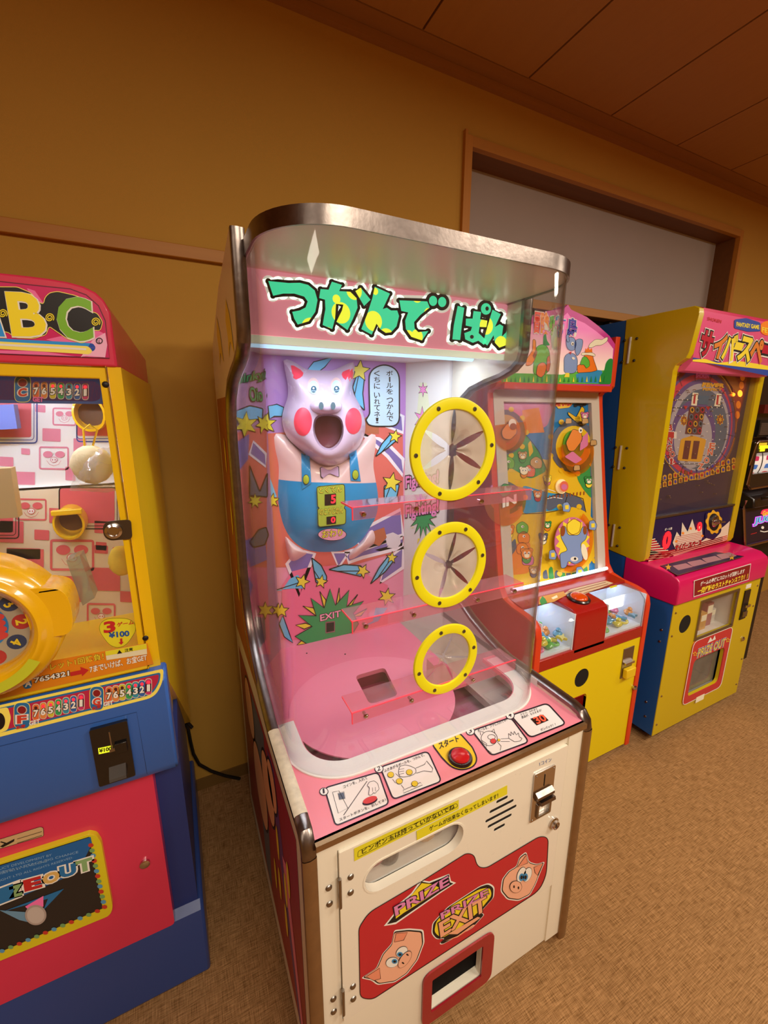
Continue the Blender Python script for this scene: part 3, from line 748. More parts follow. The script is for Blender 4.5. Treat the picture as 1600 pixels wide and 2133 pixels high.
# back panel artwork
ul_ = np.array([.27-.157, YB-1.236, 0]); ul_ /= np.linalg.norm(ul_)
pll = Plane((.157, 1.236, 0), ul_, (0, 0, 1), (ul_[1], -ul_[0], 0))
r6 = zz(440, 720, .2625); r8 = zz(460, 1150, .275)
A = Art(pb, .0008, .0004, (.262, .772)); A.ws = 1.8
LP = M('lilac print', 'b884c8', .4); PU2 = M('violet print', '7c6cb0', .4); SK = M('sky print', '6cc0e8', .4); GRN = M('green print', '2c9c58', .4); YST = M('star yellow print', 'e8d840', .4); SAL = M('salmon print', 'd86a60', .4); LW = M('ray white print', 'ece4ec', .4); BRW = M('brick print', 'b86848', .4); LGY = M('cloud print', 'dcd4dc', .4)
A.poly([(540, 700), (845, 700), (845, 960), (560, 960)], LP, 0)
A.poly(r6((400, 700), (1520, 620), (1525, 1620), (1100, 1750), (300, 1760), (300, 900)), SAL, 1)
for t in (((560, 700), (760, 560), (1290, 560), (1520, 700), (1520, 1010), (1300, 900), (1500, 1000), (1380, 660)), ((860, 1650), (700, 1700), (760, 1700)),):
    pass
def ray_(p, w=4):
    A.poly(p, PU2, 2); A.line(p, w, LW, 3, True)
ray_(r6((1200, 700), (1400, 880), (1520, 1030), (1520, 900), (1420, 800), (1330, 740)))
ray_(r6((1330, 620), (1520, 690), (1520, 560), (1480, 540)))
ray_(r6((1060, 1640), (1520, 1520), (1520, 1600), (1200, 1680), (1090, 1720)))
ray_(r6((1340, 1880), (1520, 1760), (1520, 1600), (1380, 1700)))
ray_(r6((600, 1730), (700, 1980), (760, 1800), (820, 1650), (690, 1620)))
ray_(r6((960, 1640), (1010, 1760), (1090, 1640)))
ray_(r6((1120, 1500), (1500, 1300), (1520, 1500), (1200, 1620)))
A.poly(r6((560, 1900), (640, 1790), (760, 1760), (1000, 1740), (1200, 1800), (1400, 1900), (1400, 2330), (560, 2330)), M('back pink b', 'ea7498', .4), 3)
for yy in (0, 1, 2):
    A.poly(r6((1380+30*yy, 1500+30*yy), (1440+30*yy, 1480+20*yy), (1500, 1510+30*yy), (1470, 1570+20*yy), (1390, 1570+15*yy)), LGY, 4+.25*yy)
A.poly(r6((1180, 600), (1240, 560), (1330, 620), (1330, 700), (1200, 700)), BRW, 3)
A.poly(r6((1290, 1470), (1370, 1440), (1390, 1520), (1330, 1590), (1270, 1560)), BRW, 5)
def comet(star, r, tail, rot=0, z=r6):
    p = rq(z(*tail), 3); A.poly(p, SK, 5); A.line(p, 1.3, BLK, 6, True)
    A.line([np.mean(np.array([p[0], p[-1]]), 0), z(star)[0]], 1.0, BLK, 6)
    A.ostar(z(star)[0], r, YST, BLK, 7, 1.8, rot=rot, sx=.95)
comet((720, 1870), 15, ((380, 1950), (560, 1940), (620, 1850), (690, 1815), (730, 1925), (640, 1925)), .3)
comet((870, 1870), 13, ((795, 1680), (870, 1740), (915, 1830), (910, 1880), (830, 1880)), .2)
comet((1200, 1785), 14, ((930, 1775), (1050, 1735), (1190, 1745), (1190, 1830), (1060, 1800)), .5)
comet((1430, 1680), 11, ((1260, 1890), (1330, 1760), (1400, 1670), (1450, 1700), (1380, 1790)), .1)
comet((1430, 1085), 20, ((1370, 1200), (1370, 1110), (1490, 1100), (1470, 1200), (1380, 1260)), .2)
comet((1455, 720), 13, ((1300, 880), (1350, 780), (1420, 700), (1470, 750), (1400, 810)), .2)
comet((1175, 200), 22, ((1120, 330), (1150, 240), (1215, 240), (1200, 380), (1215, 515), (1150, 450)), .1)
p = r6((760, 195), (810, 130), (965, 90), (900, 170), (860, 200)); A.poly(p, SK, 5); A.line(p, 1.2, BLK, 6, True)
A.ostar(r6((1390, 1990))[0], 17, YST, BLK, 7, 1.8, k=6, rot=.2)
A.poly(r8((1170, 420), (1150, 520), (1060, 570), (1190, 520), (1260, 420)), SK, 5)
# left-side motifs (beside the sheet with the painted reflection)
for (x, y, r) in ((430, 620, 22), (480, 1230, 15)): A.ostar(r6((x, y))[0], r, YST, BLK, 8, 1.8, k=6, rot=.2)
p = r6((450, 480), (520, 465), (575, 490), (560, 560), (500, 560), (460, 580)); A.poly(p, SK, 6); A.line(p, 1.3, BLK, 7, True)
p = r6((440, 960), (470, 1060), (520, 1200), (430, 1210)); A.poly(p, SK, 5); A.line(p, 1.2, BLK, 6, True)
p = r8((470, 480), (520, 620), (545, 685), (480, 640), (440, 540)); A.poly(p, SK, 5); A.line(p, 1.2, BLK, 6, True)
A.ostar(r8((460, 440))[0], 14, YST, BLK, 7, 1.8)
AL = Art(pll, .0008, .0004, (-.004, .182)); AL.ws = 1.7  # mirror image of the back art, painted onto the left wall
AB = A; A = AL
A.poly(r6((150, 700), (440, 640), (440, 1760), (150, 1760)), SAL, 0); A.poly(r6((150, 1760), (440, 1760), (470, 2450), (150, 2450)), M('back pink b', 'ea7498', .4), 0)
for q in (((200, 760), (300, 700), (290, 900), (210, 1000)), ((330, 760), (430, 860), (430, 960), (300, 860)), ((230, 1560), (420, 1480), (440, 1700), (300, 1760)), ((240, 1760), (330, 1900), (300, 2000))):
    A.poly(r6(*q), PU2, 1); A.line(r6(*q), 3, LW, 2, True)
for q in (((185, 520), (300, 475), (405, 500), (400, 580), (300, 590), (200, 620)), ((300, 950), (380, 1160), (440, 1010), (440, 1200), (300, 1190)), ((300, 1560), (370, 1460), (430, 1440), (450, 1500), (420, 1580), (330, 1600)), ((300, 2350), (340, 2150), (420, 2160), (430, 2330), (380, 2400))):
    A.opoly(rq(r6(*q), 3), SLATE if q[0][1] > 900 else SK, BLK, 3, 1.4)
A.ostar(r6((262, 625))[0], 26, YST, BLK, 6, 1.6, k=6, rot=.1); A.ostar(r6((405, 620))[0], 20, YST, BLK, 6, 1.6, k=6, rot=.3, sx=.8); A.ostar(r6((340, 1232))[0], 15, YST, BLK, 6, 1.4, k=7)
A.ostar(r8((330, 440))[0], 17, YST, BLK, 6, 1.6, k=6); A.ostar(r8((430, 440))[0], 14, YST, BLK, 6, 1.6, k=6)
A.text('oinky', *r6((185, 330), (400, 280), (190, 230)), BLK, 7, .06); A.text('oinky', *r6((185, 330), (400, 280), (190, 230)), GRN, 8, .015)
A.text('Oio', *r6((300, 440), (400, 440), (290, 330)), BLK, 8, .06); A.text('Oio', *r6((300, 440), (400, 440), (290, 330)), GRN, 9, .02)
for s_, a_, b_, c_ in (('oink', (435, 420), (545, 300), (430, 350)), ('oink', (375, 290), (455, 240), (385, 200)), ('!!', (470, 200), (505, 190), (470, 100)), ('!!', (548, 300), (590, 280), (540, 200))):
    A.text(s_, *r6(a_, b_, c_), BLK, 8, .06); A.text(s_, *r6(a_, b_, c_), GRN, 9, .015)
A = AB
# green burst with EXIT
bc = r8((825, 560))[0]; pts = []
spk = [(560, 635), (690, 560), (585, 475), (720, 480), (680, 345), (780, 420), (825, 275), (865, 400), (970, 285), (950, 410), (1080, 368), (1000, 460), (1040, 540), (1000, 605), (860, 650), (655, 695)]
p = r8(*spk)
for q in (((620, 405), (700, 420), (720, 480)), ((748, 295), (795, 360), (780, 425)), ((895, 268), (900, 350), (868, 410)), ((1035, 318), (990, 400), (935, 435)), ((1105, 425), (1060, 480), (990, 485)), ((565, 550), (640, 535), (690, 555), (630, 580)), ((575, 700), (640, 640), (690, 640), (655, 690))):
    A.poly(r8(*q), YST, 6); A.line(r8(*q), 1.2, BLK, 7, True)
A.poly(p, GRN, 8); A.line(p, 1.3, BLK, 9, True)
A.text('EXIT', *r8((752, 518), (905, 482), (750, 472)), BLK, 10, .07); A.text('EXIT', *r8((752, 518), (905, 482), (750, 472)), M('pink exit lettering', 'f0a8c4', .4), 11, .02)
A.poly(r8((790, 525), (862, 518), (862, 600), (790, 612)), STEEL, 10); A.poly(r8((797, 534), (855, 526), (855, 592), (797, 603)), DARK, 11)
# speech bubble
BB = M('bubble print', 'c8e4f4', .4)
bub = rq(r6((1250, 340), (1250, 200), (1370, 140), (1490, 200), (1490, 640), (1250, 640), (1225, 590), (1255, 540)), [10, 22, 22, 22, 20, 20, 2, 4])
A.poly(bub, BB, 6); A.line(bub, 1.6, BLK, 7, True)
def vtext(s, x, y0, dy, w, z, mat, L, slope=0.0):
    y = y0
    for ch in s:
        if ch == ' ': y += dy*.45; continue
        h = dy*.84
        if ch == 'ー': A.line(z((x, y), (x+slope*dy, y+h)), 1.6, mat, L)
        else: A.text(ch, *z((x-w/2, y+h), (x+w/2, y+h), (x-w/2, y)), mat, L, .012)
        y += dy; x += slope*dy
vtext('ボールを つかんで', 1412, 200, 48, 50, r6, BLK, 7, .01); vtext('くちに いれてネ！', 1312, 200, 50, 46, r6, BLK, 7, .005)
obj('back_artwork', A, bk)
obj('side_reflection', AL, G)

# right inner wall artwork
u_ = np.array([.765-.85, YB-1.215, 0]); u_ /= np.linalg.norm(u_)
pr = Plane((.85, 1.215, 0), u_, (0, 0, 1), (-u_[1], u_[0], 0))
if pr.n[1] > 0: pr.n = -pr.n
r7 = zz(800, 780, .2875)
A = Art(pr, .0008, .0004); A.ws = 1.6
for yy in range(1): A.poly(r7((230, 380), (260, 60), (310, 60), (350, 420), (340, 700), (240, 700)), M('beam print', 'd8dcb8', .4), 0)
A.ostar(r7((284, 110))[0], 14, PKL, BLK, 1, 1.6, k=6, ri=.4, sx=.7); A.ostar(r7((278, 320))[0], 24, PKL, BLK, 1, 1.8, k=6, ri=.4, sx=.7)
gp = []
for i in range(28):
    a = 2*PI*i/28; r_ = 62 if i % 2 == 0 else 30
    gp.append(r7((285+r_*1.6*math.cos(a), 1030+r_*2.6*math.sin(a)))[0])
A.poly(gp, GRN, 1); A.line(gp, 1.2, BLK, 2, True)
for i in range(0, 14, 2):
    a = 2*PI*(i+.5)/14; c_ = (285+70*math.cos(a), 1080+120*math.sin(a))
    A.poly(r7((c_[0]-8, c_[1]), (c_[0]+8, c_[1]), (285+100*math.cos(a), 1080+165*math.sin(a))), YST, 2)
for y_ in (850, 1060):
    A.text('Fighting!', *r7((160, y_), (395, y_-40), (160, y_-110)), BLK, 4, .09); A.text('Fighting!', *r7((160, y_), (395, y_-40), (160, y_-110)), PKL, 5, .03)
obj('wall_artwork', A, G)
# ================================================================ PIG, RINGS, SHELVES, CONSOLE
PIG = M('moulded pig lilac', 'ccb4ca', .25, coat=.5)
PIGL = M('moulded cream pink', 'e8c4c0', .3, coat=.4)
BLUE = M('moulded blue', '1f8fc8', .3, coat=.4)
CHEEK = M('cheek red', 'f04058', .4)
def smooth_closed(pts, it=2):
    p = [np.array(q, float) for q in pts]
    for _ in range(it):
        o = []
        for i in range(len(p)):
            a, b = p[i], p[(i+1) % len(p)]; o += [a*.75+b*.25, a*.25+b*.75]
        p = o
    return p
def star_resample(pts, c, n=140):
    P = np.array(pts); c = np.array(c, float); out = []
    m = len(P)
    for k in range(n):
        a = 2*PI*k/n; d = np.array([math.cos(a), math.sin(a)]); best = 0
        for i in range(m):
            p, q = P[i]-c, P[(i+1) % m]-c; e = q-p
            den = d[0]*e[1]-d[1]*e[0]
            if abs(den) < 1e-9: continue
            t = (p[0]*e[1]-p[1]*e[0])/den; s_ = (p[0]*d[1]-p[1]*d[0])/den
            if t > best and -1e-6 <= s_ <= 1+1e-6: best = t
        out.append(c+d*best)
    return out
def relief(out_px, cen, Hh, mat, inner=None, K=14, base=0.0, prof=None, ybase=YB, n=140):
    """raised moulding on the back panel; every ring is unprojected at its own depth"""
    O = star_resample(out_px, cen, n); I = star_resample(inner, cen, n) if inner is not None else [np.array(cen, float)]*n
    prof = prof or (lambda s: 1-(1-s)**2.6)
    mb = MB(); rings = []
    for k in range(K+1):
        s_ = k/K; h = base+Hh*prof(s_)
        P_ = PY(ybase-h); rings.append([P_.hit(O[i]*(1-s_)+I[i]*s_) for i in range(n)])
    if inner is not None:
        P_ = PY(ybase-base-Hh*.35); rings.append([P_.hit(I[i]+(np.array(cen)-I[i])*.12) for i in range(n)])
    mb.loft(rings, mat); return mb
pigroot = None
# body
body = smooth_closed(r6((490, 700), (520, 690), (600, 700), (700, 830), (960, 930), (1150, 830), (1240, 700), (1320, 690), (1305, 830), (1285, 930), (1305, 1050), (1330, 1180), (1325, 1330), (1270, 1440), (1190, 1560), (1080, 1630), (900, 1645), (760, 1630), (660, 1570), (590, 1480), (545, 1350), (522, 1200), (530, 1080), (535, 940), (505, 830)), 2)
bm_ = relief(body, r6((930, 1220))[0], .045, PIGL, K=12, prof=lambda s: 1-(1-s)**3.2)
bm_.mi(BLUE)
waist = lambda X: 1105 - 25*(abs(X-930)/400) + (0 if abs(X-930) > 250 else -60*math.cos((X-930)/250*PI/2)+40*0)
def proj(P):
    P = np.array(P)-CAM; a = P@FW; return (800+F*(P@RT)/a, 1066.5-F*(P@UP)/a)
# finer body: colour by waist line in the mould's own coordinates
zwl = float(pb.uv(r6((560, 1100))[0])[1]); zwr = float(pb.uv(r6((1310, 1050))[0])[1])
import bmesh
pig = obj('pig_figure', bm_, G, angle=60, recalc=True, label='lilac moulded pig in blue dungarees with a wide open mouth')
b_ = bmesh.new(); b_.from_mesh(pig.data); zc_w = zwl-.004
bmesh.ops.bisect_plane(b_, geom=b_.verts[:]+b_.edges[:]+b_.faces[:], plane_co=(0, 0, zc_w), plane_no=(.10, 0, 1))
for f_ in b_.faces:
    c_f = f_.calc_center_median(); f_.material_index = 1 if (c_f.z-zc_w+.10*c_f.x) < 0 else 0
b_.to_mesh(pig.data); b_.free()
for pts, c_ in (((( 575, 1490), (640, 1560), (765, 1640), (760, 1655), (635, 1732), (600, 1640)), (650, 1620)), (((1275, 1440), (1308, 1500), (1300, 1570), (1230, 1620), (1095, 1720), (1085, 1650), (1190, 1560)), (1210, 1580))):
    obj('foot', relief(smooth_closed(r6(*pts), 2), r6(c_)[0], .03, PIGL, K=6, n=60), pig, angle=60, recalc=True)
head = smooth_closed(r6((568, 98), (588, 103), (660, 128), (735, 178), (770, 192), (880, 196), (960, 200), (1020, 172), (1085, 140), (1138, 128), (1143, 150), (1130, 240), (1120, 310), (1122, 360), (1150, 420), (1190, 490), (1222, 590), (1225, 680), (1195, 770), (1140, 850), (1060, 925), (960, 960), (870, 948), (780, 890), (690, 812), (612, 745), (570, 660), (560, 570), (575, 500), (598, 440), (612, 380), (606, 300), (585, 200)), 1)
mouth = smooth_closed(r6((828, 552), (925, 540), (1030, 560), (1056, 650), (1042, 745), (990, 815), (925, 842), (858, 803), (815, 725), (803, 640)), 2)
hm = relief(head, r6((930, 660))[0], .075, PIG, mouth, K=16, base=.02, prof=lambda s: 1-(1-s)**3.0)
hd = obj('pig_head', hm, pig, angle=60, recalc=True)
mr_ = MB(); mo = smooth_closed(r6((828, 552), (925, 540), (1030, 560), (1056, 650), (1042, 745), (990, 815), (925, 842), (858, 803), (815, 725), (803, 640)), 2)
c_ = np.mean(mo, 0); P_ = PY(YB-.040); mr_.add([P_.hit(c_+(p-c_)*1.1) for p in mo], [tuple(range(len(mo)))], M('mouth maroon', '6c3038', .3, coat=.4)); obj('mouth_plate', mr_, pig, label='dark maroon mouth opening')
bvh = BVHTree.FromPolygons([tuple(v) for v in hm.v]+[tuple(v) for v in bm_.v], [f for f in hm.f]+[tuple(len(hm.v)+i for i in f) for f in bm_.f])
def cast(p, off=.001):
    d = ray(*p); d = d/np.linalg.norm(d)
    h = bvh.ray_cast(Vector(CAM), Vector(d))
    q = np.array(h[0]) if h[0] is not None else PY(YB-.05).hit(p)
    return q-d*off
def drape(pts, mat, off=.001, Hh=0.0, K=5, parent=pig, name='eye', label=None, n=36):
    c = np.mean(np.array(pts, float), 0); rings = []
    O = [np.array(p, float) for p in pts]
    for k in range(K+1):
        s_ = k/K*.999
        rings.append([cast(c+(o-c)*(1-s_), off)+np.array([0, -1, 0])*Hh*math.sqrt(max(0, 1-(1-s_)**2)) for o in O])
    mb = MB().loft(rings, mat); return obj(name, mb, parent, angle=60, recalc=True, label=label)
def el6(c, rx, ry, n=30): return [r6((c[0]+rx*math.cos(2*PI*i/n), c[1]+ry*math.sin(2*PI*i/n)))[0] for i in range(n)]
drape(el6((728, 603), 72, 113), CHEEK, .0012, .003, name='cheek'); drape(el6((1130, 598), 66, 105), CHEEK, .0012, .003, name='cheek')
drape(smooth_closed(r6((628, 142), (736, 205), (722, 250), (655, 275), (640, 200)), 1), CHEEK, .0015, name='ear_lining'); drape(smooth_closed(r6((1135, 180), (1118, 292), (1050, 265), (1030, 215), (1085, 188)), 1), CHEEK, .0015, name='ear_lining')
drape(el6((912, 482), 128, 66), PIG, .0005, .030, K=8, name='snout')
# nostrils sit on the snout
sn = bpy.data.objects
for cx_ in (873, 967):
    drape(el6((cx_, 478), 20, 31, 20), M('nostril grey', '4c6068', .4), .033, name='nostril', K=3)
for cx_, rx, ry in ((808, 42, 62), (990, 42, 64)):
    drape(el6((cx_+2, 322), rx+5, ry+6), PIGL, .0008, .004, name='eye_rim'); drape(el6((cx_+3, 330), rx-3, ry-6), M('eye white', 'c8e8f4', .3, coat=.5), .003, .005, name='eye')
    drape(el6((cx_+6, 345), 22, 26, 20), M('pupil teal', '2c5870', .25, coat=.5), .0095, .002, name='pupil', K=3); drape(el6((cx_+4, 338), 8, 9, 12), WHT, .0125, 0, name='pupil', K=2)
BLD = M('dark blue line', '123c66', .4)
for S_ in (((715, 852), (782, 880), (795, 1090), (722, 1140)), ((1095, 862), (1152, 828), (1188, 1078), (1108, 1072))):
    pts = []
    for i in range(4):
        a, b = np.array(S_[i], float), np.array(S_[(i+1) % 4], float)
        for t in np.linspace(0, 1, 8, endpoint=False): pts.append(r6(tuple(a*(1-t)+b*t))[0])
    drape(pts, BLUE, .003, .001, name='strap')
for c_ in ((753, 1062), (1145, 1024)):
    drape(el6(c_, 26, 40), BLK, .006, 0, name='button', K=2); drape(el6(c_, 23, 36), M('button lime', 'a8b830', .4), .007, .002, name='button', K=3)
bt = r6((862, 968), (880, 962), (922, 985), (950, 985), (1000, 955), (1015, 960), (1018, 1040), (1002, 1040), (950, 1018), (925, 1025), (885, 1055), (868, 1040))
drape(bt, BLK, .0035, 0, name='bow_tie', K=2); c_ = np.mean(np.array(bt), 0)
drape([tuple(c_+(np.array(p)-c_)*.92) for p in bt], M('bow tie mauve', 'b890b8', .4), .0045, .001, name='bow_tie', K=3)
# score panel
cc = cast(r6((955, 1265))[0]); PSC = PY(float(cc[1])-.004)
A = Art(PSC, .0, .0004)
SCY = M('score panel green', 'a8b83c', .4); LED = M('led red', 'ff2030', .4, emit=1.6); LEDB = M('led window', '1c0c10', .2, coat=.5)
sp_ = rq(r6((838, 1118), (1058, 1098), (1062, 1270), (1055, 1290), (1068, 1300), (1068, 1415), (850, 1440), (845, 1300), (858, 1290), (845, 1275)), [6, 6, 1, 1, 1, 6, 6, 1, 1, 1])
mb = MB(); uv_ = [PSC.uv(p) for p in sp_]; mb.plate(PSC, uv_, [], .03, SCY)
so = obj('score_panel', mb, pig, recalc=True)
A.h0 = .0005
A.line(sp_, 1.2, BLK, 0, True)
A.poly(r6((900, 1180), (990, 1172), (990, 1262), (900, 1270)), LEDB, 1); A.poly(r6((915, 1358), (990, 1350), (990, 1412), (915, 1420)), LEDB, 1)
A.text('5', *r6((952, 1250), (984, 1247), (952, 1188)), LED, 2, .03); A.text('0', *r6((952, 1404), (982, 1401), (952, 1362)), LED, 2, .03)
A.text('とくてん', *r6((856, 1170), (1035, 1158), (856, 1122)), BLK, 2, .05); A.text('とくてん', *r6((856, 1170), (1035, 1158), (856, 1122)), YST, 3, .015)
A.text('のこりじかん', *r6((862, 1345), (1045, 1325), (862, 1295)), BLK, 2, .05); A.text('のこりじかん', *r6((862, 1345), (1045, 1325), (862, 1295)), YST, 3, .015)
e_ = el6((960, 1498), 112, 48); A.poly(e_, M('end oval print', 'e09ab0', .4), 0); A.line(e_, 1.0, BLK, 1, True)
A.text('おわり', *r6((880, 1525), (1040, 1505), (880, 1470)), BLK, 2, .05); A.text('おわり', *r6((880, 1525), (1040, 1505), (880, 1470)), YST, 3, .015)
obj('score_lettering', A, pig)

# --- hand rings on the shell
MEMB = thin_clear('frosted flap', (.86, .80, .72), .15, .62, (.82, .74, .62), 1.45)
MEMC = thin_clear('clear flap', (.9, .85, .78), .08, .22, (.82, .74, .62), 1.6)
ps = PY(shy-.0035)
for k, (cz_, ro, ri, np_, mat, a0, rots) in enumerate(((1.428, .102, .0785, 6, MEMB, 0.0, [27, 92, 150, 205, 265, 330]), (1.187, .0945, .0715, 5, MEMB, .2, [25, 80, 150, 250, 315]), (.966, .0845, .062, 5, MEMC, .1, [75, 150, 215, 290, 350]))):
    cx_ = .497
    rg = MB().plate(ps, circ((cx_, cz_), ro, 64), [circ((cx_, cz_), ri, 64)], .0, YEL, h=.0)
    rg = MB(); rings = []
    for r_, y_ in ((ri, .0), (ri+.0015, .0042), (ri+.004, .005), (ro-.004, .005), (ro-.0015, .0042), (ro, .0)):
        rings.append([ps.at((cx_+r_*math.cos(2*PI*i/72), cz_+r_*math.sin(2*PI*i/72)), y_) for i in range(72)])
    rings.append(rings[0]); rg.loft(rings, YEL)
    ro_ = obj('hand_ring', rg, G, recalc=True)
    rm = (ro+ri)/2
    sc_ang = {0: (118, 62, 5, -48, -112, 184), 1: (112, 66, 8, -50, -108, 188), 2: (105, 55, 10, -45, -115, 190)}[k]
    for a in sc_ang:
        a = math.radians(a); m_ = MB(); m_.lathe(ps.at((cx_+rm*math.cos(a), cz_+rm*math.sin(a)), .005), (0, -1, 0), [(.0045, 0), (.0042, .0012), (.0018, .0014), (.0016, .0006), (0, .0006)], M('screw dark steel', '7a7466', .35, .9), 12)
        obj('screw', m_, ro_)
    # flap petals: fan sectors bent slightly inward, separated by slits
    for i in range(np_):
        t0 = math.radians(rots[i]); t1 = math.radians(rots[(i+1) % np_]);
        if t1 < t0: t1 += 2*PI
        rnd = random.Random(i+10*k); bend = rnd.uniform(.002, .014); g0 = (.095, .08, .05)[k]; mb = MB()
        nseg = 7; rings = []
        for q in range(6):
            s_ = q/5; rad = (ri+.003)*(1-s_*(.84, .88, .9)[k])
            shrink = g0*(.15+2.6*s_)
            a_, b_ = t0+shrink, t1-shrink
            if a_ > b_: a_ = b_ = (t0+t1)/2
            rings.append([ps.at((cx_+rad*math.cos(a_+(b_-a_)*j/nseg), cz_+rad*math.sin(a_+(b_-a_)*j/nseg)), .0005-bend*s_**1.6*(1+.3*math.sin(j*.9))) for j in range(nseg+1)])
        mb.loft(rings, mat, close=False); obj('flap', mb, ro_, angle=70)
# --- pink acrylic shelves fixed with screws
PKA = thin_clear('pink acrylic', (.98, .72, .78), .05, .14, (.95, .5, .55), 1.45)
PKE = M('red acrylic edge', 'ff4050', .3, emit=.25)
for (zt, zb_, xa, xb, sx, dep) in ((1.333, 1.309, .279, .714, (757, 867, 1003), .062), (1.108, 1.082, .275, .712, (762, 862, 995, 1072), .034), (.905, .879, .271, .707, (762, 857, 985), .03)):
    y0 = shy-.0005
    mb = MB(); dep_ = .055
    mb.prism([(y0, zb_), (y0-.003, zb_), (y0-.003, zt), (y0+dep_+.003, zt), (y0+dep_+.003, zt-.003), (y0, zt-.003)], 'x', xa, xb, PKA)
    sh = obj('pink_shelf', mb, G, recalc=True)
    e = MB(); e.box(xa, xb, y0-.0036, y0-.0002, zt-.0005, zt+.0006, PKE).box(xa-.0006, xa+.0008, y0-.003, y0+dep_, zt-.003, zt+.0005, PKE).box(xa-.0006, xa+.0008, y0-.0034, y0, zb_, zt, PKE)
    obj('shelf_edge', e, sh)
    for px_ in sx:
        u_s = ps.uv((px_, 1066))[0]
        # keep screw height mid plate; recompute x from pixel at shelf height
        zc2 = (zt+zb_)/2
        y_px = min(range(900, 1600, 2), key=lambda yy: abs(PY(.697).uv((px_, yy))[1]-zc2)); u_s = PY(.697).uv((px_, y_px))[0]
        m_ = MB(); m_.lathe((u_s, y0-.003, zc2-.003), (0, -1, 0), [(.0035, -.012), (.0035, 0), (.0055, 0), (.0052, .002), (.0035, .004), (0, .0048)], CHROME, 14); obj('screw', m_, sh)

# --- console stickers and start button
A = Art(pz, .0003, .0003)
STK = M('sticker white', 'f0ece8', .4); LN = M('line print', '281828', .4); BALL = M('ball yellow print', 'e8cc30', .4); RD = M('button red print', 'd84848', .4)
def sticker(q, r=10):
    o = rq(r2(*q), r); A.poly(o, STK, 1); A.line(o, 3.0, LN, 2, True)
def num(c, n):
    c = r2(c)[0]; A.ell(c, 9.5, 8.5, LN, 3); A.ell(c, 7.8, 6.9, STK, 4); A.text(n, (c[0]-3, c[1]+5), (c[0]+3, c[1]+2.5), (c[0]-4, c[1]-4.5), LN, 5, .02)
sticker(((190, 480), (470, 398), (527, 562), (248, 678))); sticker(((480, 372), (728, 288), (800, 445), (548, 540)))
sticker(((958, 182), (1160, 112), (1255, 240), (1060, 312))); sticker(((1160, 102), (1350, 38), (1448, 145), (1262, 218)))
num((187, 500), '1'); num((474, 382), '2'); num((950, 186), '3'); num((1157, 103), '4')
A.text('コインを、入れて', *r2((290, 484), (415, 434), (286, 468)), LN, 3, .01); A.text('スタートボタンを、おしてネ！', *r2((270, 655), (512, 548), (266, 640)), LN, 3, .01)
A.text('ふきあがるボールを、つかんで、', *r2((502, 400), (712, 314), (498, 384)), LN, 3, .01)
A.text('ボールを、クチに入れてネ！', *r2((990, 192), (1142, 132), (986, 176)), LN, 3, .01)
A.text('３０コ、入れると', *r2((1212, 104), (1300, 72), (1209, 93)), LN, 3, .01); A.text('景品が、もらえるヨ！', *r2((1218, 120), (1322, 80), (1214, 107)), LN, 3, .01); A.text('ガンバッテ！！', *r2((1318, 186), (1395, 155), (1314, 172)), LN, 3, .01)
def ln(pts, w_=1.0, closed=False, L=3): A.line(r2(*pts), w_, LN, L, closed)
ln(((232, 503), (265, 495), (312, 585), (262, 612), (232, 503)), .9); A.poly(r2((262, 510), (290, 503), (296, 535), (268, 540)), SLATE, 3); ln(((260, 508), (292, 500), (298, 536), (268, 543)), .8, True, 4)
ln(((290, 622), (412, 445)), 1.3)
A.ell(r2((427, 550))[0], 16.5, 7, LN, 3, -.35); A.ell(r2((427, 543))[0], 15.5, 6.5, RD, 4, -.35)
hand = rq(r2((420, 520), (425, 480), (412, 470), (425, 450), (450, 445), (468, 460), (475, 490), (460, 502), (455, 512), (445, 505), (436, 520)), 3); A.poly(hand, STK, 5); A.line(hand, .9, LN, 6, True); ln(((440, 480), (442, 502)), .8, L=6); ln(((455, 478), (456, 500)), .8, L=6)
for c_ in ((535, 413), (580, 447), (632, 400), (660, 460)):
    A.ell(r2(c_)[0], 7, 6.3, LN, 5); A.ell(r2(c_)[0], 6.2, 5.5, BALL, 6)
ln(((560, 405), (600, 440)), .8); ln(((545, 435), (560, 455)), .8); ln(((590, 465), (605, 485)), .8)
fist = rq(r2((575, 400), (580, 370), (610, 360), (640, 368), (665, 380), (668, 402), (640, 418), (600, 425), (580, 420)), 4); A.poly(fist, STK, 3); A.line(fist, 1.0, LN, 4, True)
for yq in (385, 398, 410): ln(((578, yq), (605, yq-5)), .8, L=4)
ln(((665, 378), (712, 358), (722, 340), (755, 380), (750, 398), (708, 392), (668, 404)), 1.0, L=4)
ln(((600, 492), (690, 452), (700, 465), (602, 508)), 1.0, True)
# sticker 3: pig outline and waving hand
A.line([r2((1048+42*math.cos(t), 222+38*math.sin(t)))[0] for t in np.linspace(0, 2*PI, 30)], 1.0, LN, 3, True)
ln(((1003, 205), (1000, 185), (1020, 190)), 1.0); ln(((1062, 185), (1072, 172), (1078, 195)), 1.0)
A.line([r2((1060+20*math.cos(t), 215+13*math.sin(t)))[0] for t in np.linspace(0, 2*PI, 18)], .9, LN, 3, True)
A.ell(r2((1069, 237))[0], 6.4, 5.6, LN, 4); A.ell(r2((1069, 237))[0], 5.6, 5.0, RD, 5); A.ell(r2((1098, 232))[0], 3.2, 3.0, LN, 4); A.ell(r2((1098, 232))[0], 2.6, 2.4, BALL, 5)
ln(((1005, 230), (1035, 250), (1030, 275), (1060, 298)), .9); ln(((1090, 240), (1110, 262), (1105, 285)), .9); ln(((1108, 225), (1150, 222)), .8); ln(((1108, 238), (1155, 238)), .8)
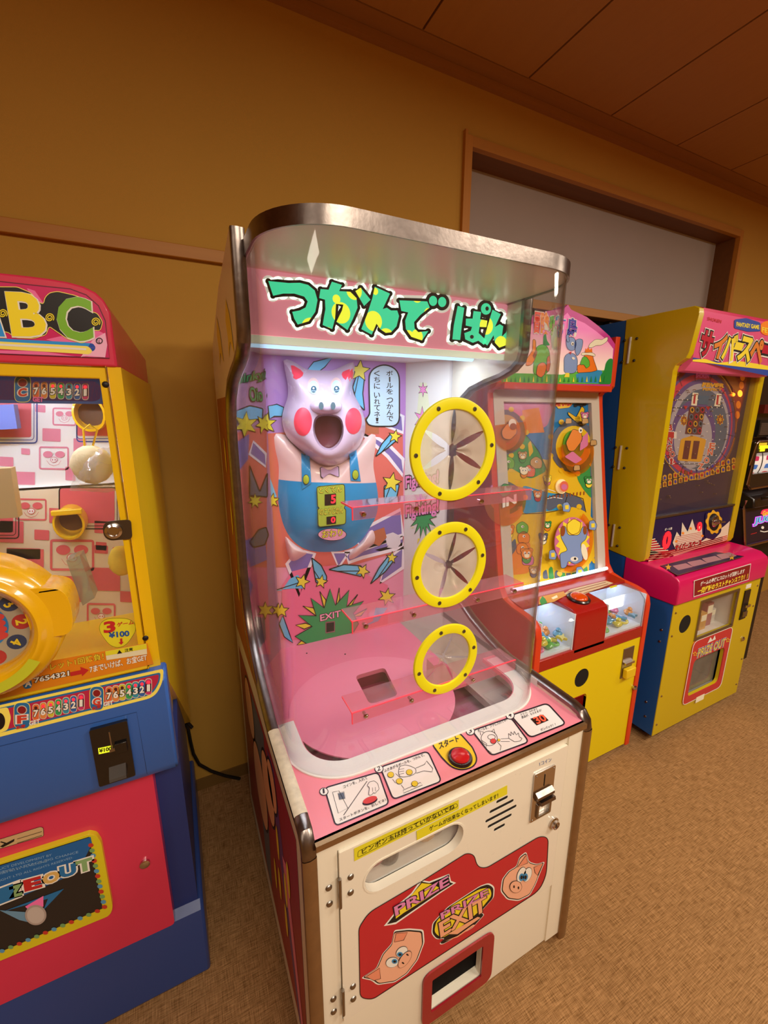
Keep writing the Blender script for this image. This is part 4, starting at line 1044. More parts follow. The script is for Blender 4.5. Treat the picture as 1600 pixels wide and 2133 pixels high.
hnd = rq(r2((1150, 222), (1148, 195), (1162, 210), (1160, 186), (1175, 205), (1178, 184), (1190, 205), (1200, 192), (1205, 215), (1220, 222), (1210, 236), (1180, 240)), 2); A.line(hnd, .9, LN, 3, True)
A.poly(r2((1262, 120), (1328, 98), (1358, 128), (1295, 155)), LEDB, 3)
A.text('30', *r2((1300, 148), (1350, 127), (1275, 116)), M('led orange', 'ff4a30', .4, emit=.9), 4, .02)
yl = rq(r2((748, 250), (893, 192), (960, 268), (988, 330), (965, 372), (905, 388), (850, 372), (800, 320)), [9, 9, 4, 14, 14, 14, 14, 4])
A.poly(yl, M('start yellow', 'f0d028', .4), 1); A.line(yl, 3.0, LN, 2, True)
A.text('スタート', *r2((790, 278), (892, 236), (782, 246)), LN, 3, .03)
obj('console_artwork', A, con)
bc_ = pz.hit(r2((896, 325))[0], 0)
b_ = MB(); b_.lathe((bc_[0], bc_[1], .7510), (0, 0, 1), [(.0275, 0), (.0275, .004), (.0255, .007), (.0215, .007), (.0215, .004)], M('button ring black', '1a1012', .25, coat=.5), 36)
sb = obj('start_button', b_, G, label='round red start button in a black ring')
b_ = MB(); b_.lathe((bc_[0], bc_[1], .7515), (0, 0, 1), [(.021, 0), (.021, .0075), (.0195, .0105), (.014, .0128), (.007, .0138), (0, .014)], M('button red', 'c81c24', .18, coat=.7), 36)
obj('button_cap', b_, sb)
# ================================================================ ROULETTE PRIZE MACHINE (left edge)
R = thing('roulette_prize_machine', 'yellow, pink and blue roulette prize machine with hanging prizes behind glass at the left edge', 'arcade machine', (-.44, 1.27, 0))
z1 = zz(0, 550, .28125); z2 = zz(0, 1100, .28125); z3 = zz(0, 1600, .3125)
YB1 = M('yellow cabinet paint', 'f2c60c', .32, coat=.4); PK1 = M('raspberry paint', 'dc3458', .35, coat=.3); BL1 = M('blue cabinet paint', '3268c0', .34, coat=.4); BLD1 = M('dark blue base paint', '24387a', .4)
XLm, XRm = -.80, -.075; XC = (XLm+XRm)/2
pA = PY(.965)
rt = [pA.uv(p) for p in ((60, 574), (100, 579), (140, 586), (172, 595), (198, 608), (215, 624), (228, 650), (243, 762))]
zt = rt[0][1]
rt = [(x, z) for x, z in rt]; rt[-1] = (-.080, 1.583); rt[-2] = (-.080, rt[-2][1])
out = [(2*XC-x, z) for x, z in rt[::-1]]+rt
out = [(x, z) for x, z in out]
bkq = [(x+(.03 if x > XC else -.03), 1.583+(z-1.583)*.72) for x, z in out]
mb = MB(); mb.loft([[(x, .965, z) for x, z in out], [(x, 1.50, z) for x, z in bkq]], PK1, True, True, True)
hd1 = obj('header', mb, R, recalc=True, bevel=.004)
A = Art(pA, .001)
MG = M('magenta print', 'c8185c', .35, emit=.12); PKS = M('header pink print', 'e86aa0', .35, emit=.12); BY = M('letter yellow', 'f0d820', .35, emit=.12); BG = M('letter green', '78b028', .35, emit=.12); BB1 = M('letter blue', '2890d8', .35, emit=.12); BK1 = M('letter black', '120e10', .4); OUT1 = M('outline yellow', 'f4e060', .4, emit=.1)
ao = z1((-300, 128), (0, 130), (250, 158), (520, 185), (640, 230), (730, 310), (780, 420), (812, 698), (0, 665), (-300, 655))
A.poly(ao, MG, 0); A.line(ao, 2.0, M('header groove', '6a1030', .5), 1, True)
for q in (((200, 180), (260, 200), (330, 300), (330, 290), (290, 330), (240, 250)), ((340, 560), (700, 480), (780, 520), (775, 690), (600, 690), (640, 640), (500, 600)), ((0, 640), (300, 645), (600, 690), (0, 663))):
    A.poly(z1(*q), PKS, 1)
A.poly(z1((690, 560), (780, 510), (795, 600), (780, 692), (640, 680), (600, 690)), M('pale pink print', 'f0b0cc', .4, emit=.1), 2)
bb = rq(z1((-300, 170), (130, 172), (232, 215), (292, 285), (325, 300), (335, 250), (370, 215), (430, 205), (560, 235), (625, 262), (655, 350), (720, 365), (762, 430), (745, 495), (690, 490), (678, 560), (610, 588), (500, 555), (420, 500), (365, 462), (345, 525), (255, 552), (120, 548), (60, 505), (-300, 480)), 6)
A.poly(bb, BK1, 3); A.line(bb, 1.4, OUT1, 4, True)
A.poly(rq(z1((-300, 540), (0, 552), (690, 588), (712, 620), (695, 648), (0, 600), (-300, 590)), 5), BB1, 2); A.poly(rq(z1((-300, 568), (0, 575), (655, 610), (688, 645), (665, 670), (0, 630), (-300, 620)), 5), OUT1, 3); A.poly(z1((-300, 585), (0, 590), (640, 625), (640, 640), (0, 606), (-300, 600)), WHT, 4)
for ch, bl, br, tl, mat in (('A', (-230, 520), (30, 530), (-215, 215), BB1), ('B', (112, 528), (345, 530), (62, 225), BY), ('C', (452, 560), (690, 565), (428, 255), BG)):
    A.text(ch, *z1(bl, br, tl), WHT, 5, .045); A.text(ch, *z1((bl[0]-5, bl[1]-4), (br[0]-5, br[1]-4), (tl[0]-5, tl[1]-4)), mat, 6, .03)
for c_ in ((25, 370), (370, 400), (710, 432)):
    c_ = z1(c_)[0]
    A.line([(c_[0]+(1.8+.58*t)*math.cos(t)*1.0, c_[1]+(1.8+.58*t)*math.sin(t)) for t in np.linspace(0, 4.2*PI, 46)], 2.0, BY, 6)
A.text('®', *z1((712, 592), (762, 592), (712, 548)), BK1, 6, .02)
obj('header_lettering', A, hd1)
# cabinet shell: sides, posts, top rail
zb0, zt0 = .955, 1.583
mb = MB()
mb.loft([[(XRm-.022, .97, zb0), (XRm, .97, zb0), (XRm, .97, zt0), (XRm-.022, .97, zt0)], [(XRm+.008, 1.5, zb0-.55), (XRm+.03, 1.5, zb0-.55), (XRm+.03, 1.5, zt0-.001), (XRm+.008, 1.5, zt0-.001)]], YB1, True, True, True)
mb.prism([(.97, zb0), (1.10, .70), (1.5, .40), (1.5, .95), (1.1, 1.0)], 'x', XRm-.02, XRm-.0005, YB1)
obj('side_panel', mb, R, recalc=True)
mb = MB().loft([[(XLm, .97, zb0), (XLm+.022, .97, zb0), (XLm+.022, .97, zt0), (XLm, .97, zt0)], [(XLm-.03, 1.5, zb0-.55), (XLm-.008, 1.5, zb0-.55), (XLm-.008, 1.5, zt0), (XLm-.03, 1.5, zt0)]], YB1, True, True, True)
obj('side_panel', mb, R, recalc=True)
obj('back_board', MB().box(XLm, XRm, 1.48, 1.5, .2, 1.58, BLD1), R)
gi = (XLm+.045, XRm-.036, 1.006, 1.561)
fr = obj('glass_door_frame', MB().plate(PY(.963), [(XLm+.024, .958), (XRm-.024, .958), (XRm-.024, 1.582), (XLm+.024, 1.582)], [[(gi[0], gi[2]), (gi[1], gi[2]), (gi[1], gi[3]), (gi[0], gi[3])]], .022, YB1), R, bevel=.002)
obj('door_glass', MB().box(gi[0]-.004, gi[1]+.004, .974, .977, gi[2]-.004, gi[3]+.004, thin_clear('door glass', (.95, .95, .95), .02, .02)), fr)
obj('ledge', MB().prism([(.985, .99), (1.05, .965), (1.05, .96), (.985, .96)], 'x', gi[0], gi[1], YB1), R)
for p in ((220, 801), (303, 1329)):
    m_ = MB(); dome(PY(.963), p, .006, .003, BLK, m_, 10); obj('door_screw', m_, fr)
# lock plate
pL = PY(.961); lp = rq([pL.uv(p) for p in ((214, 1096), (222, 1086), (273, 1082), (276, 1122), (228, 1126), (216, 1116))], .008)
lo = obj('lock_plate', MB().plate(pL, lp, [], .004, M('gunmetal', '6a6258', .3, .9), h=.002), fr)
q = pL.hit((237, 1105)); obj('lock_barrel', MB().lathe((q[0], .959, q[2]), (0, -1, 0), [(.016, 0), (.015, .006), (.010, .008), (.009, .004), (0, .004)], CHROME, 20), lo)
# seven-light strip behind the glass
pS = PY(.985); SB = M('strip blue', '2c4a80', .35, emit=.25); SM = M('strip crimson', 'a8203c', .35, emit=.25)  # emission added to both colours to lift the dark strip
A = Art(pS, 0); CB = M('badge blue', '2474b0', .35); LR = M('lamp red lit', 'ff2838', .35, emit=1.2); LO = M('lamp off', '5a2420', .4)
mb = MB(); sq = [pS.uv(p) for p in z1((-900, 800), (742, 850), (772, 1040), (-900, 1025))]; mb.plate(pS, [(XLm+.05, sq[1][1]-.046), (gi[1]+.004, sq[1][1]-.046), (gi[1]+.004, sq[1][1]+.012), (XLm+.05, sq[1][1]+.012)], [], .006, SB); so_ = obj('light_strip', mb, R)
def strip(A, z, badge, letter, lamp0, numsy, pts, lit, L=1, sc=1.0):
    """badge px centre, then the seven number pills"""
    (bx, by), (bw, bh) = badge
    A.poly(rq(z((bx-bw, by-bh), (bx+bw, by-bh*1.05), (bx+bw, by+bh), (bx-bw, by+bh)), 14*sc), OUT1, L); A.poly(rq(z((bx-bw+5, by-bh+5), (bx+bw-5, by-bh*1.05+5), (bx+bw-5, by+bh-5), (bx-bw+5, by+bh-5)), 12*sc), CB, L+1)
    A.ell(z((bx, by-bh*.45))[0], bw*.62*.28, bh*.34*.28, M('lamp ring', 'd0c8b8', .4), L+2); A.ell(z((bx, by-bh*.45))[0], bw*.5*.28, bh*.28*.28, M('lamp dark red', '8c1420', .25, coat=.5), L+3)
    A.text(letter, *z((bx-bw*.5, by+bh*.55), (bx+bw*.5, by+bh*.5), (bx-bw*.5, by+.02)), WHT, L+2, .11); A.text(letter, *z((bx-bw*.45, by+bh*.55), (bx+bw*.45, by+bh*.5), (bx-bw*.45, by+.02)), M('badge letter red', 'd8402c', .4), L+3, .05)
    cols = ['e8703c', 'e89048', 'd8c83c', '38a860', '3898b8', '3468b8', 'd03c78']
    for i, (x, y) in enumerate(pts):
        w = 26; h = 62
        A.poly(rq(z((x-w, y-h), (x+w, y-h-3), (x+w, y+h), (x-w, y+h)), 7), M('pill edge', 'e0d8c0', .4), L+1); A.poly(rq(z((x-w+4, y-h+5), (x+w-4, y-h+2), (x+w-4, y+h-5), (x-w+4, y+h-5)), 6), M('pill '+cols[i], cols[i], .35), L+2)
        A.ell(z((x, y-h*.55))[0], 3.4, 3.4, LR if i in lit else LO, L+3)
        A.text('7654321'[i], *z((x-16, y+30), (x+16, y+27), (x-16, y-16)), BLK, L+3, .09); A.text('7654321'[i], *z((x-15, y+30), (x+15, y+27), (x-15, y-16)), WHT, L+4, .04)
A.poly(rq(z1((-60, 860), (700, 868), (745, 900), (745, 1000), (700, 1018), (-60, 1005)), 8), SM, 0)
strip(A, z1, ((168, 925), (62, 100)), 'C', None, None, [(268, 935), (328, 936), (392, 938), (452, 940), (512, 942), (572, 944), (632, 946)], (2, 3, 5, 6))
A.text('GET', *z1((246, 1018), (322, 1020), (246, 985)), PKS, 6, .05)
obj('strip_lettering', A, so_)
# interior
pI = PY(1.30); IW = M('interior white', 'f0f0ee', .4); SQ = M('square pink print', 'e088a0', .4); SQ2 = M('square red print', 'd8606a', .4)
zfold = pI.uv((170, 1008))[1]
ib = obj('inner_panel', MB().box(XLm+.02, XRm+.01, 1.30, 1.31, zfold, 1.60, IW), R); ib2 = obj('inner_panel', MB().box(XLm+.02, XRm+.01, 1.275, 1.285, .90, zfold, M('interior dimmed tan', 'e0d2b8', .4)).box(XLm+.02, XRm+.01, 1.275, 1.31, zfold-.004, zfold, IW), R)  # lower half stepped out and tinted tan for the dimmer light there
obj('inner_side', MB().box(XRm-.024, XRm-.022, .99, 1.28, .96, 1.58, YB1), R)
obj('interior_lamp', MB().tube([(XLm+.05, 1.05, 1.575), (XRm-.06, 1.05, 1.575)], .012, M('lit tube b', 'eef4ff', .4, emit=3.6), 10), R, label='glowing white tube inside the machine')
obj('interior_floor', MB().box(XLm+.02, XRm-.02, .985, 1.28, .955, .960, YB1), R)
obj('interior_roof', MB().box(XLm+.02, XRm-.02, .99, 1.30, 1.592, 1.598, IW), R)
A = Art(pI, .0008); A2 = Art(PY(1.275), .0008)
def sqr(A, z, x0, y0, x1, y1, mat, r=2): A.poly(rq(z((x0, y0), (x1, y0+6), (x1, y1+6), (x0, y1)), r), mat, 1)
def sqf(A, z, x0, y0, x1, y1, mat, w=3.4):
    p = rq(z((x0, y0), (x1, y0+4), (x1, y1+4), (x0, y1)), 4); A.line(p, w, mat, 1, True)
    cx_, cy_ = (x0+x1)/2, (y0+y1)/2; s_ = (x1-x0)/150
    for dx in (-32, 32): A.ell(z((cx_+dx*s_, cy_-18*s_))[0], 7.2*s_, 5*s_, mat, 2)
    A.ell(z((cx_, cy_+10*s_))[0], 5.5*s_, 4.5*s_, mat, 2); A.ell(z((cx_, cy_+10*s_))[0], 4.6*s_, 3.6*s_, IW, 3)
    for dx in (-7, 7): A.ell(z((cx_+dx*s_, cy_+10*s_))[0], .9*s_, 1.4*s_, mat, 4)
    A.line(z((cx_-38*s_, cy_+14*s_), (cx_-24*s_, cy_+34*s_), (cx_, cy_+42*s_), (cx_+24*s_, cy_+34*s_), (cx_+38*s_, cy_+14*s_)), .8, mat, 2)
for q in ((262, 1040, 338, 1095), (315, 1215, 450, 1310), (158, 1362, 222, 1408), (0, 1425, 100, 1495), (75, 1535, 260, 1630), (545, 1290, 640, 1400), (485, 1500, 560, 1600)): sqr(A, z1, *q, SQ)
sqf(A, z1, 395, 1068, 560, 1190, SQ); sqf(A, z1, 295, 1355, 505, 1515, SQ)
NV = M('navy outline print', '24489c', .35)
def holebox(A, z, x0, y0, x1, y1, oc):
    for k, (d, w_, mm) in enumerate(((0, 2.6, oc), (-22, 1.4, oc))): A.line(rq(z((x0-d*.0, y0), (x1+d, y0), (x1+d, y1+d), (x0-d*.0, y1+d)), 8), w_, mm, 2, True)
    A.poly(rq(z((x0+4, y0+4), (x1-42, y0+4), (x1-42, y1-42), (x0+4, y1-42)), 5), SQ2, 1)
holebox(A, z1, -300, 1000, 275, 1325, NV); holebox(A, z1, 570, 1000, 900, 1315, NV)
for q in ((365, 1805, 470, 1915), (255, 1965, 365, 2040), (0, 1900, 175, 2060), (700, 1900, 800, 1990), (50, 2100, 300, 2180), (700, 2080, 800, 2140)): sqr(A2, z1, *q, SQ2)
sqf(A2, z1, 125, 1740, 340, 1890, SQ2)
holebox(A2, z1, 440, 1655, 890, 1960, BLK); holebox(A2, z1, -300, 1860, 140, 2030, BLK)
for q in ((50, 150, 325, 320), (650, 290, 890, 460), (280, 350, 610, 540), (890, 465, 1000, 545), (710, 100, 790, 160), (835, 140, 960, 260)): sqr(A2, z2, *q, SQ2)
sqf(A2, z2, 380, 90, 690, 305, SQ2, 5); sqf(A2, z2, 650, 560, 850, 715, SQ2, 4)
A2.line(rq(z2((520, 890), (540, 780), (800, 730), (860, 800), (860, 890)), 8), 8, SQ2, 1)
obj('inner_print', A, ib); obj('inner_print', A2, ib2)
# yellow prize holders on the back wall
def holder(c, wpx, y, label):
    P = PY(y).hit(c); r = wpx
    mb = MB(); n = 16
    ringo = [(P[0]+r*math.cos(a), y-.05-.0*a, P[2]+r*1.25*math.sin(a)) for a in np.linspace(0, 2*PI, n, endpoint=False)]
    mb.lathe((P[0], y-.001, P[2]), (0, -1, 0), [(r, 0), (r, .05), (r*.86, .052), (r*.84, .002)], YB1, 22, sy=1.25)
    mb2 = MB().box(P[0]-r*.9, P[0]+r*1.0, y-.062, y-.048, P[2]+r*.75, P[2]+r*1.15, YB1)
    h_ = obj('prize_holder', mb, R, recalc=True); obj('latch', mb2, h_, bevel=.002); obj('holder_well', MB().lathe((P[0], y-.003, P[2]), (0, -1, 0), [(0, 0), (r*.86, 0), (r*.86, .001), (0, .001)], M('holder dark', '6a4420', .4), 20), h_)
    return P
holder((192, 862), .034, 1.30, ''); holder((152, 1082), .032, 1.275, ''); holder((-60, 880), .034, 1.30, ''); holder((-40, 1090), .032, 1.275, '')
# 3 games 100 yen sticker and caution sticker on the glass
pG = PY(.973); A = Art(pG, .001)
cl = []
for i in range(48):
    a = 2*PI*i/48; rr_ = 1+.10*math.cos(3*a+PI/2*0+1.6); cl.append(z2((872+130*rr_*math.cos(a), 762+108*rr_*math.sin(a)))[0])
A.poly(cl, M('sticker lime', 'e8e030', .35), 1); A.line(cl, 1.0, M('olive line', '8a8420', .4), 2, True)
RDL = M('red lettering', 'c8282c', .4); BLL = M('blue lettering', '2458a8', .4)
A.text('3', *z2((778, 772), (850, 762), (775, 695)), RDL, 3, .04); A.text('ゲーム', *z2((868, 728), (990, 708), (868, 698)), RDL, 3, .03); A.text('¥100', *z2((812, 810), (958, 795), (808, 770)), BLL, 3, .04)
A.poly(z2((890, 815), (906, 813), (908, 840), (918, 838), (900, 860), (878, 844), (892, 842)), RDL, 3)
obj('price_sticker', A, fr, label='yellow cloud-shaped price sticker')
pF = PY(.963); A = Art(pF, .0008)
ORG = M('orange print', 'e88a1c', .35); YLW = M('lettering yellow', 'f2d838', .35)
A.poly(z2((-900, 1500), (-900, 1300), (0, 1172), (230, 1010), (1090, 850), (1138, 1005), (0, 1262)), ORG, 0)
A.text('ルーレット1回勝負！', *z2((240, 1078), (770, 968), (232, 1030)), M('dark brown line', '5a3410', .4), 1, .045); A.text('ルーレット1回勝負！', *z2((240, 1078), (770, 968), (232, 1030)), YLW, 2, .015)
A.text('7までいけば、お宝GET', *z2((668, 1068), (1088, 975), (664, 1020)), M('orange dark', 'a85414', .4), 1, .07); A.text('7までいけば、お宝GET', *z2((668, 1068), (1088, 975), (664, 1020)), WHT, 2, .025)
A.text('7654321', *z2((258, 1142), (512, 1088), (255, 1108)), BLK, 2, .09); A.text('7654321', *z2((258, 1142), (512, 1088), (255, 1108)), WHT, 3, .03)
A.poly(z2((520, 1065), (600, 1048), (596, 1025), (660, 1048), (610, 1095), (606, 1078), (524, 1095)), RDL, 2)
A.poly(rq(z2((160, 1105), (228, 1092), (242, 1180), (178, 1192)), 8), CB, 1); A.ell(z2((198, 1112))[0], 8, 6, RDL, 2); A.text('A', *z2((190, 1172), (232, 1165), (188, 1132)), WHT, 2, .05)
A.poly(z2((780, 910), (1085, 852), (1090, 930), (790, 975)), M('caution sticker', 'ece4c0', .4), 3); A.poly(z2((780, 910), (1085, 852), (1088, 890), (784, 942)), M('sticker lime', 'e8e030', .35), 4)
A.poly(z2((868, 928), (885, 898), (906, 922)), BLK, 5); A.text('注意', *z2((925, 915), (985, 905), (923, 890)), BLK, 5, .02)
obj('front_lettering', A, fr)
# roulette wheel housing
pW = PY(.93)
wc = np.array([-.345, 1.13]); ri_ = .082; ro_w = .130
def wp(r, y): return [(wc[0]+r*math.cos(2*PI*i/64), y, wc[1]+r*math.sin(2*PI*i/64)) for i in range(64)]
YW1 = M('wheel housing yellow', 'f4bc10', .25, coat=.7)
mb = MB(); mb.loft([wp(ro_w, .965), wp(ro_w, .91), wp(ro_w-.006, .897), wp(ro_w-.02, .890), wp(ri_+.024, .888), wp(ri_+.02, .882), wp(ri_+.015, .880), wp(ri_+.010, .884), wp(ri_, .895), wp(ri_-.001, .93)], YW1)
wh = obj('wheel_housing', mb, R, recalc=True, angle=50)
mb = MB().prism(rq([(-.26, 1.105), (-.205, 1.10), (-.197, 1.14), (-.202, 1.185), (-.225, 1.198), (-.27, 1.20)], .018), 'y', .893, .962, YW1); obj('housing_lug', mb, wh, recalc=True, bevel=.006)
pD = PY(.925); A = Art(pD, .0); A.poly([(wc[0]+ri_*math.cos(2*PI*i/64), wc[1]+ri_*math.sin(2*PI*i/64)) for i in range(64)], M('wheel face grey', 'b0a894', .4), 0, False)
A.poly([(wc[0]+ri_*.55*math.cos(2*PI*i/40), wc[1]+ri_*.55*math.sin(2*PI*i/40)) for i in range(40)], M('wheel blue print', '3484c8', .4), 1, False)
for i, t in enumerate('3241735624'):
    a = math.radians(35-i*36); cx_, cz_ = wc[0]+ri_*.78*math.cos(a), wc[1]+ri_*.78*math.sin(a)
    mt = M('coin red', 'b83a3c', .35, coat=.5) if i % 2 else M('coin navy', '34466c', .35, coat=.5)
    A.poly([(cx_+.0145*math.cos(q), cz_+.0145*math.sin(q)) for q in np.linspace(0, 2*PI, 20, endpoint=False)], mt, 1, False)
    v0, f0 = textmesh(t, .03); xs = [p[0] for p in v0]; ys = [p[1] for p in v0]; s_ = .017/(max(ys)-min(ys)); ca, sa = math.cos(a-PI/2), math.sin(a-PI/2)
    A.add([pD.at((cx_+((x-np.mean([min(xs), max(xs)]))*ca-(y-np.mean([min(ys), max(ys)]))*sa)*s_, cz_+((x-np.mean([min(xs), max(xs)]))*sa+(y-np.mean([min(ys), max(ys)]))*ca)*s_), A.hh(3)) for x, y in v0], f0, YLW)
for k in range(4): A.ell((wc[0]+.028, wc[1]-.005-.012*k+.02), .014, .008, M('cartoon red print', 'd84a48', .4), 2+k % 2, px=False)
obj('wheel_face', A, wh)
lip = MB(); a0, a1 = math.radians(-88), math.radians(-35)
lip.loft([[ (wc[0]+r*math.cos(t), .8785, wc[1]+r*math.sin(t)) for r in (ri_+.012, ri_+.030)] for t in np.linspace(a0, a1, 14)], M('lime badge', 'c8d030', .4), close=False); obj('wheel_badge', lip, wh)
# blue console and lower body
pC = PY(.93)
mb = MB().prism([(.97, .955), (.94, .953), (.93, .94), (.93, .73), (.945, .705), (.985, .69), (.985, .955)], 'x', XLm-.005, -.064, BL1)
cs = obj('console', mb, R, recalc=True, bevel=.006)
A = Art(pC, .0006)
so3 = rq(z2((-900, 1590), (-900, 1360), (0, 1310), (1210, 1040), (1208, 1130), (1150, 1250), (0, 1545)), [0, 0, 0, 6, 14, 20, 0])
A.poly(so3, OUT1, 0); c3 = np.mean(np.array(so3[-20:]), 0)
so4 = rq(z2((-900, 1565), (-900, 1385), (0, 1330), (1190, 1066), (1185, 1135), (1130, 1232), (0, 1515)), [0, 0, 0, 6, 12, 18, 0]); A.poly(so4, CB, 1)
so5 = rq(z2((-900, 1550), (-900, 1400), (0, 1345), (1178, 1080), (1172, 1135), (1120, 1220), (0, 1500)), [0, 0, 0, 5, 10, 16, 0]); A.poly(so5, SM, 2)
def shear(dx): return lambda *ps: z2(*[(x, y) for x, y in ps])
strip(A, z2, ((165, 1385), (62, 98)), 'F', None, None, [(268, 1360), (322, 1348), (378, 1336), (434, 1322), (490, 1310), (546, 1298), (602, 1284)], (1, 2, 3, 4, 5, 6), L=3)
strip(A, z2, ((718, 1258), (54, 90)), 'G', None, None, [(808, 1232), (858, 1222), (906, 1212), (956, 1204), (1004, 1194), (1052, 1184), (1100, 1172)], (3, 4, 5, 6), L=3)
for bl, br, tl in (((222, 1455), (298, 1435), (222, 1425)), ((770, 1312), (838, 1298), (770, 1284))): A.text('GET', *z2(bl, br, tl), WHT, 8, .05)
for bl, br, tl in (((125, 1482), (190, 1468), (125, 1458)), ((686, 1340), (748, 1326), (686, 1316))): A.text('お宝', *z2(bl, br, tl), RDL, 8, .05)
sl = rq(z2((-40, 1340), (60, 1320), (85, 1400), (60, 1490), (-40, 1530)), 6); A.poly(sl, OUT1, 4); A.ell(z2((-5, 1425))[0], 13, 18, BLK, 5)
A.line(z2((-900, 1840), (0, 1615), (1012, 1362), (1090, 1820)), .9, M('seam navy', '18305c', .5), 0)
obj('console_lettering', A, cs)
# coin mechanism
pM = PY(.926); cmq = [pM.uv(p) for p in z2((662, 1490), (940, 1418), (1008, 1818), (738, 1908))]
x0, x1, z0_, z1_ = (cmq[0][0]+cmq[3][0])/2, (cmq[1][0]+cmq[2][0])/2, (cmq[2][1]+cmq[3][1])/2, (cmq[0][1]+cmq[1][1])/2
co = obj('coin_unit', MB().prism(rect(x0, x1, z0_, z1_, .004), 'y', .921, .931, M('coin unit black', '100e0e', .18, coat=.6)), R, recalc=True, bevel=.0015, label='glossy black coin unit')
obj('coin_slot', MB().box((x0+x1)/2-.0012, (x0+x1)/2+.0012, .9195, .9212, z1_-.055, z1_-.014, STEEL).box((x0+x1)/2-.005, (x0+x1)/2+.005, .9195, .9212, z1_-.062, z1_-.055, STEEL), co)
obj('return_button', MB().box(x1-.028, x1-.006, .915, .9212, z1_-.068, z1_-.044, M('coin unit black', '100e0e', .18)), co, bevel=.001)
obj('return_tray', MB().prism([(.9212, z0_+.012), (.905, z0_+.015), (.905, z0_+.022), (.9212, z0_+.04)], 'x', x0+.022, x1-.014, thin_clear('smoked flap', (.3, .28, .28), .05, .1)), co)
A = Art(PY(.9205), .0003); A.poly(z2((726, 1630), (832, 1608), (838, 1652), (732, 1675)), M('price display lit', 'd8e82c', .4, emit=.7), 0); A.text('¥100', *z2((738, 1662), (828, 1643), (735, 1635)), M('display dark', '3a3c10', .4), 1, .04)
obj('price_display', A, co)
# pink lower door, base
pP = PY(.983); PZ0, PZ1 = .205, .690
dr1 = obj('lower_door', MB().prism(rect(XLm+.03, -.122, PZ0, PZ1, .01), 'y', .983, 1.03, PK1), R, recalc=True, bevel=.005)
q = pP.hit((302, 1797)); obj('door_lock', MB().lathe((q[0], .983, q[2]), (0, -1, 0), [(.011, 0), (.011, .006), (.007, .008), (0, .008)], CHROME, 18), dr1)
obj('lower_body', MB().box(XLm+.01, -.065, 1.02, 1.5, .16, .70, BLD1), R)
obj('base', MB().prism([(.975, 0), (.985, .10), (1.0, .19), (1.02, .205), (1.55, .205), (1.56, 0)], 'x', XLm-.02, -.052, M('base blue paint', '2c4688', .35, coat=.3)), R, recalc=True, bevel=.008)
A = Art(pP, .0015)
yo = rq(z3((-900, 1500), (-900, 700), (0, 600), (600, 410), (650, 420), (680, 470), (757, 900), (735, 950), (0, 1250)), [0, 0, 0, 4, 6, 4, 8, 10, 0])
mb = MB().plate(pP, [pP.uv(p) for p in yo], [], .012, M('prize frame yellow', 'e0d020', .35, coat=.3), h=.012); pf1 = obj('prize_outlet_frame', mb, dr1, recalc=True, bevel=.002)
A = Art(pP, .0125)
A.poly(z3((-900, 1400), (-900, 740), (0, 612), (600, 425), (690, 900), (640, 920), (0, 1190)), M('flap dark print', '2a2624', .35), 0)
A.poly(z3((-900, 780), (0, 618), (610, 425), (620, 470), (560, 590), (430, 700), (0, 880), (-900, 1000)), M('flap blue print', '1c64a8', .35), 1)
for (t, bl, br, tl) in (('PRODUCT DEVELOPMENT BY', (-80, 665), (355, 548), (-82, 650)), ('AMUSEMENT MACHINE', (-60, 690), (325, 588), (-62, 675)), ('ATTRACTION ATTACK BIG CHANCE', (-140, 705), (530, 530), (-142, 690)), ('COPYRIGHT LTD ALL RIGHTS RESERVED.', (-100, 752), (495, 565), (-102, 738))):
    A.text(t, *z3(bl, br, tl), M('pale blue lettering', '8cb4d8', .4), 2)
for ch, bl, br, tl, mat in (('P', (-200, 905), (-125, 890), (-200, 800), CB), ('R', (-115, 885), (-30, 865), (-115, 790), PKS), ('I', (5, 860), (70, 835), (-5, 775), CB), ('Z', (85, 820), (155, 800), (78, 755), M('letter sage', '8cb478', .4)), ('E', (190, 775), (280, 750), (180, 710), RDL), ('O', (308, 735), (402, 705), (300, 675), M('letter sand', 'e0b868', .4)), ('U', (420, 690), (510, 665), (412, 625), CB), ('T', (530, 658), (620, 630), (520, 590), M('letter sage', '8cb478', .4))):
    A.text(ch, *z3(bl, br, tl), WHT, 3, .14); A.text(ch, *z3(bl, br, tl), mat, 4, .06)
A.poly(z3((30, 915), (435, 765), (300, 905), (330, 830)), CB, 3); A.poly(z3((10, 905), (200, 920), (260, 1000), (140, 970)), M('motion blue print', '6c98b8', .5), 2)
A.poly(z3((180, 880), (300, 810), (300, 880), (220, 920)), PKS, 4); A.ell(z3((250, 935))[0], 22, 21, M('ball print grey', 'b0a098', .5), 5); A.ell(z3((250, 935))[0], 18, 17, M('ball print light', 'c8bcb4', .5), 6)
cols = [M('dot red', 'c83c2c', .4), M('dot green', '78a868', .4), M('dot blue', '5c9cc8', .4)]
for i in range(13): A.ell(z3((612+7.5*i, 480+34*i))[0], 5.5, 4.2, cols[i % 3], 2+i % 2)
for i in range(17): A.ell(z3((655-57*i, 915+23.5*i))[0], 5.5, 4.0, cols[i % 3], 2+i % 2)
obj('prize_outlet_artwork', A, pf1)
A = Art(pP, .0008); tg = rq(z3((-60, 490), (270, 388), (290, 395), (292, 450), (0, 535), (-60, 552)), 3); A.poly(tg, M('tan notice', 'd0b080', .4), 0); A.line(tg, .8, BLK, 1, True)
A.poly(z3((0, 520), (30, 500), (0, 490), (10, 485), (45, 495), (98, 468), (95, 485), (60, 505), (20, 525)), BLK, 1)
for k in range(2): A.line(z3((115, 470+28*k), (280, 420+25*k)), 1.4, M('notice line', '6a5438', .5), 1)
obj('notice_sticker', A, dr1)

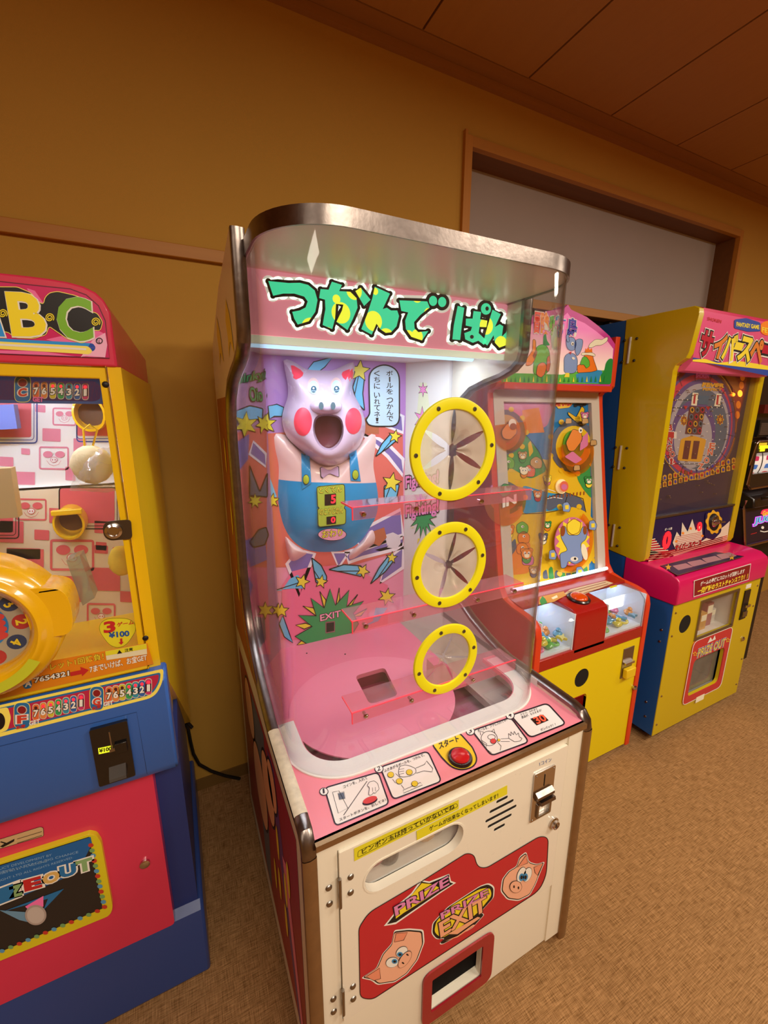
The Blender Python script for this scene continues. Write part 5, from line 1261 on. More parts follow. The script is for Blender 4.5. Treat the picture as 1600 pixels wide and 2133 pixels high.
# ---- prizes inside the roulette machine: things of their own
CLR = thin_clear('clear bag', (.93, .93, .93), .1, .28, (.85, .85, .85), 1.7)
P = PY(1.06).hit((192, 968)); r_ = .038
mb = MB(); rnd = random.Random(3); rings = []
for i in range(0, 13):
    a = PI*i/12; rings.append([(P[0]+r_*max(.02, math.sin(a))*math.cos(2*PI*k/22)*(1+rnd.uniform(-.05, .05)), P[1]+r_*.8*max(.02, math.sin(a))*math.sin(2*PI*k/22), P[2]+r_*1.05*math.cos(a)*(1+rnd.uniform(-.03, .03))) for k in range(22)])
ch = thing('plush_charm', 'round cream plush charm in a clear bag hanging from a yellow strap behind the glass', 'toy', (P[0], P[1], P[2]-r_), None)
obj('plush', MB().loft(rings, M('cream plush', 'e8dcb0', .9, noise=.1, nscale=120, bump=.8)), ch, recalc=True, angle=70)
q = PY(1.06).hit((190, 905)); obj('strap', MB().tube([(P[0]-.008, P[1], P[2]+r_), (q[0]-.012, q[1], q[2]+.01), (q[0], q[1], q[2]+.02), (q[0]+.012, q[1], q[2]+.01), (P[0]+.006, P[1], P[2]+r_)], .0022, YB1, 6), ch)
b4 = [PY(1.055).hit(p) for p in ((165, 940), (240, 930), (248, 1024), (145, 1022))]
mb = MB(); n = 9; g = []
for j in range(n+1):
    row = []
    for i in range(n+1):
        s_, t_ = i/n, j/n; p = (b4[0]*(1-s_)+b4[1]*s_)*(1-t_)+(b4[3]*(1-s_)+b4[2]*s_)*t_
        row.append((p[0], p[1]-.042*math.sin(PI*s_)*math.sin(PI*min(1, t_*.9+.05))+rnd.uniform(-.003, .003), p[2]+rnd.uniform(-.002, .002)))
    g.append(row)
mb.loft(g, CLR, close=False); obj('bag', mb, ch)
def boxprize(name, q, y, d, mat, label, cat='box'):
    p = [PY(y).hit(x) for x in q]; cx_ = sum(a[0] for a in p)/4; cz_ = min(a[2] for a in p)
    mb = MB(); mb.loft([[tuple(a) for a in p], [(a[0], a[1]+d, a[2]) for a in p]], mat, True, True, True)
    o = obj(name, mb, None, base=(cx_, y, cz_), recalc=True); return tag(o, label, cat)
boxprize('kraft_box', ((-70, 980), (22, 975), (38, 1078), (-60, 1084)), 1.08, .03, M('kraft card', 'c8b080', .6), 'kraft cardboard box in a clear bag at the far left behind the glass')
boxprize('clear_box', ((138, 1168), (166, 1158), (197, 1246), (172, 1262)), 1.10, .05, thin_clear('clear box plastic', (.8, .85, .8), .05, .35, (.6, .65, .55), 1.7), 'tall transparent box prize tilted in the middle of the glass case')
boxprize('blue_package', ((-40, 845), (28, 842), (36, 893), (-30, 897)), 1.24, .03, M('blue package', '6a7cc8', .4), 'blue and orange prize package in the upper left holder')
blob('yellow_pouch', tuple(PY(1.08).hit((252, 1168))), .024, M('yellow plush', 'ecd040', .85, noise=.1, nscale=100), 'small yellow plush pouch at the right side of the glass case', 'toy', None, 5, (1, .8, 1.5))
# cable on the floor edge
cp_ = [(-.045, 1.58, .32)]+[tuple(PY(1.59).hit(p)) for p in ((378, 1490), (392, 1518), (397, 1545), (403, 1570), (415, 1592), (440, 1606), (470, 1616), (500, 1622))]
o = obj('power_cable', MB().tube(cp_, .006, M('cable black', '14100c', .5), 8), None, base=(.0, 1.59, .02)); tag(o, 'black power cable hanging down the wall behind the blue base', 'cable')
# ================================================================ ANIMAL ISLAND MACHINE (behind, right of the pig machine)
W = thing('animal_island_machine', 'red and yellow prize machine with an arched animal sign and two lit toy bins', 'arcade machine', (1.4125, 1.25, 0))
RED3 = M('red laminate', 'c8281c', .3, coat=.3); RED3E = M('red edge', 'd8401c', .35); REDD = M('deep red laminate', 'a81410', .28, coat=.4); YE3 = M('yellow door paint', 'ecd408', .4)
x0, x1 = 1.090, 1.735
pr3 = [(.985, .028), (.985, .715), (.993, .748), (1.015, .768), (1.05, .776), (1.115, .782), (1.165, .795), (1.190, .83), (1.202, .88), (1.262, 1.20), (1.322, 1.545), (1.325, 1.575), (1.315, 1.588), (1.285, 1.596), (1.272, 1.612), (1.272, 1.812)]
bk3 = [(1.50, 1.812), (1.52, 1.7), (1.52, .028)]
for a, b in ((x0, x0+.025), (x1-.025, x1)):
    sb3 = obj('side_board', MB().prism(pr3+bk3, 'x', a, b, RED3), W, recalc=True)
    rings = []
    for i, (y, z) in enumerate(pr3):
        p_ = pr3[max(i-1, 0)]; q_ = pr3[min(i+1, len(pr3)-1)]; d = np.array([q_[0]-p_[0], q_[1]-p_[1]]); d /= np.hypot(*d); nn = np.array([-d[1], d[0]])
        xm = (a+b)/2; wv = (b-a)/2+.001
        rings.append([(xm+wv*u, y+nn[0]*q, z+nn[1]*q) for u, q in ((-1, -.006), (-1, .0015), (-.6, .0035), (.6, .0035), (1, .0015), (1, -.006))])
    obj('edge_trim', MB().loft(rings, RED3E, close=False), sb3)
xi0, xi1 = x0+.025, x1-.025
mb = MB().box(xi0, xi1, 1.50, 1.52, .05, 1.80, RED3).box(xi0, xi1, 1.02, 1.50, .05, .07, RED3); obj('back_board', mb, W)
for xx in (x0+.03, x1-.03): obj('foot', MB().lathe((xx, 1.03, 0), (0, 0, 1), [(.018, 0), (.018, .012), (.008, .014), (.008, .03)], BLK, 14), W)
# arched sign
pm3 = PY(1.272)
arc = [pm3.uv(p) for p in ((1282, 798), (1285, 722), (1270, 700), (1248, 680), (1222, 660), (1190, 645), (1158, 634), (1125, 628))]
xc3 = (x0+x1)/2
arc = [(min(a, x1-.004), b) for a, b in arc]; arc[0] = (arc[0][0], 1.612); sh_ = [(a, b) for a, b in arc if a > xc3+.01]
ztop = max(b for a, b in arc)
lf = [(2*xc3-a, b) for a, b in sh_[::-1]]
ol3 = sh_+[(xc3, ztop+.004)]+lf
sg = obj('arched_sign', MB().prism(ol3, 'y', 1.272, 1.34, M('sign magenta', 'c83c94', .35, emit=.1)), W, recalc=True)
def signmat():
    m = bpy.data.materials.new('printed sky sign'); m.use_nodes = True; nt = m.node_tree; b = nt.nodes['Principled BSDF']; L = nt.links
    tc = nt.nodes.new('ShaderNodeTexCoord'); sp = nt.nodes.new('ShaderNodeSeparateXYZ'); L.new(tc.outputs['Object'], sp.inputs[0])
    cr = nt.nodes.new('ShaderNodeMapRange'); cr.inputs['From Min'].default_value = 1.62; cr.inputs['From Max'].default_value = 1.86; L.new(sp.outputs['Z'], cr.inputs['Value'])
    r = nt.nodes.new('ShaderNodeValToRGB'); L.new(cr.outputs[0], r.inputs[0]); r.color_ramp.elements[0].color = lin('f0dcc8')+(1,); r.color_ramp.elements[0].position = .25; r.color_ramp.elements[1].color = lin('e070b0')+(1,); r.color_ramp.elements[1].position = .85
    L.new(r.outputs[0], b.inputs['Base Color']); L.new(r.outputs[0], b.inputs['Emission Color']); b.inputs['Emission Strength'].default_value = .3; b.inputs['Roughness'].default_value = .35
    return m
A = Art(pm3, .0008, .0004, (x0+.004, x1-.004))
cen = np.array([xc3, 1.70]); inn = [tuple(cen+(np.array(p)-cen)*np.array([.93, .86])) for p in ol3]; inn = [(a, max(b, 1.618)) for a, b in inn]
A.poly(inn, signmat(), 0, px=False)
GR3 = M('grass print', '5cb838', .4, emit=.1); GD3 = M('bush print', '1c8c3c', .4, emit=.1); OR3 = M('volcano print', 'ec7818', .4, emit=.12); EL3 = M('elephant print', '8098c8', .4, emit=.12); SKY3 = M('lake print', '2c90c4', .4, emit=.1); YE3P = M('sun print', 'f0d838', .4, emit=.12); ORL = M('orange lettering', 'f08414', .4, emit=.15); GLN = M('green lettering', '68b83c', .4, emit=.15); BLN = M('indigo lettering', '3834a0', .4, emit=.12); CRM = M('cloud cream print', 'f0e8c8', .4, emit=.12)
z4 = zz(1060, 620, .1782)
A.poly(z4((-800, 990), (-800, 900), (0, 880), (620, 900), (860, 850), (1200, 850), (1180, 1012)), GR3, 1)
A.poly(z4((780, 900), (900, 850), (960, 840), (1080, 850), (1100, 900), (1090, 1005), (800, 990)), SKY3, 2)
A.poly(rq(z4((1040, 1010), (1070, 900), (1110, 860), (1130, 760), (1170, 710), (1215, 715), (1190, 1012)), 5), GD3, 3)
A.opoly(rq(z4((800, 880), (790, 800), (860, 760), (890, 610), (965, 620), (985, 720), (1030, 850), (960, 870)), 3), OR3, BLK, 3, .8)
A.poly(z4((885, 640), (890, 590), (905, 610), (920, 580), (940, 610), (965, 590), (970, 640)), OR3, 5)
cl3 = rq(z4((835, 655), (860, 640), (900, 645), (960, 640), (1005, 665), (1000, 690), (960, 680), (900, 670), (850, 678)), 3); A.opoly(cl3, CRM, BLK, 5, .6)
cl3 = rq(z4((920, 585), (935, 545), (965, 520), (1000, 490), (1040, 485), (1080, 495), (1100, 480), (1150, 455), (1150, 500), (1120, 530), (1070, 560), (1010, 560), (960, 590)), 5); A.opoly(cl3, CRM, BLK, 5, .6)
A.opoly(rq(z4((830, 760), (860, 690), (900, 690), (935, 740), (940, 800), (900, 830), (870, 780), (830, 790)), 3), GR3, BLK, 5, .6)
# elephant
A.opoly(rq(z4((640, 880), (640, 700), (680, 650), (760, 650), (800, 720), (790, 860), (740, 890)), 7), EL3, BLK, 4, .7)
A.opoly(rq(z4((760, 560), (770, 500), (810, 480), (860, 490), (855, 560), (830, 640), (790, 690), (770, 640)), 6), EL3, BLK, 6, .7)
A.opoly(rq(z4((665, 560), (660, 480), (700, 460), (760, 470), (785, 540), (760, 620), (710, 620), (680, 600)), 6), EL3, BLK, 6, .7)
A.opoly(rq(z4((670, 520), (660, 450), (690, 400), (710, 390), (715, 420), (690, 450), (700, 520)), 3), EL3, BLK, 8, .7)
A.ell(z4((735, 540))[0], 3.2, 4, WHT, 9); A.ell(z4((738, 543))[0], 1.3, 1.8, BLK, 10); A.poly(z4((695, 640), (725, 630), (715, 670)), RDL, 8); A.ell(z4((745, 710))[0], 3.5, 2.5, WHT, 8, .5)
# left part of the scene: bush, giraffe and explorers
A.opoly(rq(z4((280, 900), (290, 640), (330, 560), (420, 540), (470, 620), (480, 760), (440, 900)), 8), GLN, BLK, 3, .7)
A.poly(rq(z4((395, 560), (400, 440), (430, 420), (440, 500), (480, 560)), 4), GD3, 4)
A.opoly(rq(z4((190, 800), (200, 720), (270, 620), (275, 480), (310, 500), (310, 600), (325, 640), (300, 720), (260, 790)), 5), ORL, BLK, 5, .7)
A.poly(z4((270, 680), (310, 600), (328, 640), (290, 720)), M('brown print', '9a5020', .4), 7)
A.opoly(rq(z4((310, 900), (330, 780), (400, 750), (440, 800), (410, 900), (370, 940)), 6), OR3, BLK, 6, .7); A.opoly(rq(z4((430, 860), (440, 700), (470, 670), (480, 780), (460, 870)), 4), M('flame print', 'e87050', .4), BLK, 6, .6)
A.poly(z4((500, 600), (480, 400), (560, 300), (560, 620)), M('spray print', 'd8e0d8', .4), 4)
for i in range(26):
    gx_ = -200+i*52; A.poly(z4((gx_, 985), (gx_+14, 900+(i*37) % 40), (gx_+22, 985)), GD3 if i % 3 else YE3P, 7)
A.poly(z4((640, 930), (660, 880), (700, 880), (700, 930)), YE3P, 6)
for ch, bl, br, tl, mat in (('冒', (286, 400), (342, 408), (300, 180), M('red lettering lit', 'e83824', .4, emit=.2)), ('険', (368, 405), (452, 415), (372, 180), ORL), ('動', (462, 425), (515, 428), (475, 225), GLN), ('物', (530, 450), (640, 455), (540, 225), M('blue lettering lit', '3868c8', .4, emit=.15)), ('島', (676, 430), (776, 445), (690, 245), BLN)):
    A.text(ch, *z4(bl, br, tl), WHT, 8, .10); A.text(ch, *z4(bl, br, tl), mat, 9, .055)
obj('sign_artwork', A, sg)
obj('sign_beam', MB().box(xi0, xi1, 1.262, 1.34, 1.588, 1.612, RED3E), W, bevel=.002)
# lit white frame and play board (slanted)
S0 = PSL(1.185, .80, 1.325, 1.588); SA = PSL(1.203, .80, 1.343, 1.588)
Lq = math.hypot(.14, .788)
WF = M('lit white frame', 'd0c8bc', .4)
fr3 = obj('white_frame', MB().plate(S0, [(xi0, 0), (xi1, 0), (xi1, Lq), (xi0, Lq)], [[(xi0+.05, .012), (xi1-.05, .012), (xi1-.05, Lq-.045), (xi0+.05, Lq-.045)]], .02, WF), W)
pb3 = obj('play_board', MB().plate(SA, [(xi0, 0), (xi1, 0), (xi1, Lq), (xi0, Lq)], [], .012, M('board sky blue', '1e78b8', .35)), W)
obj('board_lamp', MB().tube([(xi0+.02, 1.168, .822), (xi1-.02, 1.168, .822)], .007, M('lit tube c', 'e8f4ff', .4, emit=2.5), 8), W)
A = Art(SA, .0008, .0004, (xi0, xi1))
z7 = zz(800, 780, .2875); z5 = zz(1060, 980, .2)
GB = M('board green', '3c9c4c', .35); YB = M('board yellow', 'e8c020', .35); OB = M('board orange', 'e88828', .35); PB = M('board pink', 'd878a8', .35); GREYB = M('board grey blue', '5c6478', .35); TAN = M('board tan', 'c8a068', .35)
A.poly(z7((560, 700), (640, 560), (900, 560), (1180, 620), (1290, 560), (1480, 560), (1500, 900), (1480, 1560), (560, 1600)), YB, 0)
A.poly(rq(z7((560, 130), (900, 110), (1150, 110), (1260, 150), (1180, 380), (1000, 420), (560, 420)), 10), PB, 1)
A.poly(rq(z7((560, 100), (640, 110), (660, 260), (700, 400), (560, 460)), 8), GB, 2)
A.poly(rq(z7((900, 560), (1010, 420), (1120, 560), (1180, 700), (1060, 760), (820, 620)), 10), GB, 2); A.poly(rq(z7((1390, 640), (1490, 620), (1500, 900), (1440, 830), (1400, 760)), 6), GB, 2)
A.poly(z7((1000, 260), (1120, 240), (1160, 420), (1000, 430)), OB, 2)
A.poly(rq(z7((1000, 800), (1200, 860), (1330, 870), (1290, 980), (1000, 1010)), 10), SKY3, 2)
A.poly(rq(z7((1160, 900), (1300, 850), (1440, 900), (1460, 1000), (1420, 1030), (1300, 930), (1180, 1000)), 12), GREYB, 3)
for i in range(9): A.poly(rq(z7((1150+i*42, 1480), (1150+i*42, 1430-(i % 2)*25), (1175+i*42, 1410-(i % 2)*25), (1190+i*42, 1480)), 4), GB if i % 2 else GREYB, 2)
A.poly(rq(z7((640, 1180), (800, 1150), (900, 1240), (1060, 1200), (1060, 1440), (640, 1480)), 14), OB, 2); A.poly(rq(z7((730, 1340), (860, 1300), (950, 1180), (960, 1260), (880, 1370), (740, 1380)), 8), GREYB, 3)
for i, (x, y) in enumerate(((760, 690), (860, 660), (1100, 640), (1000, 1110), (880, 1210), (1040, 1340), (1000, 1260), (760, 1240), (660, 900), (900, 640), (1050, 700), (720, 1420), (1010, 1180))):
    col = [OB, GB, TAN, M('board leaf', '6cb83c', .35), M('flame print', 'e87050', .4), PB][i % 6]
    A.opoly(rq(z7((x-40, y+40), (x-45, y-20), (x, y-50), (x+45, y-15), (x+38, y+42)), 6), col, BLK, 4, .7); A.ell(z7((x, y-8))[0], 3, 2.6, WHT, 6); A.ell(z7((x+3, y-7))[0], 1.2, 1.4, BLK, 7)
A.poly(rq(z7((1040, 500), (1060, 480), (1080, 560), (1050, 600)), 3), YB, 4)
# goal arch lettering
A.line(z7((700, 330), (730, 220), (830, 150), (930, 160), (1000, 230), (1040, 320)), 17, PB, 4); A.line(z7((690, 330), (715, 205), (830, 125), (945, 135), (1025, 215), (1055, 320)), 1.6, YB, 5)
A.text('GOAL', *z7((750, 215), (980, 240), (750, 165)), BLN, 6, .02)
for i in range(4): A.ell(z7((850+42*i, 180+i*3))[0], 3, 2, M('blue led', '3048ff', .4, emit=3.0), 7)
A.ell(z7((1140, 160))[0], 3.4, 1.6, M('blue led', '3048ff', .4, emit=3.0), 7)
A.poly(rq(z7((1255, 190), (1340, 170), (1365, 210), (1340, 240), (1260, 250), (1240, 220)), 3), YB, 4); A.text('GAME OVER', *z7((1200, 232), (1352, 225), (1205, 190)), RDL, 5, .06)
gf = rq(z7((1330, 270), (1390, 310), (1430, 230), (1450, 250), (1440, 330), (1470, 350), (1430, 380), (1380, 340), (1330, 290)), 3); A.opoly(gf, YB, BLK, 4, .8)
for x in (1385, 1405, 1430, 1450): A.ell(z7((x, 210+(x % 3)*8))[0], 4, 3, BLK, 5)
# wheels: printed discs on the board with toothed rims
def wheel(c, rx, ry, mats, L, teeth=0, tmat=None):
    for k, mm in enumerate(mats): A.ell(z7(c)[0], rx*.2875*(1-k*.22), ry*.2875*(1-k*.22), mm, L+k, .12)
    if teeth:
        for i in range(teeth):
            a = 2*PI*i/teeth; A.ell(z7((c[0]+rx*1.06*math.cos(a), c[1]+ry*1.06*math.sin(a)))[0], 5.5, 5.5, tmat, L)
wheel((1330, 950+0), 10, 10, [YB], 4)
wheel((870, 420), 150, 165, [GREYB, TAN, OB, YE3P], 4, 10, YB); wheel((1370, 520), 165, 190, [GREYB, YB], 4, 9, YB)
wheel((820, 890), 190, 130, [GREYB, PB, RED3], 4, 10, YB); wheel((1340, 1200), 215, 240, [YB], 4, 10, YB)
def critter(x, y, r, c1, c2, L=5):
    q = z7((x, y))[0]; A.ell((q[0], q[1]+r*.9), r*.8+.9, r*.9+.9, BLK, L); A.ell((q[0], q[1]+r*.9), r*.8, r*.9, c2, L+1)
    for dx in (-.75, .75): A.ell((q[0]+dx*r, q[1]-r*.7), r*.42+.7, r*.42+.7, BLK, L+1); A.ell((q[0]+dx*r, q[1]-r*.7), r*.42, r*.42, c1, L+2)
    A.ell(q, r+.9, r*.92+.9, BLK, L+2); A.ell(q, r, r*.92, c1, L+3); A.ell((q[0], q[1]+r*.35), r*.5, r*.36, CRM, L+4)
    for dx in (-.38, .38): A.ell((q[0]+dx*r, q[1]-r*.18), r*.24, r*.3, WHT, L+4); A.ell((q[0]+dx*r*.9, q[1]-r*.12), r*.11, r*.15, BLK, L+5)
for x, y, r, c1, c2 in ((640, 760, 9, TAN, OB), (700, 640, 7, GREYB, TAN), (1000, 590, 8, TAN, GB), (1110, 870, 8, OB, RED3), (1180, 760, 7, YE3P, PB), (760, 1110, 9, PB, SKY3), (900, 1130, 10, OB, YE3P), (1030, 1300, 11, OB, GB), (700, 1350, 9, TAN, PB), (820, 1450, 10, OB, TAN), (1150, 1180, 8, GREYB, CRM), (1450, 300, 7, PB, CRM), (1480, 770, 8, GB, YE3P), (1010, 700, 8, CRM, OB), (1180, 1090, 7, GB, OB), (1080, 1420, 8, TAN, GREYB)): critter(x, y, r, c1, c2)
for pts in (((560, 700), (640, 560), (760, 520), (900, 560)), ((1000, 1010), (1150, 1005), (1290, 980), (1330, 870)), ((640, 1180), (800, 1150), (900, 1240), (1060, 1200)), ((900, 560), (960, 500), (1010, 420), (1070, 490), (1120, 560), (1180, 700)), ((1160, 900), (1300, 850), (1440, 900), (1460, 1000)), ((730, 1340), (860, 1300), (950, 1180))): A.line(z7(*pts), 1.3, BLK, 4)
for i in range(12): A.line(z7((1170+25*i, 905-3*i), (1172+25*i, 880-3*i)), 2.2, M('brown print', '9a5020', .4), 5)
A.line(z7((1040, 830), (1110, 850), (1180, 830), (1240, 850)), 1.6, WHT, 5); A.line(z7((1180, 900), (1230, 890), (1290, 900)), 1.4, WHT, 5)
obj('board_artwork', A, pb3)
# proud parts of the board: orange translucent wheel covers, inner discs, big button, eye disc
ORT = thin_clear('orange acrylic', (1.0, .68, .2), .05, .12, (.95, .5, .1), 1.45); ORE = M('orange acrylic edge', 'f08020', .35, emit=.15)
SB_ = PSL(1.185-.02+.018, .80, 1.325-.02+.018, 1.588)
def disc(name, c, r, pl, t, mat, parent, h=0, half=None, n=40):
    u, v = pl.uv(z7(c)[0]); a0, a1 = half or (0, 2*PI)
    pts = [(u+r*math.cos(a), v+r*math.sin(a)) for a in np.linspace(a0, a1, n, endpoint=half is not None)]
    return obj(name, MB().plate(pl, pts, [], t, mat, h=h), parent)
d1 = disc('wheel_disc', (1362, 510), .062, SA, .006, GLN, W, h=.014); disc('wheel_cover', (1372, 560), .098, SA, .003, ORT, W, h=.026, half=(PI*.9, PI*2.12))
d2 = disc('wheel_disc', (1325, 1205), .104, SA, .004, PB, W, h=.030); disc('wheel_cover', (1335, 1200), .135, SA, .003, ORT, W, h=.018, half=(-PI*.62, PI*.30))
d3 = disc('wheel_disc', (875, 400), .05, SA, .006, TAN, W, h=.014); disc('wheel_cover', (880, 400), .085, SA, .003, ORT, W, h=.026, half=(PI*.95, PI*2.1))
d4 = disc('wheel_disc', (830, 880), .06, SA, .006, PB, W, h=.014); disc('wheel_cover', (850, 900), .105, SA, .003, ORT, W, h=.026, half=(PI*.9, PI*2.1))
q_ = SA.uv(z7((1270, 812))[0]); obj('lamp_disc', MB().plate(SA, circ(q_, .031, 30), [], .006, M('lamp cream', 'f4dca0', .4, emit=.35), h=.014), W)
A = Art(SA, .0305, .0004)
st_ = []
for i in range(32):
    a = 2*PI*i/32; rr2 = 1 if i % 2 else .78; st_.append(z7((1325+125*rr2*math.cos(a), 1205+170*rr2*math.sin(a)))[0])
A.poly(st_, YE3P, 0)
A.opoly(rq(z7((1240, 1180), (1235, 1110), (1270, 1090), (1290, 1160), (1370, 1160), (1395, 1095), (1435, 1110), (1420, 1190), (1380, 1220), (1390, 1290), (1400, 1340), (1340, 1370), (1290, 1340), (1280, 1390), (1240, 1400), (1230, 1290), (1290, 1270)), 6), EL3, BLK, 1, .8)
A.opoly(rq(z7((1280, 1080), (1330, 1040), (1385, 1070), (1370, 1140), (1320, 1160), (1285, 1130)), 5), YE3P, M('brown line', '903018', .4), 3, 1.0)
A.ell(z7((1335, 1330))[0], 8, 5, WHT, 3); A.ell(z7((1340, 1328))[0], 2.5, 2.5, BLK, 4); A.ell(z7((1252, 1130))[0], 5, 11, M('brown print', '9a5020', .4), 3, .1); A.ell(z7((1408, 1280))[0], 6, 17, CRM, 3, -.2); A.ell(z7((1412, 1125))[0], 4, 9, M('brown print', '9a5020', .4), 3)
for c_ in ((1280, 960), (1468, 1090), (1180, 1300), (1375, 1420)): A.opoly(rq(z7((c_[0]-28, c_[1]+30), (c_[0]-25, c_[1]-30), (c_[0]+10, c_[1]-38), (c_[0]+32, c_[1]), (c_[0]+20, c_[1]+36)), 3), EL3, BLK, 1, .7); A.poly(z7((c_[0]-12, c_[1]-12), (c_[0]+14, c_[1]-16), (c_[0]+14, c_[1]+14), (c_[0]-10, c_[1]+16)), YE3P, 3)
A.h0 = .0265
A.opoly(rq(z7((1280, 500), (1330, 400), (1390, 420), (1400, 480), (1340, 560), (1300, 560)), 5), OB, BLK, 1, .8); A.ell(z7((1385, 410))[0], 4, 6, WHT, 3); A.ell(z7((1387, 412))[0], 1.6, 2.4, BLK, 4)
A.poly(rq(z7((1390, 470), (1440, 420), (1440, 520), (1380, 560)), 4), PB, 1); A.poly(rq(z7((1270, 600), (1330, 560), (1400, 620), (1350, 650)), 4), PB, 1)
for c_ in ((1300, 345), (1420, 345), (1480, 500), (1360, 680)): A.opoly(rq(z7((c_[0]-24, c_[1]+20), (c_[0]-20, c_[1]-20), (c_[0]+20, c_[1]-20), (c_[0]+24, c_[1]+16)), 3), TAN, BLK, 1, .8)
A.ell(z7((1268, 812))[0], 9, 11, M('flame print', 'e87050', .4), 1); A.ell(z7((1268, 816))[0], 6, 6, PB, 2)
A.opoly(rq(z7((815, 420), (860, 360), (920, 370), (930, 430), (880, 480), (830, 470)), 6), OB, BLK, 1, .8); A.ell(z7((895, 365))[0], 8, 10, WHT, 3); A.ell(z7((900, 385))[0], 7, 7, M('brown print', '9a5020', .4), 4)
A.text('IN', *z7((830, 960), (920, 930), (830, 900)), WHT, 2, .05); A.opoly(rq(z7((790, 850), (830, 790), (880, 800), (890, 860), (830, 890)), 5), GB, BLK, 1, .8)
wa = obj('wheel_artwork', A, W); wa['kind'] = 'stuff'
# console: slope with notice, centre block with big button, two lit bins
mb = MB().prism([(1.17, .800), (1.10, .780), (1.02, .770), (1.0, .755), (1.0, .73), (1.17, .73)], 'x', 1.29, 1.472, REDD)
mb = MB().prism([(1.185, .795), (1.10, .786), (1.01, .775), (.992, .762), (.985, .735), (.985, .60), (1.185, .60)], 'x', 1.292, 1.470, REDD)
cb = obj('console_block', mb, W, recalc=True, bevel=.004)
obj('console_back_strip', MB().prism([(1.20, .80), (1.09, .787), (1.09, .775), (1.20, .788)], 'x', xi0, xi1, REDD), W, recalc=True)
obj('front_rail', MB().box(xi0, xi1, .985, 1.01, .571, .618, REDD), W, bevel=.003)
WB = M('bin white', 'e4ecf6', .35)
BIN = ((xi0, 1.290), (1.472, xi1))
PANE3 = thin_clear('bin acrylic', (.97, .98, .98), .03, .03)
for a, b in BIN:
    bn = obj('toy_bin', MB().box(a, b, .996, 1.17, .600, .627, WB).box(a, b, 1.165, 1.17, .605, .775, WB).box(a, a+.004, .99, 1.165, .605, .765, WB).box(b-.004, b, .99, 1.165, .605, .765, WB), W)
    obj('bin_pane', MB().prism([(.990, .615), (.990, .742), (1.02, .772), (1.09, .778), (1.09, .774), (1.022, .768), (.994, .740), (.994, .615)], 'x', a+.004, b-.004, PANE3), bn, recalc=True)
    obj('bin_lamp', MB().box(a+.02, b-.02, 1.12, 1.16, .773, .776, M('bin light', 'cfe2ff', .4, emit=9.0)), bn, label='lit white strip in the bin roof')
A = Art(PSL(1.09, .787, 1.20, .80), .001, .0004); z9 = z5
A.poly(z9((575, 1285), (640, 1240), (1010, 1150), (1090, 1175), (700, 1325)), M('notice cream', 'e0c8a0', .4), 0); A.poly(z9((310, 1400), (320, 1320), (570, 1260), (600, 1300), (470, 1370)), M('notice orange', 'e0a048', .4), 0)
for i in range(3): A.line(z9((610+30*i, 1270+22*i), (1010+25*i, 1165+18*i)), 1.2, M('brown line', '903018', .4), 1)
A.poly(z9((1045, 1215), (1120, 1195), (1130, 1210), (1060, 1232)), M('sticker lime', 'e8e030', .35), 2)
A.poly(z9((320, 1360), (350, 1310), (380, 1340), (400, 1380), (340, 1410)), GB, 1); A.poly(z9((440, 1330), (500, 1300), (510, 1325), (460, 1345)), CRM, 1)
obj('notice_artwork', A, W)
bq = PSL(1.01, .775, 1.10, .786).hit((1185, 1256)); bn_ = MB(); ax = (0, -.12, 1)
bn_.lathe((1.383, 1.058, .781), ax, [(.044, 0), (.044, .006), (.040, .010), (.034, .010), (.034, .006)], M('button ring black', '1a1012', .25), 36)
bb3 = obj('big_button', bn_, W, label='large round orange button in a black ring'); bn_ = MB(); bn_.lathe((1.383, 1.058, .784), ax, [(.0335, 0), (.0335, .008), (.030, .013), (.02, .017), (.01, .019), (0, .0195)], M('button amber', 'd8480c', .15, emit=.1, coat=.7), 36); obj('button_cap', bn_, bb3)
# lower door
pd3 = PY(.988)
dz = rect(1.150, 1.705, .034, .569, .002); slot_h = rect(1.30, 1.435, .20, .37, .018); sp3 = pd3.uv((1212, 1412))
d3_ = obj('front_door', MB().plate(pd3, [(xi0+.002, .032), (xi1-.002, .032), (xi1-.002, .569), (xi0+.002, .569)], [circ(sp3, .040, 28), rq([pd3.uv((1100, 1478))[0:2], (pd3.uv((1228, 1455))[0], .245), (pd3.uv((1226, 1452))[0], .385), (1.21, .385)], .012) if False else rect(1.225, 1.405, .24, .395, .02)], .012, YE3), W)
obj('speaker_cover', MB().box(sp3[0]-.042, sp3[0]+.042, .9895, .995, sp3[1]-.042, sp3[1]+.042, DARK), d3_)
mb = MB().box(1.225, 1.405, 1.10, 1.105, .22, .41, M('chute grey', 'a89c90', .5)).box(1.405, 1.411, .989, 1.10, .22, .41, REDD).box(1.219, 1.225, .989, 1.10, .22, .41, REDD).box(1.219, 1.411, .989, 1.10, .39, .41, REDD).box(1.219, 1.411, .989, 1.10, .22, .24, REDD); obj('prize_chute', mb, W)
cq3 = [pd3.uv(p) for p in ((1299, 1352), (1321, 1346), (1312, 1405), (1291, 1413))]
xa_, xb_ = (cq3[0][0]+cq3[3][0])/2, (cq3[1][0]+cq3[2][0])/2; za_, zb2 = min(c[1] for c in cq3), max(c[1] for c in cq3)
cp3 = obj('coin_plate', MB().box(xa_, xb_, .985, .988, za_, zb2, STEEL), d3_, bevel=.001)
obj('return_lever', MB().box(xa_+.008, xb_-.002, .974, .985, (za_+zb2)/2-.004, (za_+zb2)/2+.006, CHROME), cp3); obj('return_cup', MB().box(xa_+.010, xb_+.002, .965, .985, za_+.006, za_+.048, M('yellow cup', 'f0cc20', .3)), cp3, bevel=.003)
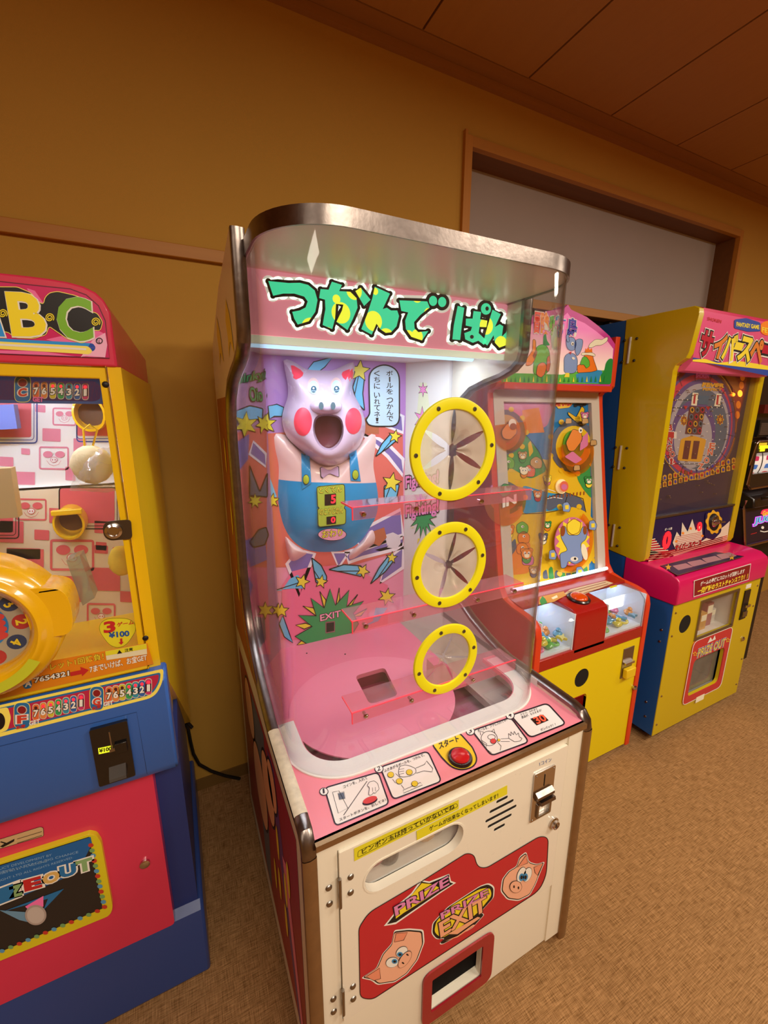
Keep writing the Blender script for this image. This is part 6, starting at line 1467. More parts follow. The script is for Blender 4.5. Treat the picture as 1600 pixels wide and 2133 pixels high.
q = pd3.uv((1318, 1430)); obj('door_knob', MB().lathe((q[0], .988, q[1]), (0, -1, 0), [(.008, 0), (.008, .006), (.010, .010), (.008, .016), (0, .018)], CHROME, 16), d3_)
# toys in the two bins
TC_ = [('pink', 'e878b0'), ('green', '58c040'), ('yellow', 'e8d838'), ('blue', '48a8d0'), ('orange', 'f0a048')]
rnd = random.Random(11); proto = {}
for bi, (a, b) in enumerate(BIN):
    side = ('left', 'right')[bi]
    for i in range(32):
        cn, cc_ = TC_[(i*2+bi) % 5]; key = i % 4
        R_ = 1
        if (key, cn) not in proto:
            mb = MB(); m_ = M('translucent toy '+cn, cc_, .2, trans=.25, coat=.5)
            if key == 0:
                rings = [[(math.cos(t)*(.012+.0045*math.cos(s_)), math.sin(t)*(.012+.0045*math.cos(s_)), .0045+.0045*math.sin(s_)) for s_ in np.linspace(0, 2*PI, 8, endpoint=False)] for t in np.linspace(0, 2*PI, 15)]
                mb.loft(rings, m_)
            elif key == 1:
                mb.lathe((0, 0, 0), (0, 0, 1), [(0, 0), (.012, .002), (.015, .009), (.011, .016), (.006, .018), (.008, .024), (.004, .028), (0, .029)], m_, 10)
            elif key == 2:
                mb.prism([(r_*math.cos(t), r_*math.sin(t)) for r_, t in [((.018 if k % 2 else .009), PI*k/5) for k in range(10)]], 'z', 0, .008, m_)
            else:
                mb.lathe((0, 0, .009), (1, 0, .2), [(0, -.02), (.006, -.018), (.008, -.008), (.005, 0), (.008, .008), (.006, .018), (0, .02)], m_, 9)
            proto[(key, cn)] = mb
        mb = proto[(key, cn)]
        n_ = i
        xx = a+.032+(b-a-.062)*((i*11 % 32)/31); yy = 1.020+.115*((i*5 % 13)/12); zz_ = .634+(.0 if i < 15 else .016 if i < 26 else .032)*(1-.3*rnd.random())
        o = obj('plastic_toy', mb, None, base=(0, 0, 0), angle=50); o.location = (xx, yy, zz_); o.scale = (1.3, 1.3, 1.3); o.rotation_euler = (rnd.uniform(-.25, .25), rnd.uniform(-.25, .25), rnd.uniform(0, 6))
        shp = ('ring', 'figure', 'star', 'bone')[key]
        tag(o, 'translucent %s plastic %s shaped toy %s of the %s lit bin' % (cn, shp, ('low in the front', 'low at the back', 'on top at the front', 'on top at the back')[(yy > 1.08)+2*(i >= 16)], side), 'toy', '%s %s toys in the %s bin' % (cn, shp, side))
for k, (xx, yy, lb) in enumerate(((BIN[0][0]+.022, 1.03, 'small grey and white figure standing at the left end of the left lit bin'), (BIN[1][0]+.03, 1.12, 'dark grey fluffy figure at the back of the right lit bin'))):
    mb = MB(); mb.lathe((xx, yy, .660), (0, 0, 1), [(0, 0), (.014, .003), (.017, .02), (.011, .034), (.014, .046), (.010, .06), (0, .064)], M('figure grey', '5a5c64', .7, noise=.3, nscale=90), 14)
    if k == 0: mb.lathe((xx+.002, yy-.006, .668), (0, 0, 1), [(0, 0), (.010, .002), (.011, .02), (.006, .03), (0, .031)], WHT, 12)
    o = obj('small_figure', mb, None, base=(xx, yy, .660)); tag(o, lb, 'toy')

# ================================================================ BALL DROP MACHINE (yellow, blue, pink)
K = thing('ball_drop_machine', 'tall yellow and blue machine with a pink control shelf and an oval track board', 'arcade machine', (2.21, 1.2, 0))
YK = M('yellow paint k', 'd2b80a', .3, coat=.3); BK = M('blue paint k', '1c5cac', .4); PK = M('hot pink plastic', 'dc1464', .3, coat=.4); NAVYK = M('navy print', '20184a', .35)
kx0, kx1 = 1.85, 2.575
# blue rear body and blue lower sides
mb = MB().prism([(.955, .045), (.955, .72), (1.19, .84), (1.26, .85), (1.30, 1.88), (1.30, 1.90), (1.50, 1.90), (1.52, 1.5), (1.52, .045)], 'x', kx0+.001, kx0+.02, BK); obj('side_panel', mb, K, recalc=True)
mb = MB().prism([(.955, .045), (.955, .72), (1.19, .84), (1.26, .85), (1.30, 1.88), (1.30, 1.90), (1.50, 1.90), (1.52, 1.5), (1.52, .045)], 'x', kx1-.02, kx1-.001, BK); obj('side_panel', mb, K, recalc=True)
obj('rear_body', MB().box(kx0+.02, kx1-.02, 1.30, 1.51, .06, 1.895, BK), K)
obj('body_floor', MB().box(kx0+.02, kx1-.02, .97, 1.30, .05, .07, BK), K)
for xx in (kx0+.06, kx1-.06):
    for yy in (1.02, 1.44): obj('caster', MB().lathe((xx, yy, .024), (1, 0, 0), [(0, -.012), (.022, -.012), (.024, 0), (.022, .012), (0, .012)], BLK, 14).box(xx-.014, xx+.014, yy-.015, yy+.015, .044, .050, STEEL), K)
# upper yellow box: two cheeks, roof
ck = [(1.295, .855), (1.13, .838), (1.108, .85), (1.10, .87), (1.10, 1.668), (1.095, 1.688), (1.078, 1.70), (1.058, 1.712), (1.050, 1.73), (1.034, 1.872), (1.038, 1.892), (1.055, 1.902), (1.335, 1.902)]
for a, b in ((kx0-.002, kx0+.03), (kx1-.045, kx1)):
    obj('upper_cheek', MB().prism(ck, 'x', a, b, YK), K, recalc=True, bevel=.002)
obj('roof', MB().prism([(1.055, 1.902), (1.04, 1.895), (1.04, 1.885), (1.30, 1.885), (1.30, 1.902)], 'x', kx0+.03, kx1-.045, PK), K, recalc=True)
for zc_ in (1.77, 1.30, .93):
    yq = 1.262+.043*(zc_-.85)
    h_ = MB(); h_.tube([(kx0-.005, yq, zc_-.055), (kx0-.005, yq, zc_+.055)], .005, M('hinge nickel', 'd8d4cc', .4, .5), 8); ho = obj('hinge', h_, K)
    for dy in (-.028, .028):
        for dz_ in (-.045, .045):
            m_ = MB(); m_.lathe((kx0-.002, yq+dy, zc_+dz_), (-1, 0, 0), [(.006, 0), (.006, .003), (.003, .006), (0, .006)], M('bolt dark', '2a2420', .4), 10); obj('bolt', m_, ho)
for p in ((1378, 1312), (1374, 1336), (1344, 1492), (1346, 1462)):
    q = PX(kx0).hit(p); m_ = MB(); m_.lathe((kx0+.001, q[1], q[2]), (-1, 0, 0), [(.006, 0), (.005, .003), (0, .004)], STEEL, 10); obj('bolt', m_, K)
# marquee
pk = PSL(1.052, 1.70, 1.040, 1.885)
mqk = obj('marquee', MB().prism([(1.052, 1.700), (1.040, 1.885), (1.06, 1.885), (1.09, 1.69), (1.11, 1.68), (1.11, 1.665), (1.075, 1.668)], 'x', kx0+.03, kx1-.045, M('marquee pink', 'e86090', .3, emit=.05)), K, recalc=True)
A = Art(pk, .001, .0006, (kx0+.031, kx1-.046)); zk = zz(1260, 620, .2125)
A.poly(zk((825, 580), (1900, 760), (1900, 830), (815, 605)), M('marquee blue', '3050b0', .4), 0)
A.poly(rq(zk((810, 610), (980, 600), (1100, 640), (1300, 620), (1500, 650), (1700, 690), (1700, 720), (815, 620)), 4), YE3P, 1)
A.text('SHOKEN', *zk((1000, 220), (1135, 250), (1005, 190)), RDL, 2, .02)
A.poly(rq(zk((1265, 215), (1380, 200), (1520, 245), (1525, 330), (1400, 335), (1262, 300)), 4), M('marquee blue', '3050b0', .4), 2); A.text('FANTASY GAME', *zk((1285, 280), (1505, 310), (1285, 240)), YE3P, 3, .04)
A.ell(zk((1590, 300))[0], 16, 15, ORL, 2); A.text('FEVER', *zk((1530, 335), (1680, 365), (1535, 290)), YE3P, 4, .03)
MR = M('lettering crimson', 'c01c38', .35); MO = M('lettering amber', 'e88c38', .35)
for i, (ch, bl, br, tl) in enumerate((('サ', (905, 550), (1010, 580), (960, 320)), ('イ', (1040, 570), (1130, 600), (1100, 345)), ('バ', (1135, 590), (1240, 615), (1190, 350)), ('ー', (1260, 490), (1330, 505), (1275, 450)), ('ス', (1290, 600), (1400, 625), (1340, 385)), ('ペ', (1410, 610), (1520, 640), (1440, 400)), ('ー', (1535, 525), (1620, 545), (1545, 480)), ('ス', (1620, 640), (1740, 670), (1670, 430)))):
    A.text(ch, *zk(bl, br, tl), WHT, 4, .12); A.text(ch, *zk(bl, br, tl), BLK, 5, .09); A.text(ch, *zk(bl, br, tl), (MR, MO, YE3P, YE3P, YE3P, MO, MR, MR)[i], 6, .045)
obj('marquee_lettering', A, mqk)
# play field
pk2 = PY(1.135)
pfk = obj('play_field', MB().box(kx0+.03, kx1-.045, 1.135, 1.15, .97, 1.668, M('field dark violet', '3c2848', .35)), K)
A = Art(pk2, .0008, .0004, (kx0+.031, kx1-.046))
def ek(c, rx, ry, m_, L, rot=.10): A.ell(zk(c)[0], rx*.2125, ry*.2125, m_, L, rot, 40)
SILV = M('track silver', 'b4b0b8', .3, emit=.06); PURK = M('track purple', '66508c', .35, emit=.06); REDK = M('track red', 'd0344e', .35, emit=.06); GRK = M('track grey', '5c6c80', .35, emit=.05); GOLDK = M('gold print', 'e0a828', .35, emit=.08)  # faint emission put into these prints brightens the dim play field
A.poly(zk((640, 660), (1450, 690), (1250, 1400), (560, 1300)), M('field dark red', '6c2028', .35), 0)
A.poly([(kx0+.03, .97), (kx1-.045, .97), (kx1-.045, 1.10), (kx0+.03, 1.06)], NAVYK, 1, px=False)
ek((905, 1230), 385, 560, GOLDK, 1); ek((905, 1232), 378, 550, PURK, 2); ek((895, 1250), 350, 500, REDK, 3); ek((915, 1260), 318, 460, PURK, 4); ek((920, 1270), 290, 430, SILV, 5); ek((930, 1290), 260, 395, GRK, 6); ek((860, 1330), 215, 330, PURK, 7); ek((855, 1380), 185, 290, SILV, 8)
for i in range(14):
    a = 2*PI*i/14+.2; A.line(zk((905+300*math.cos(a)-20, 1250+430*math.sin(a)), (905+380*math.cos(a)-20, 1250+540*math.sin(a))), .8, BLK, 9)
for j in range(9):
    yq_ = 980+78*j; hw = 330 if 1 < j < 7 else 250
    A.line(zk((900-hw-10*j, yq_+20), (900-10*j, yq_+26), (900+hw-10*j, yq_+14)), 1.1, BLK, 9.5)
    for i in range(11): A.ell(zk((900-hw-10*j+i*hw*.2, yq_+20))[0], 1.2, 1.2, WHT, 9.7, n=8)
A.poly(zk((1120, 700), (1230, 700), (1330, 900), (1330, 1000), (1240, 880)), M('field amber', 'a8641c', .35, emit=.05), 8.5)
A.text('SHOKEN', *zk((880, 785), (1005, 790), (885, 745)), PKS, 10, .04)
A.text('FEVER', *zk((945, 870), (1150, 880), (955, 835)), GOLDK, 10, .08); A.text('PERFECT', *zk((950, 910), (1130, 915), (952, 885)), GOLDK, 10, .05)
A.text('BINGO', *zk((600, 1600), (660, 1600), (560, 1230)), BLK, 10, .02) if False else None
for ch, c_ in zip('BINGO!', ((625, 1270), (630, 1340), (625, 1400), (620, 1470), (650, 1530), (640, 1600))): A.text(ch, *zk((c_[0]-22, c_[1]+28), (c_[0]+22, c_[1]+32), (c_[0]-20, c_[1]-26)), WHT, 10, .09); A.text(ch, *zk((c_[0]-22, c_[1]+28), (c_[0]+22, c_[1]+32), (c_[0]-20, c_[1]-26)), RDL, 11, .03)
for ch, c_ in zip('ZONE', ((930, 1650), (985, 1590), (1020, 1510), (1040, 1450))): A.text(ch, *zk((c_[0]-25, c_[1]+28), (c_[0]+22, c_[1]+32), (c_[0]-20, c_[1]-26)), WHT, 10, .09); A.text(ch, *zk((c_[0]-25, c_[1]+28), (c_[0]+22, c_[1]+32), (c_[0]-20, c_[1]-26)), M('flame print', 'e87050', .4), 11, .03)
for c_ in ((765, 1205), (1120, 1195)):
    A.star(zk(c_)[0], 12, GOLDK, 10, 8, .7, sx=.7); A.ell(zk(c_)[0], 5.5, 9, M('brown print', '9a5020', .4), 11); A.star(zk(c_)[0], 7, GOLDK, 12, 6, .4, sx=.7)
A.poly(zk((850, 930), (905, 935), (890, 1060), (835, 1055)), CRM, 10); A.poly(zk((1085, 940), (1135, 945), (1115, 1070), (1060, 1062)), CRM, 10)
for c_ in ((872, 990), (1098, 1000)): A.line(zk((c_[0], c_[1]-45), (c_[0]-10, c_[1]+50)), 4, RDL, 11)
A.poly(zk((910, 960), (1010, 965), (1000, 1050), (900, 1045)), M('panel steel blue', '50708c', .35), 10)
A.poly(zk((820, 1062), (975, 1072), (930, 1345), (775, 1335)), M('panel brown', '6c3434', .35), 10)
for i in range(3):
    for j in range(4): A.ell(zk((845+50*i-9*j, 1100+68*j))[0], 4.2, 6, (GOLDK, GRK, MR)[(i+j) % 3], 11); A.ell(zk((845+50*i-9*j, 1100+68*j))[0], 2.4, 3.6, BLK, 12)
for q in (((760, 1060), (800, 1062), (780, 1100)), ((980, 1065), (1025, 1068), (1000, 1105))): A.poly(zk(*q), RDL, 11)
A.poly(rq(zk((735, 1385), (850, 1350), (985, 1390), (935, 1610), (700, 1595)), 5), GOLDK, 10); A.poly(zk((775, 1400), (835, 1402), (805, 1585), (748, 1580)), M('panel brown', '6c3434', .35), 11); A.poly(zk((860, 1402), (920, 1405), (890, 1582), (835, 1580)), M('panel brown', '6c3434', .35), 11)
A.poly(zk((1230, 690), (1400, 720), (1290, 1230), (1250, 1000)), M('field red side', 'a03828', .35), 8)
A.poly(zk((650, 670), (850, 680), (700, 820), (640, 860)), M('field red side', 'a03828', .35), 8); A.ell(zk((700, 745))[0], 4, 6, YE3P, 9)
A.ell(zk((1315, 940))[0], 5, 7, M('amber lamp lit', 'ff8a20', .4, emit=4.0), 10); A.ell(zk((1245, 950))[0], 5, 4, M('amber lamp lit', 'ff8a20', .4, emit=4.0), 10)
for (x, y) in ((1340, 780), (1330, 860), (1300, 1050), (1290, 1150)): A.ell(zk((x, y))[0], 5, 8, ORL, 9)
for j in range(16):
    for r_ in range(2):
        c_ = zk((530+52*j, 1780-13*j+r_*62))[0]; A.poly([(c_[0]-4, c_[1]+6), (c_[0]-4, c_[1]-4), (c_[0], c_[1]-7), (c_[0]+4, c_[1]-5), (c_[0]+4, c_[1]+5)], GOLDK, 3+r_); A.ell(c_, 2.4, 3.4, (RDL, BLN, M('brown print', '9a5020', .4))[(j+r_) % 3], 5+r_)
for rr2 in (0, 1): A.line([zk((700+480*math.cos(t), 1700+260*math.sin(t)+50*rr2))[0] for t in np.linspace(.5, PI-.2, 14)], 2.2, M('arc grey blue', '6c7c98', .4), 2)
obj('field_artwork', A, pfk)
# pins and rails on the field
mb = MB(); rnd = random.Random(5)
for i in range(60):
    u = rnd.uniform(kx0+.08, kx1-.18); v = rnd.uniform(1.10, 1.62); mb.lathe((u, 1.134, v), (0, -1, 0), [(.0018, 0), (.0018, .012), (.003, .013), (0, .015)], GOLD, 6)
po = obj('pins', mb, pfk); po['kind'] = 'stuff'
mb = MB(); a_ = [PY(1.125).hit(zk((905+382*math.cos(t)-8*math.sin(t), 1232+555*math.sin(t)))[0]) for t in np.linspace(PI*.95, PI*2.25, 40)]
obj('track_rail', mb.tube([tuple(p) for p in a_ if kx0+.036 < p[0] < kx1-.05], .004, thin_clear('amber rail', (.95, .6, .25), .05, .25, (.6, .35, .12)), 8), pfk)
obj('field_glass', MB().box(kx0+.03, kx1-.045, 1.112, 1.115, 1.05, 1.664, thin_clear('field glass', (.95, .93, .92), .02, .015)), K)
# lower display panel
pk3 = PY(1.106)
dp = obj('display_panel', MB().box(kx0+.03, kx1-.045, 1.106, 1.135, .858, 1.046, NAVYK), K)
obj('display_trim', MB().box(kx0+.03, kx1-.045, 1.100, 1.112, 1.043, 1.052, STEEL), dp)
A = Art(pk3, .0008, .0004); zq = zz(1260, 950, .28125)
for i in range(9):
    y = 615+17*i; A.line(zq((325-3*i, y+8), (372+12*i*(1 if i < 4 else 1.6), y-3)), 1.6, CRM, 1); A.line(zq((325-3*i, y+16), (372+12*i*(1 if i < 4 else 1.6), y+5)), 2.6, RDL, 1)
A.poly(zq((320, 790), (330, 690), (420, 720), (520, 690), (700, 640), (880, 520), (925, 480), (905, 620), (310, 800)), M('stripe cream', 'e8d8c0', .4), 1)
for i in range(8): A.line(zq((318, 705+13*i), (905, 555+11.5*i)) if i > 2 else zq((420, 722+12*i), (870, 600+12*i)), 1.6, RDL, 2)
cw = zq((500, 640), (530, 560), (560, 600), (570, 490), (610, 560), (645, 465), (670, 550), (715, 500), (720, 600), (700, 650), (520, 690)); A.poly(cw, M('crown cream', 'e8dcc8', .4), 3)
for i in range(7): A.line(zq((520, 600+13*i), (712, 562+12*i)), .9, RDL, 4)
for c_ in ((575, 570), (632, 535), (525, 630), (718, 590)): A.star(zq(c_)[0], 4, ORL, 5)
A.text('サイバースペース', *zq((515, 700), (708, 655), (520, 660)), BLK, 5, .09); A.text('サイバースペース', *zq((515, 700), (708, 655), (520, 660)), RDL, 6, .04)
A.text('ボール数', *zq((440, 553), (495, 543), (442, 535)), WHT, 3, .02)
LD2 = M('led digit red', 'ff1c24', .4, emit=1.8)
A.text('0', *zq((425, 685), (475, 675), (440, 570)), LD2, 3, .06); A.text('0', *zq((680, 555), (710, 548), (684, 495)), LD2, 6, .05)
gear = []
for i in range(36):
    a = 2*PI*i/36; r_ = 1 if (i//2) % 2 else .88; gear.append(zq((802+62*r_*math.cos(a), 488+90*r_*math.sin(a)))[0])
A.poly(rq(zq((740, 420), (850, 400), (860, 560), (800, 620), (735, 600)), 6), NAVYK, 5); A.poly(gear, GOLDK, 7); A.ell(zq((802, 488))[0], 11, 18, BLK, 8)
obj('display_artwork', A, dp)
q = pk3.hit(zq((805, 480))[0]); hb = MB(); hb.lathe((q[0], 1.105, q[2]), (0, -1, 0), [(.03, 0), (.03, .008), (.024, .012), (.012, .014), (.010, .03), (0, .032)], CHROME, 24); hh_ = obj('launch_handle', hb, dp); obj('handle_rod', MB().tube([(q[0]-.045, 1.08, q[2]+.004), (q[0]+.045, 1.078, q[2]-.004)], .004, CHROME, 8), hh_)
# pink shelf
sh = [(1.19, .845), (1.02, .838), (.975, .832), (.945, .812), (.938, .785), (.940, .705), (.958, .700), (1.19, .700)]
pks = obj('control_shelf', MB().prism(sh, 'x', kx0-.004, kx1+.004, PK), K, recalc=True, bevel=.008)
A = Art(PSL(1.02, .838, 1.19, .845), .001, .0004)
A.poly(zq((410, 815), (820, 712), (1030, 745), (540, 885)), NAVYK, 0); A.line(zq((410, 815), (820, 712), (1030, 745), (540, 885)), 1.0, GOLD, 1, True)
for i in range(4): A.poly(rq(zq((500+108*i, 815-27*i), (600+108*i, 795-27*i), (655+108*i, 822-27*i), (545+108*i, 848-27*i)), 2), M('mauve print', 'b0808c', .4), 1)
A.star(zq((470, 825))[0], 7, GOLDK, 1); A.star(zq((940, 750))[0], 7, GOLDK, 1)
obj('shelf_print', A, pks)
pls = PSL(.9405, .79, .972, .830); pls = Plane((0, .9385, 0), (1, 0, 0), (0, 0, 1), (0, -1, 0))
A = Art(pls, .0015, .0004)
lb_ = [pls.uv(p) for p in zq((665, 880), (720, 975), (1075, 860), (1060, 800))]
q0_, q1_ = lb_[0][0], lb_[2][0]
A.poly([(q0_+.0, .803), (q0_+.02, .722), (q1_, .722), (q1_-.01, .806)], WHT, 0, px=False); A.poly([(q0_+.006, .800), (q0_+.023, .726), (q1_-.005, .726), (q1_-.014, .802)], M('banner dark red', '8c1420', .35), 1, px=False)
bl_, br_, tl_ = proj((q0_+.045, .9385, .731)), proj((q1_-.02, .9385, .731)), proj((q0_+.045, .9385, .758)); A.text('一発逆転のラストチャンスあり！！', bl_, br_, tl_, YE3P, 2, .04)
bl_, br_, tl_ = proj((q0_+.055, .9385, .767)), proj((q1_-.06, .9385, .767)), proj((q0_+.055, .9385, .788)); A.text('ゲームの最後にスロットが回転します', bl_, br_, tl_, WHT, 2, .03)
obj('shelf_banner', A, pks)
# front door with window, prize outlet
pk4 = PY(.952)
wt = rect(2.063, 2.372, .487, .672, .004); oo = rect(2.085, 2.35, .175, .375, .03); hk = pk4.uv((1427, 1300))
fk = obj('front_door', MB().plate(pk4, [(kx0+.002, .045), (kx1-.002, .045), (kx1-.002, .698), (kx0+.002, .698)], [wt, oo, circ(hk, .043, 28)], .014, YK), K)
obj('speaker_cover', MB().box(hk[0]-.045, hk[0]+.045, .9535, .958, hk[1]-.045, hk[1]+.045, DARK), fk)
obj('window_frame', MB().plate(pk4, rect(2.055, 2.38, .479, .680, .005), [rect(2.068, 2.367, .492, .667, .003)], .004, STEEL, h=.004), fk); obj('window_pane', MB().box(2.063, 2.372, .955, .957, .487, .672, GLASS), fk)
obj('window_box', MB().box(2.05, 2.385, 1.12, 1.125, .47, .69, M('window box pale', 'd0ccc8', .5)).box(2.05, 2.385, .968, 1.12, .47, .475, WHITEP).box(2.382, 2.387, .968, 1.12, .47, .69, WHITEP).box(2.048, 2.053, .968, 1.12, .47, .69, WHITEP), K)
obj('outlet_frame', MB().plate(pk4, rect(2.052, 2.385, .140, .478, .035), [oo], .004, M('outlet red', 'd03038', .35, coat=.3), h=.004), fk); obj('outlet_box', MB().box(2.08, 2.355, 1.10, 1.105, .16, .39, M('outlet grey', '8c8880', .5)).box(2.08, 2.355, .968, 1.10, .16, .175, M('outlet grey', '8c8880', .5)), K)
obj('outlet_flap', MB().box(2.09, 2.345, .972, .975, .18, .372, thin_clear('smoke clear flap', (.7, .68, .64), .06, .25, (.5, .48, .42))), fk)
A = Art(PY(.948), .0006, .0004)
A.line([tuple(proj((x, .948, z))) for x, z in rect(2.052, 2.385, .140, .478, .035)], 1.3, WHT, 0, True)
for u_l, z_b, h_, t, m1, m2 in ((2.105, .385, .042, 'PRIZE OUT', BLK, YE3P),):
    for L_, of, mm in ((1, .09, WHT), (2, .06, BLN), (3, .01, YE3P)): A.text(t, proj((u_l, .948, z_b)), proj((2.335, .948, z_b)), proj((u_l, .948, z_b+h_)), mm, L_, of)
for uu in (2.08, 2.358): A.star(proj((uu, .948, .41)), 5.5, YE3P, 1); A.star(proj((uu, .948, .41)), 3.6, RDL, 2)
A.poly([proj(p) for p in ((2.17, .948, .44), (2.19, .948, .468), (2.21, .948, .448), (2.225, .948, .470), (2.24, .948, .445))], WHT, 1)
A.poly([proj(p) for p in ((2.165, .948, .118), (2.235, .948, .118), (2.235, .948, .150), (2.165, .948, .150))], CRM, 3)
obj('outlet_lettering', A, fk)
cpk = obj('coin_plate', MB().box(2.435, 2.487, .947, .952, .50, .655, M('coin dark steel', '3c3834', .3, .8)), fk, bevel=.001); obj('return_lever', MB().box(2.452, 2.492, .938, .947, .565, .578, CHROME), cpk); obj('coin_return', MB().box(2.445, 2.48, .940, .947, .515, .545, STEEL), cpk)
obj('price_tag', MB().box(2.440, 2.485, .9505, .952, .664, .684, WHT), fk)
q = pk4.uv((1546, 1330)); obj('door_lock', MB().lathe((q[0], .952, q[1]), (0, -1, 0), [(.012, 0), (.012, .005), (.008, .009), (0, .009)], CHROME, 16), fk)
for xx in (kx0+.022, kx1-.022):
    for z_ in (.10, .25, .40, .55, .66):
        if z_ in (.40,) : continue
        m_ = MB(); m_.lathe((xx, .952, z_), (0, -1, 0), [(.005, 0), (.004, .003), (0, .003)], GOLD, 8); obj('screw', m_, fk)
for k, (xx, w_, h_, col, lb) in enumerate(((2.215, .05, .085, 'd8a860', 'orange patterned prize box at the left of the small window'), (2.285, .05, .12, 'b87878', 'dull red prize card standing in the middle of the small window'), (2.345, .045, .07, 'e0dcd4', 'white prize box at the right of the small window'))):
    mb = MB().box(xx-w_/2, xx+w_/2, 1.0+.012*k, 1.03+.012*k, .4755, .4755+h_, M('prize box '+col, col, .45, noise=.25, nscale=50)); mb.box(xx-w_/2+.004, xx+w_/2-.004, .9985+.012*k, 1.0+.012*k, .4755+h_*.55, .4755+h_*.9, CRM)
    o = obj('prize_box', mb, None, base=(xx, 1.01, .4755)); tag(o, lb, 'box')

# ================================================================ SLOT MACHINE at the right edge
Ls = thing('slot_machine', 'dark chrome-edged slot machine with lit reels at the right edge', 'slot machine', (3.05, 1.25, 0))
ys = 1.135; pY = PY(ys); zs_ = zz(1500, 840, .1407)
sx0 = pY.hit(zs_((420, 600))[0])[0]; sx1 = sx0+.48; DK = M('slot cabinet black', '1a1414', .3, coat=.3); CHS = M('slot chrome', 'c0a8a0', .18, 1.0)
def zat(p): return float(pY.hit(zs_(p)[0])[2])
zt_, zr1, zr0, zmid, zpt, zpb = zat((440, 560)), zat((480, 730)), zat((480, 1030)), zat((430, 1230)), zat((520, 1510)), zat((400, 2000))
print('slot', sx0, zt_, zr1, zr0, zmid, zpt, zpb)
obj('cabinet', MB().box(sx0, sx1, ys+.02, 1.56, .52, 1.75, M('slot side brown', '5a4028', .5)), Ls)
obj('upper_panel', MB().box(sx0+.02, sx1, ys-.0, ys+.02, zt_+.015, 1.75, DK), Ls)
dn = obj('reel_door', MB().plate(pY, rect(sx0+.004, sx1, zmid, zt_, .02), [rect(sx0+.03, sx1-.03, zr0, zr1, .004)], .02, DK, h=.03), Ls)
rim_ = [(sx0+.004+.0, zmid+.02), (sx0-.006, (zmid+zt_)/2), (sx0+.004, zt_-.01), (sx0+.02, zt_), (sx1, zt_)]
obj('chrome_edge', MB().tube([(a, ys-.03, b) for a, b in [(sx1, zmid), (sx0+.03, zmid-.004)]+rim_], .007, CHS, 8), dn)
for i in range(3):
    xa = sx0+.034+i*.137; mb = MB(); rings = []
    for t in np.linspace(-1.0, 1.0, 13): rings.append([(xa, ys+.045-.05*math.cos(t), (zr0+zr1)/2+.095*math.sin(t)), (xa+.125, ys+.045-.05*math.cos(t), (zr0+zr1)/2+.095*math.sin(t))])
    mb.loft(rings, M('reel strip lit', 'e8e0d8', .4, emit=.35), close=False); ro2 = obj('reel', mb, Ls)
    mb = MB()
    for j, (t, col) in enumerate(((-.72, 'd02028'), (-.25, '4878c8'), (.22, 'c83060'), (.65, 'b83038'))):
        yq, zq_ = ys+.045-.0515*math.cos(t), (zr0+zr1)/2+.095*math.sin(t); rr3 = .016
        yv, zv = math.sin(t), math.cos(t)
        P0 = Plane((xa+.06, yq, zq_), (1, 0, 0), (0, .5*yv, zv), (0, -1, 0)); mb.plate(P0, rq([(-.03, -.011), (.028, -.012), (.034, .010), (.0, .014), (-.026, .012)], .006), [], .0005, M('reel symbol '+col, col, .4, emit=.25))
    obj('reel_symbols', mb, ro2)
mb = MB(); A = Art(pY, .032, .0004)
for k, (a_, b_, y_, mm) in enumerate(((.03, .11, 600, YE3P), (.04, .16, 640, M('slot lamp yellow', 'e8e020', .4, emit=.9)), (.05, .10, 680, M('slot lamp yellow', 'e8e020', .4, emit=.9)), (.17, .30, 640, M('slot lamp red', 'e04838', .4, emit=.6)), (.16, .24, 680, WHT))):
    z_ = zat((560, y_)); A.poly([(sx0+a_, z_-.008), (sx0+b_, z_-.008), (sx0+b_, z_+.008), (sx0+a_, z_+.008)], mm, 1, px=False)
obj('lamp_print', A, dn)
obj('lever_console', MB().prism([(ys-.02, zpt+.0), (ys-.06, zpt+.01), (ys-.05, zpt+.055), (ys+.02, zmid-.02), (ys+.06, zmid-.02), (ys+.06, zpt)], 'x', sx0+.05, sx1, DK), Ls, recalc=True, bevel=.006)
ob = MB(); ob.lathe((sx0+.10, ys-.06, (zpt+zmid)/2), (0, -1, .3), [(.008, 0), (.008, .03), (.016, .035), (.02, .05), (.012, .064), (0, .067)], M('lever ball', '1c1412', .15, coat=.8), 16); obj('lever', ob, Ls)
pq = PSL(ys-.06, zpb, ys-.02, zpt)
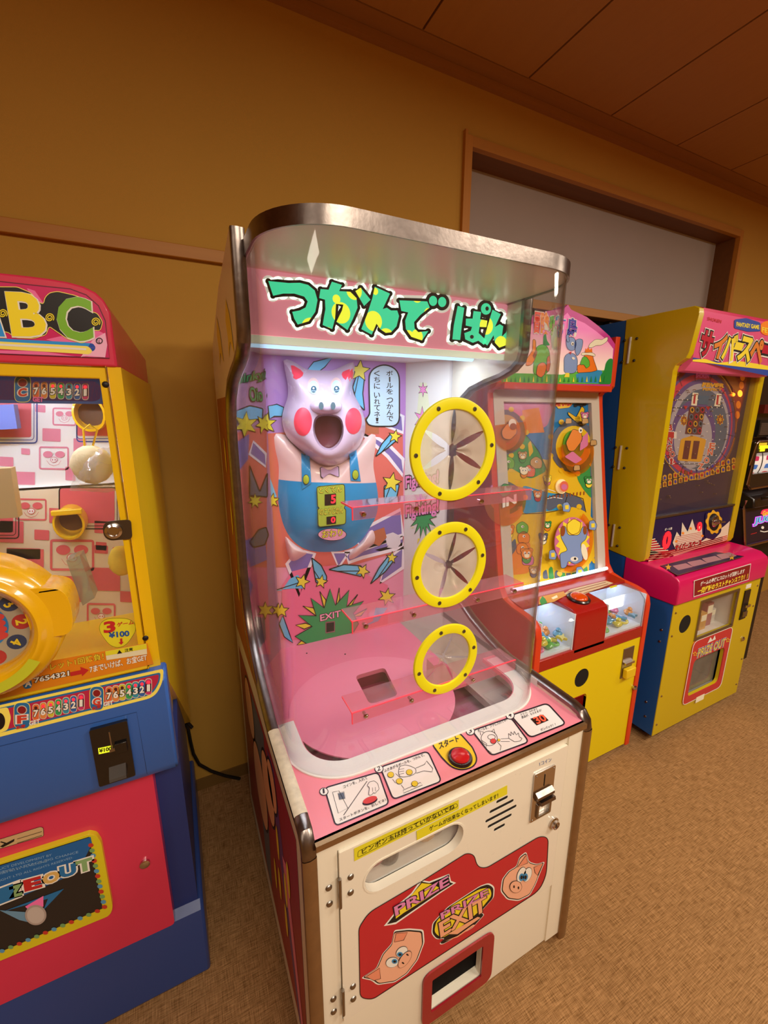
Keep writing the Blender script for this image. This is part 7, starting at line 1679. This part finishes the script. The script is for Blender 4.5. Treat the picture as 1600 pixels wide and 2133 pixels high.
lpn = obj('lower_panel', MB().prism([(ys-.06, zpb), (ys-.02, zpt), (ys+.04, zpt), (ys+.04, zpb)], 'x', sx0+.02, sx1, M('slot panel print', '241828', .3, emit=.02)), Ls, recalc=True)
obj('chrome_edge', MB().tube([(sx0+.018, ys-.03, zpt+.05), (sx0+.016, ys-.028, zpt), (sx0+.016, ys-.064, zpb)], .007, CHS, 8).tube([(sx0+.016, ys-.066, zpb-.004), (sx1, ys-.066, zpb-.004)], .008, CHS, 8), lpn)
A = Art(pq, .001, .0005, (sx0+.02, sx1))
for L_, of, mm in ((0, .16, M('neon violet', 'b030e0', .4, emit=1.2)), (1, .10, WHT), (2, .05, BLN), (3, .01, M('neon cyan', '60c0f0', .4, emit=.5))): A.text('JUGGLER', *zs_((500, 1810), (1080, 1690), (520, 1700)), mm, L_, of)
A.poly(rq(zs_((590, 1640), (620, 1580), (700, 1560), (780, 1600), (760, 1660), (640, 1650)), 3), M('neon red', 'e83050', .4, emit=.6), 1); A.text('GoGo', *zs_((620, 1670), (760, 1640), (630, 1600)), YE3P, 3, .04)
A.line(zs_((590, 1890), (650, 1905), (760, 1880), (900, 1840)), 2, WHT, 1); A.ell(zs_((625, 1840))[0], 3, 3, WHT, 2)
A.line(zs_((450, 1940), (540, 1915)), 1.2, RDL, 1)
obj('panel_artwork', A, lpn)
obj('lower_body', MB().box(sx0+.03, sx1, ys+.0, 1.56, 0, zpb-.02, M('slot lower black', '14100e', .4)), Ls)
obj('vent_panel', MB().box(sx0+.045, sx0+.16, ys-.012, ys, zt_+.02, zat((500, 250)), M('vent black', '0c0a0a', .4)), Ls)
for i in range(7):
    z_ = zt_+.03+i*(zat((500, 260))-zt_-.04)/7; obj('slat', MB().box(sx0+.05, sx0+.155, ys-.018, ys-.012, z_, z_+.008, M('slat brown', '4a3c34', .4)), Ls)
obj('name_board', MB().box(sx0+.02, sx1, ys-.03, ys, zat((520, 150)), zat((520, 20)), M('board maroon', '5a1014', .35)), Ls)
A = Art(PY(ys-.005), .0, .0004)
obj('data_panel', MB().box(sx0+.17, sx0+.40, ys-.03, ys, zt_+.01, zat((650, 260)), M('data panel grey', '5c5054', .35)), Ls)
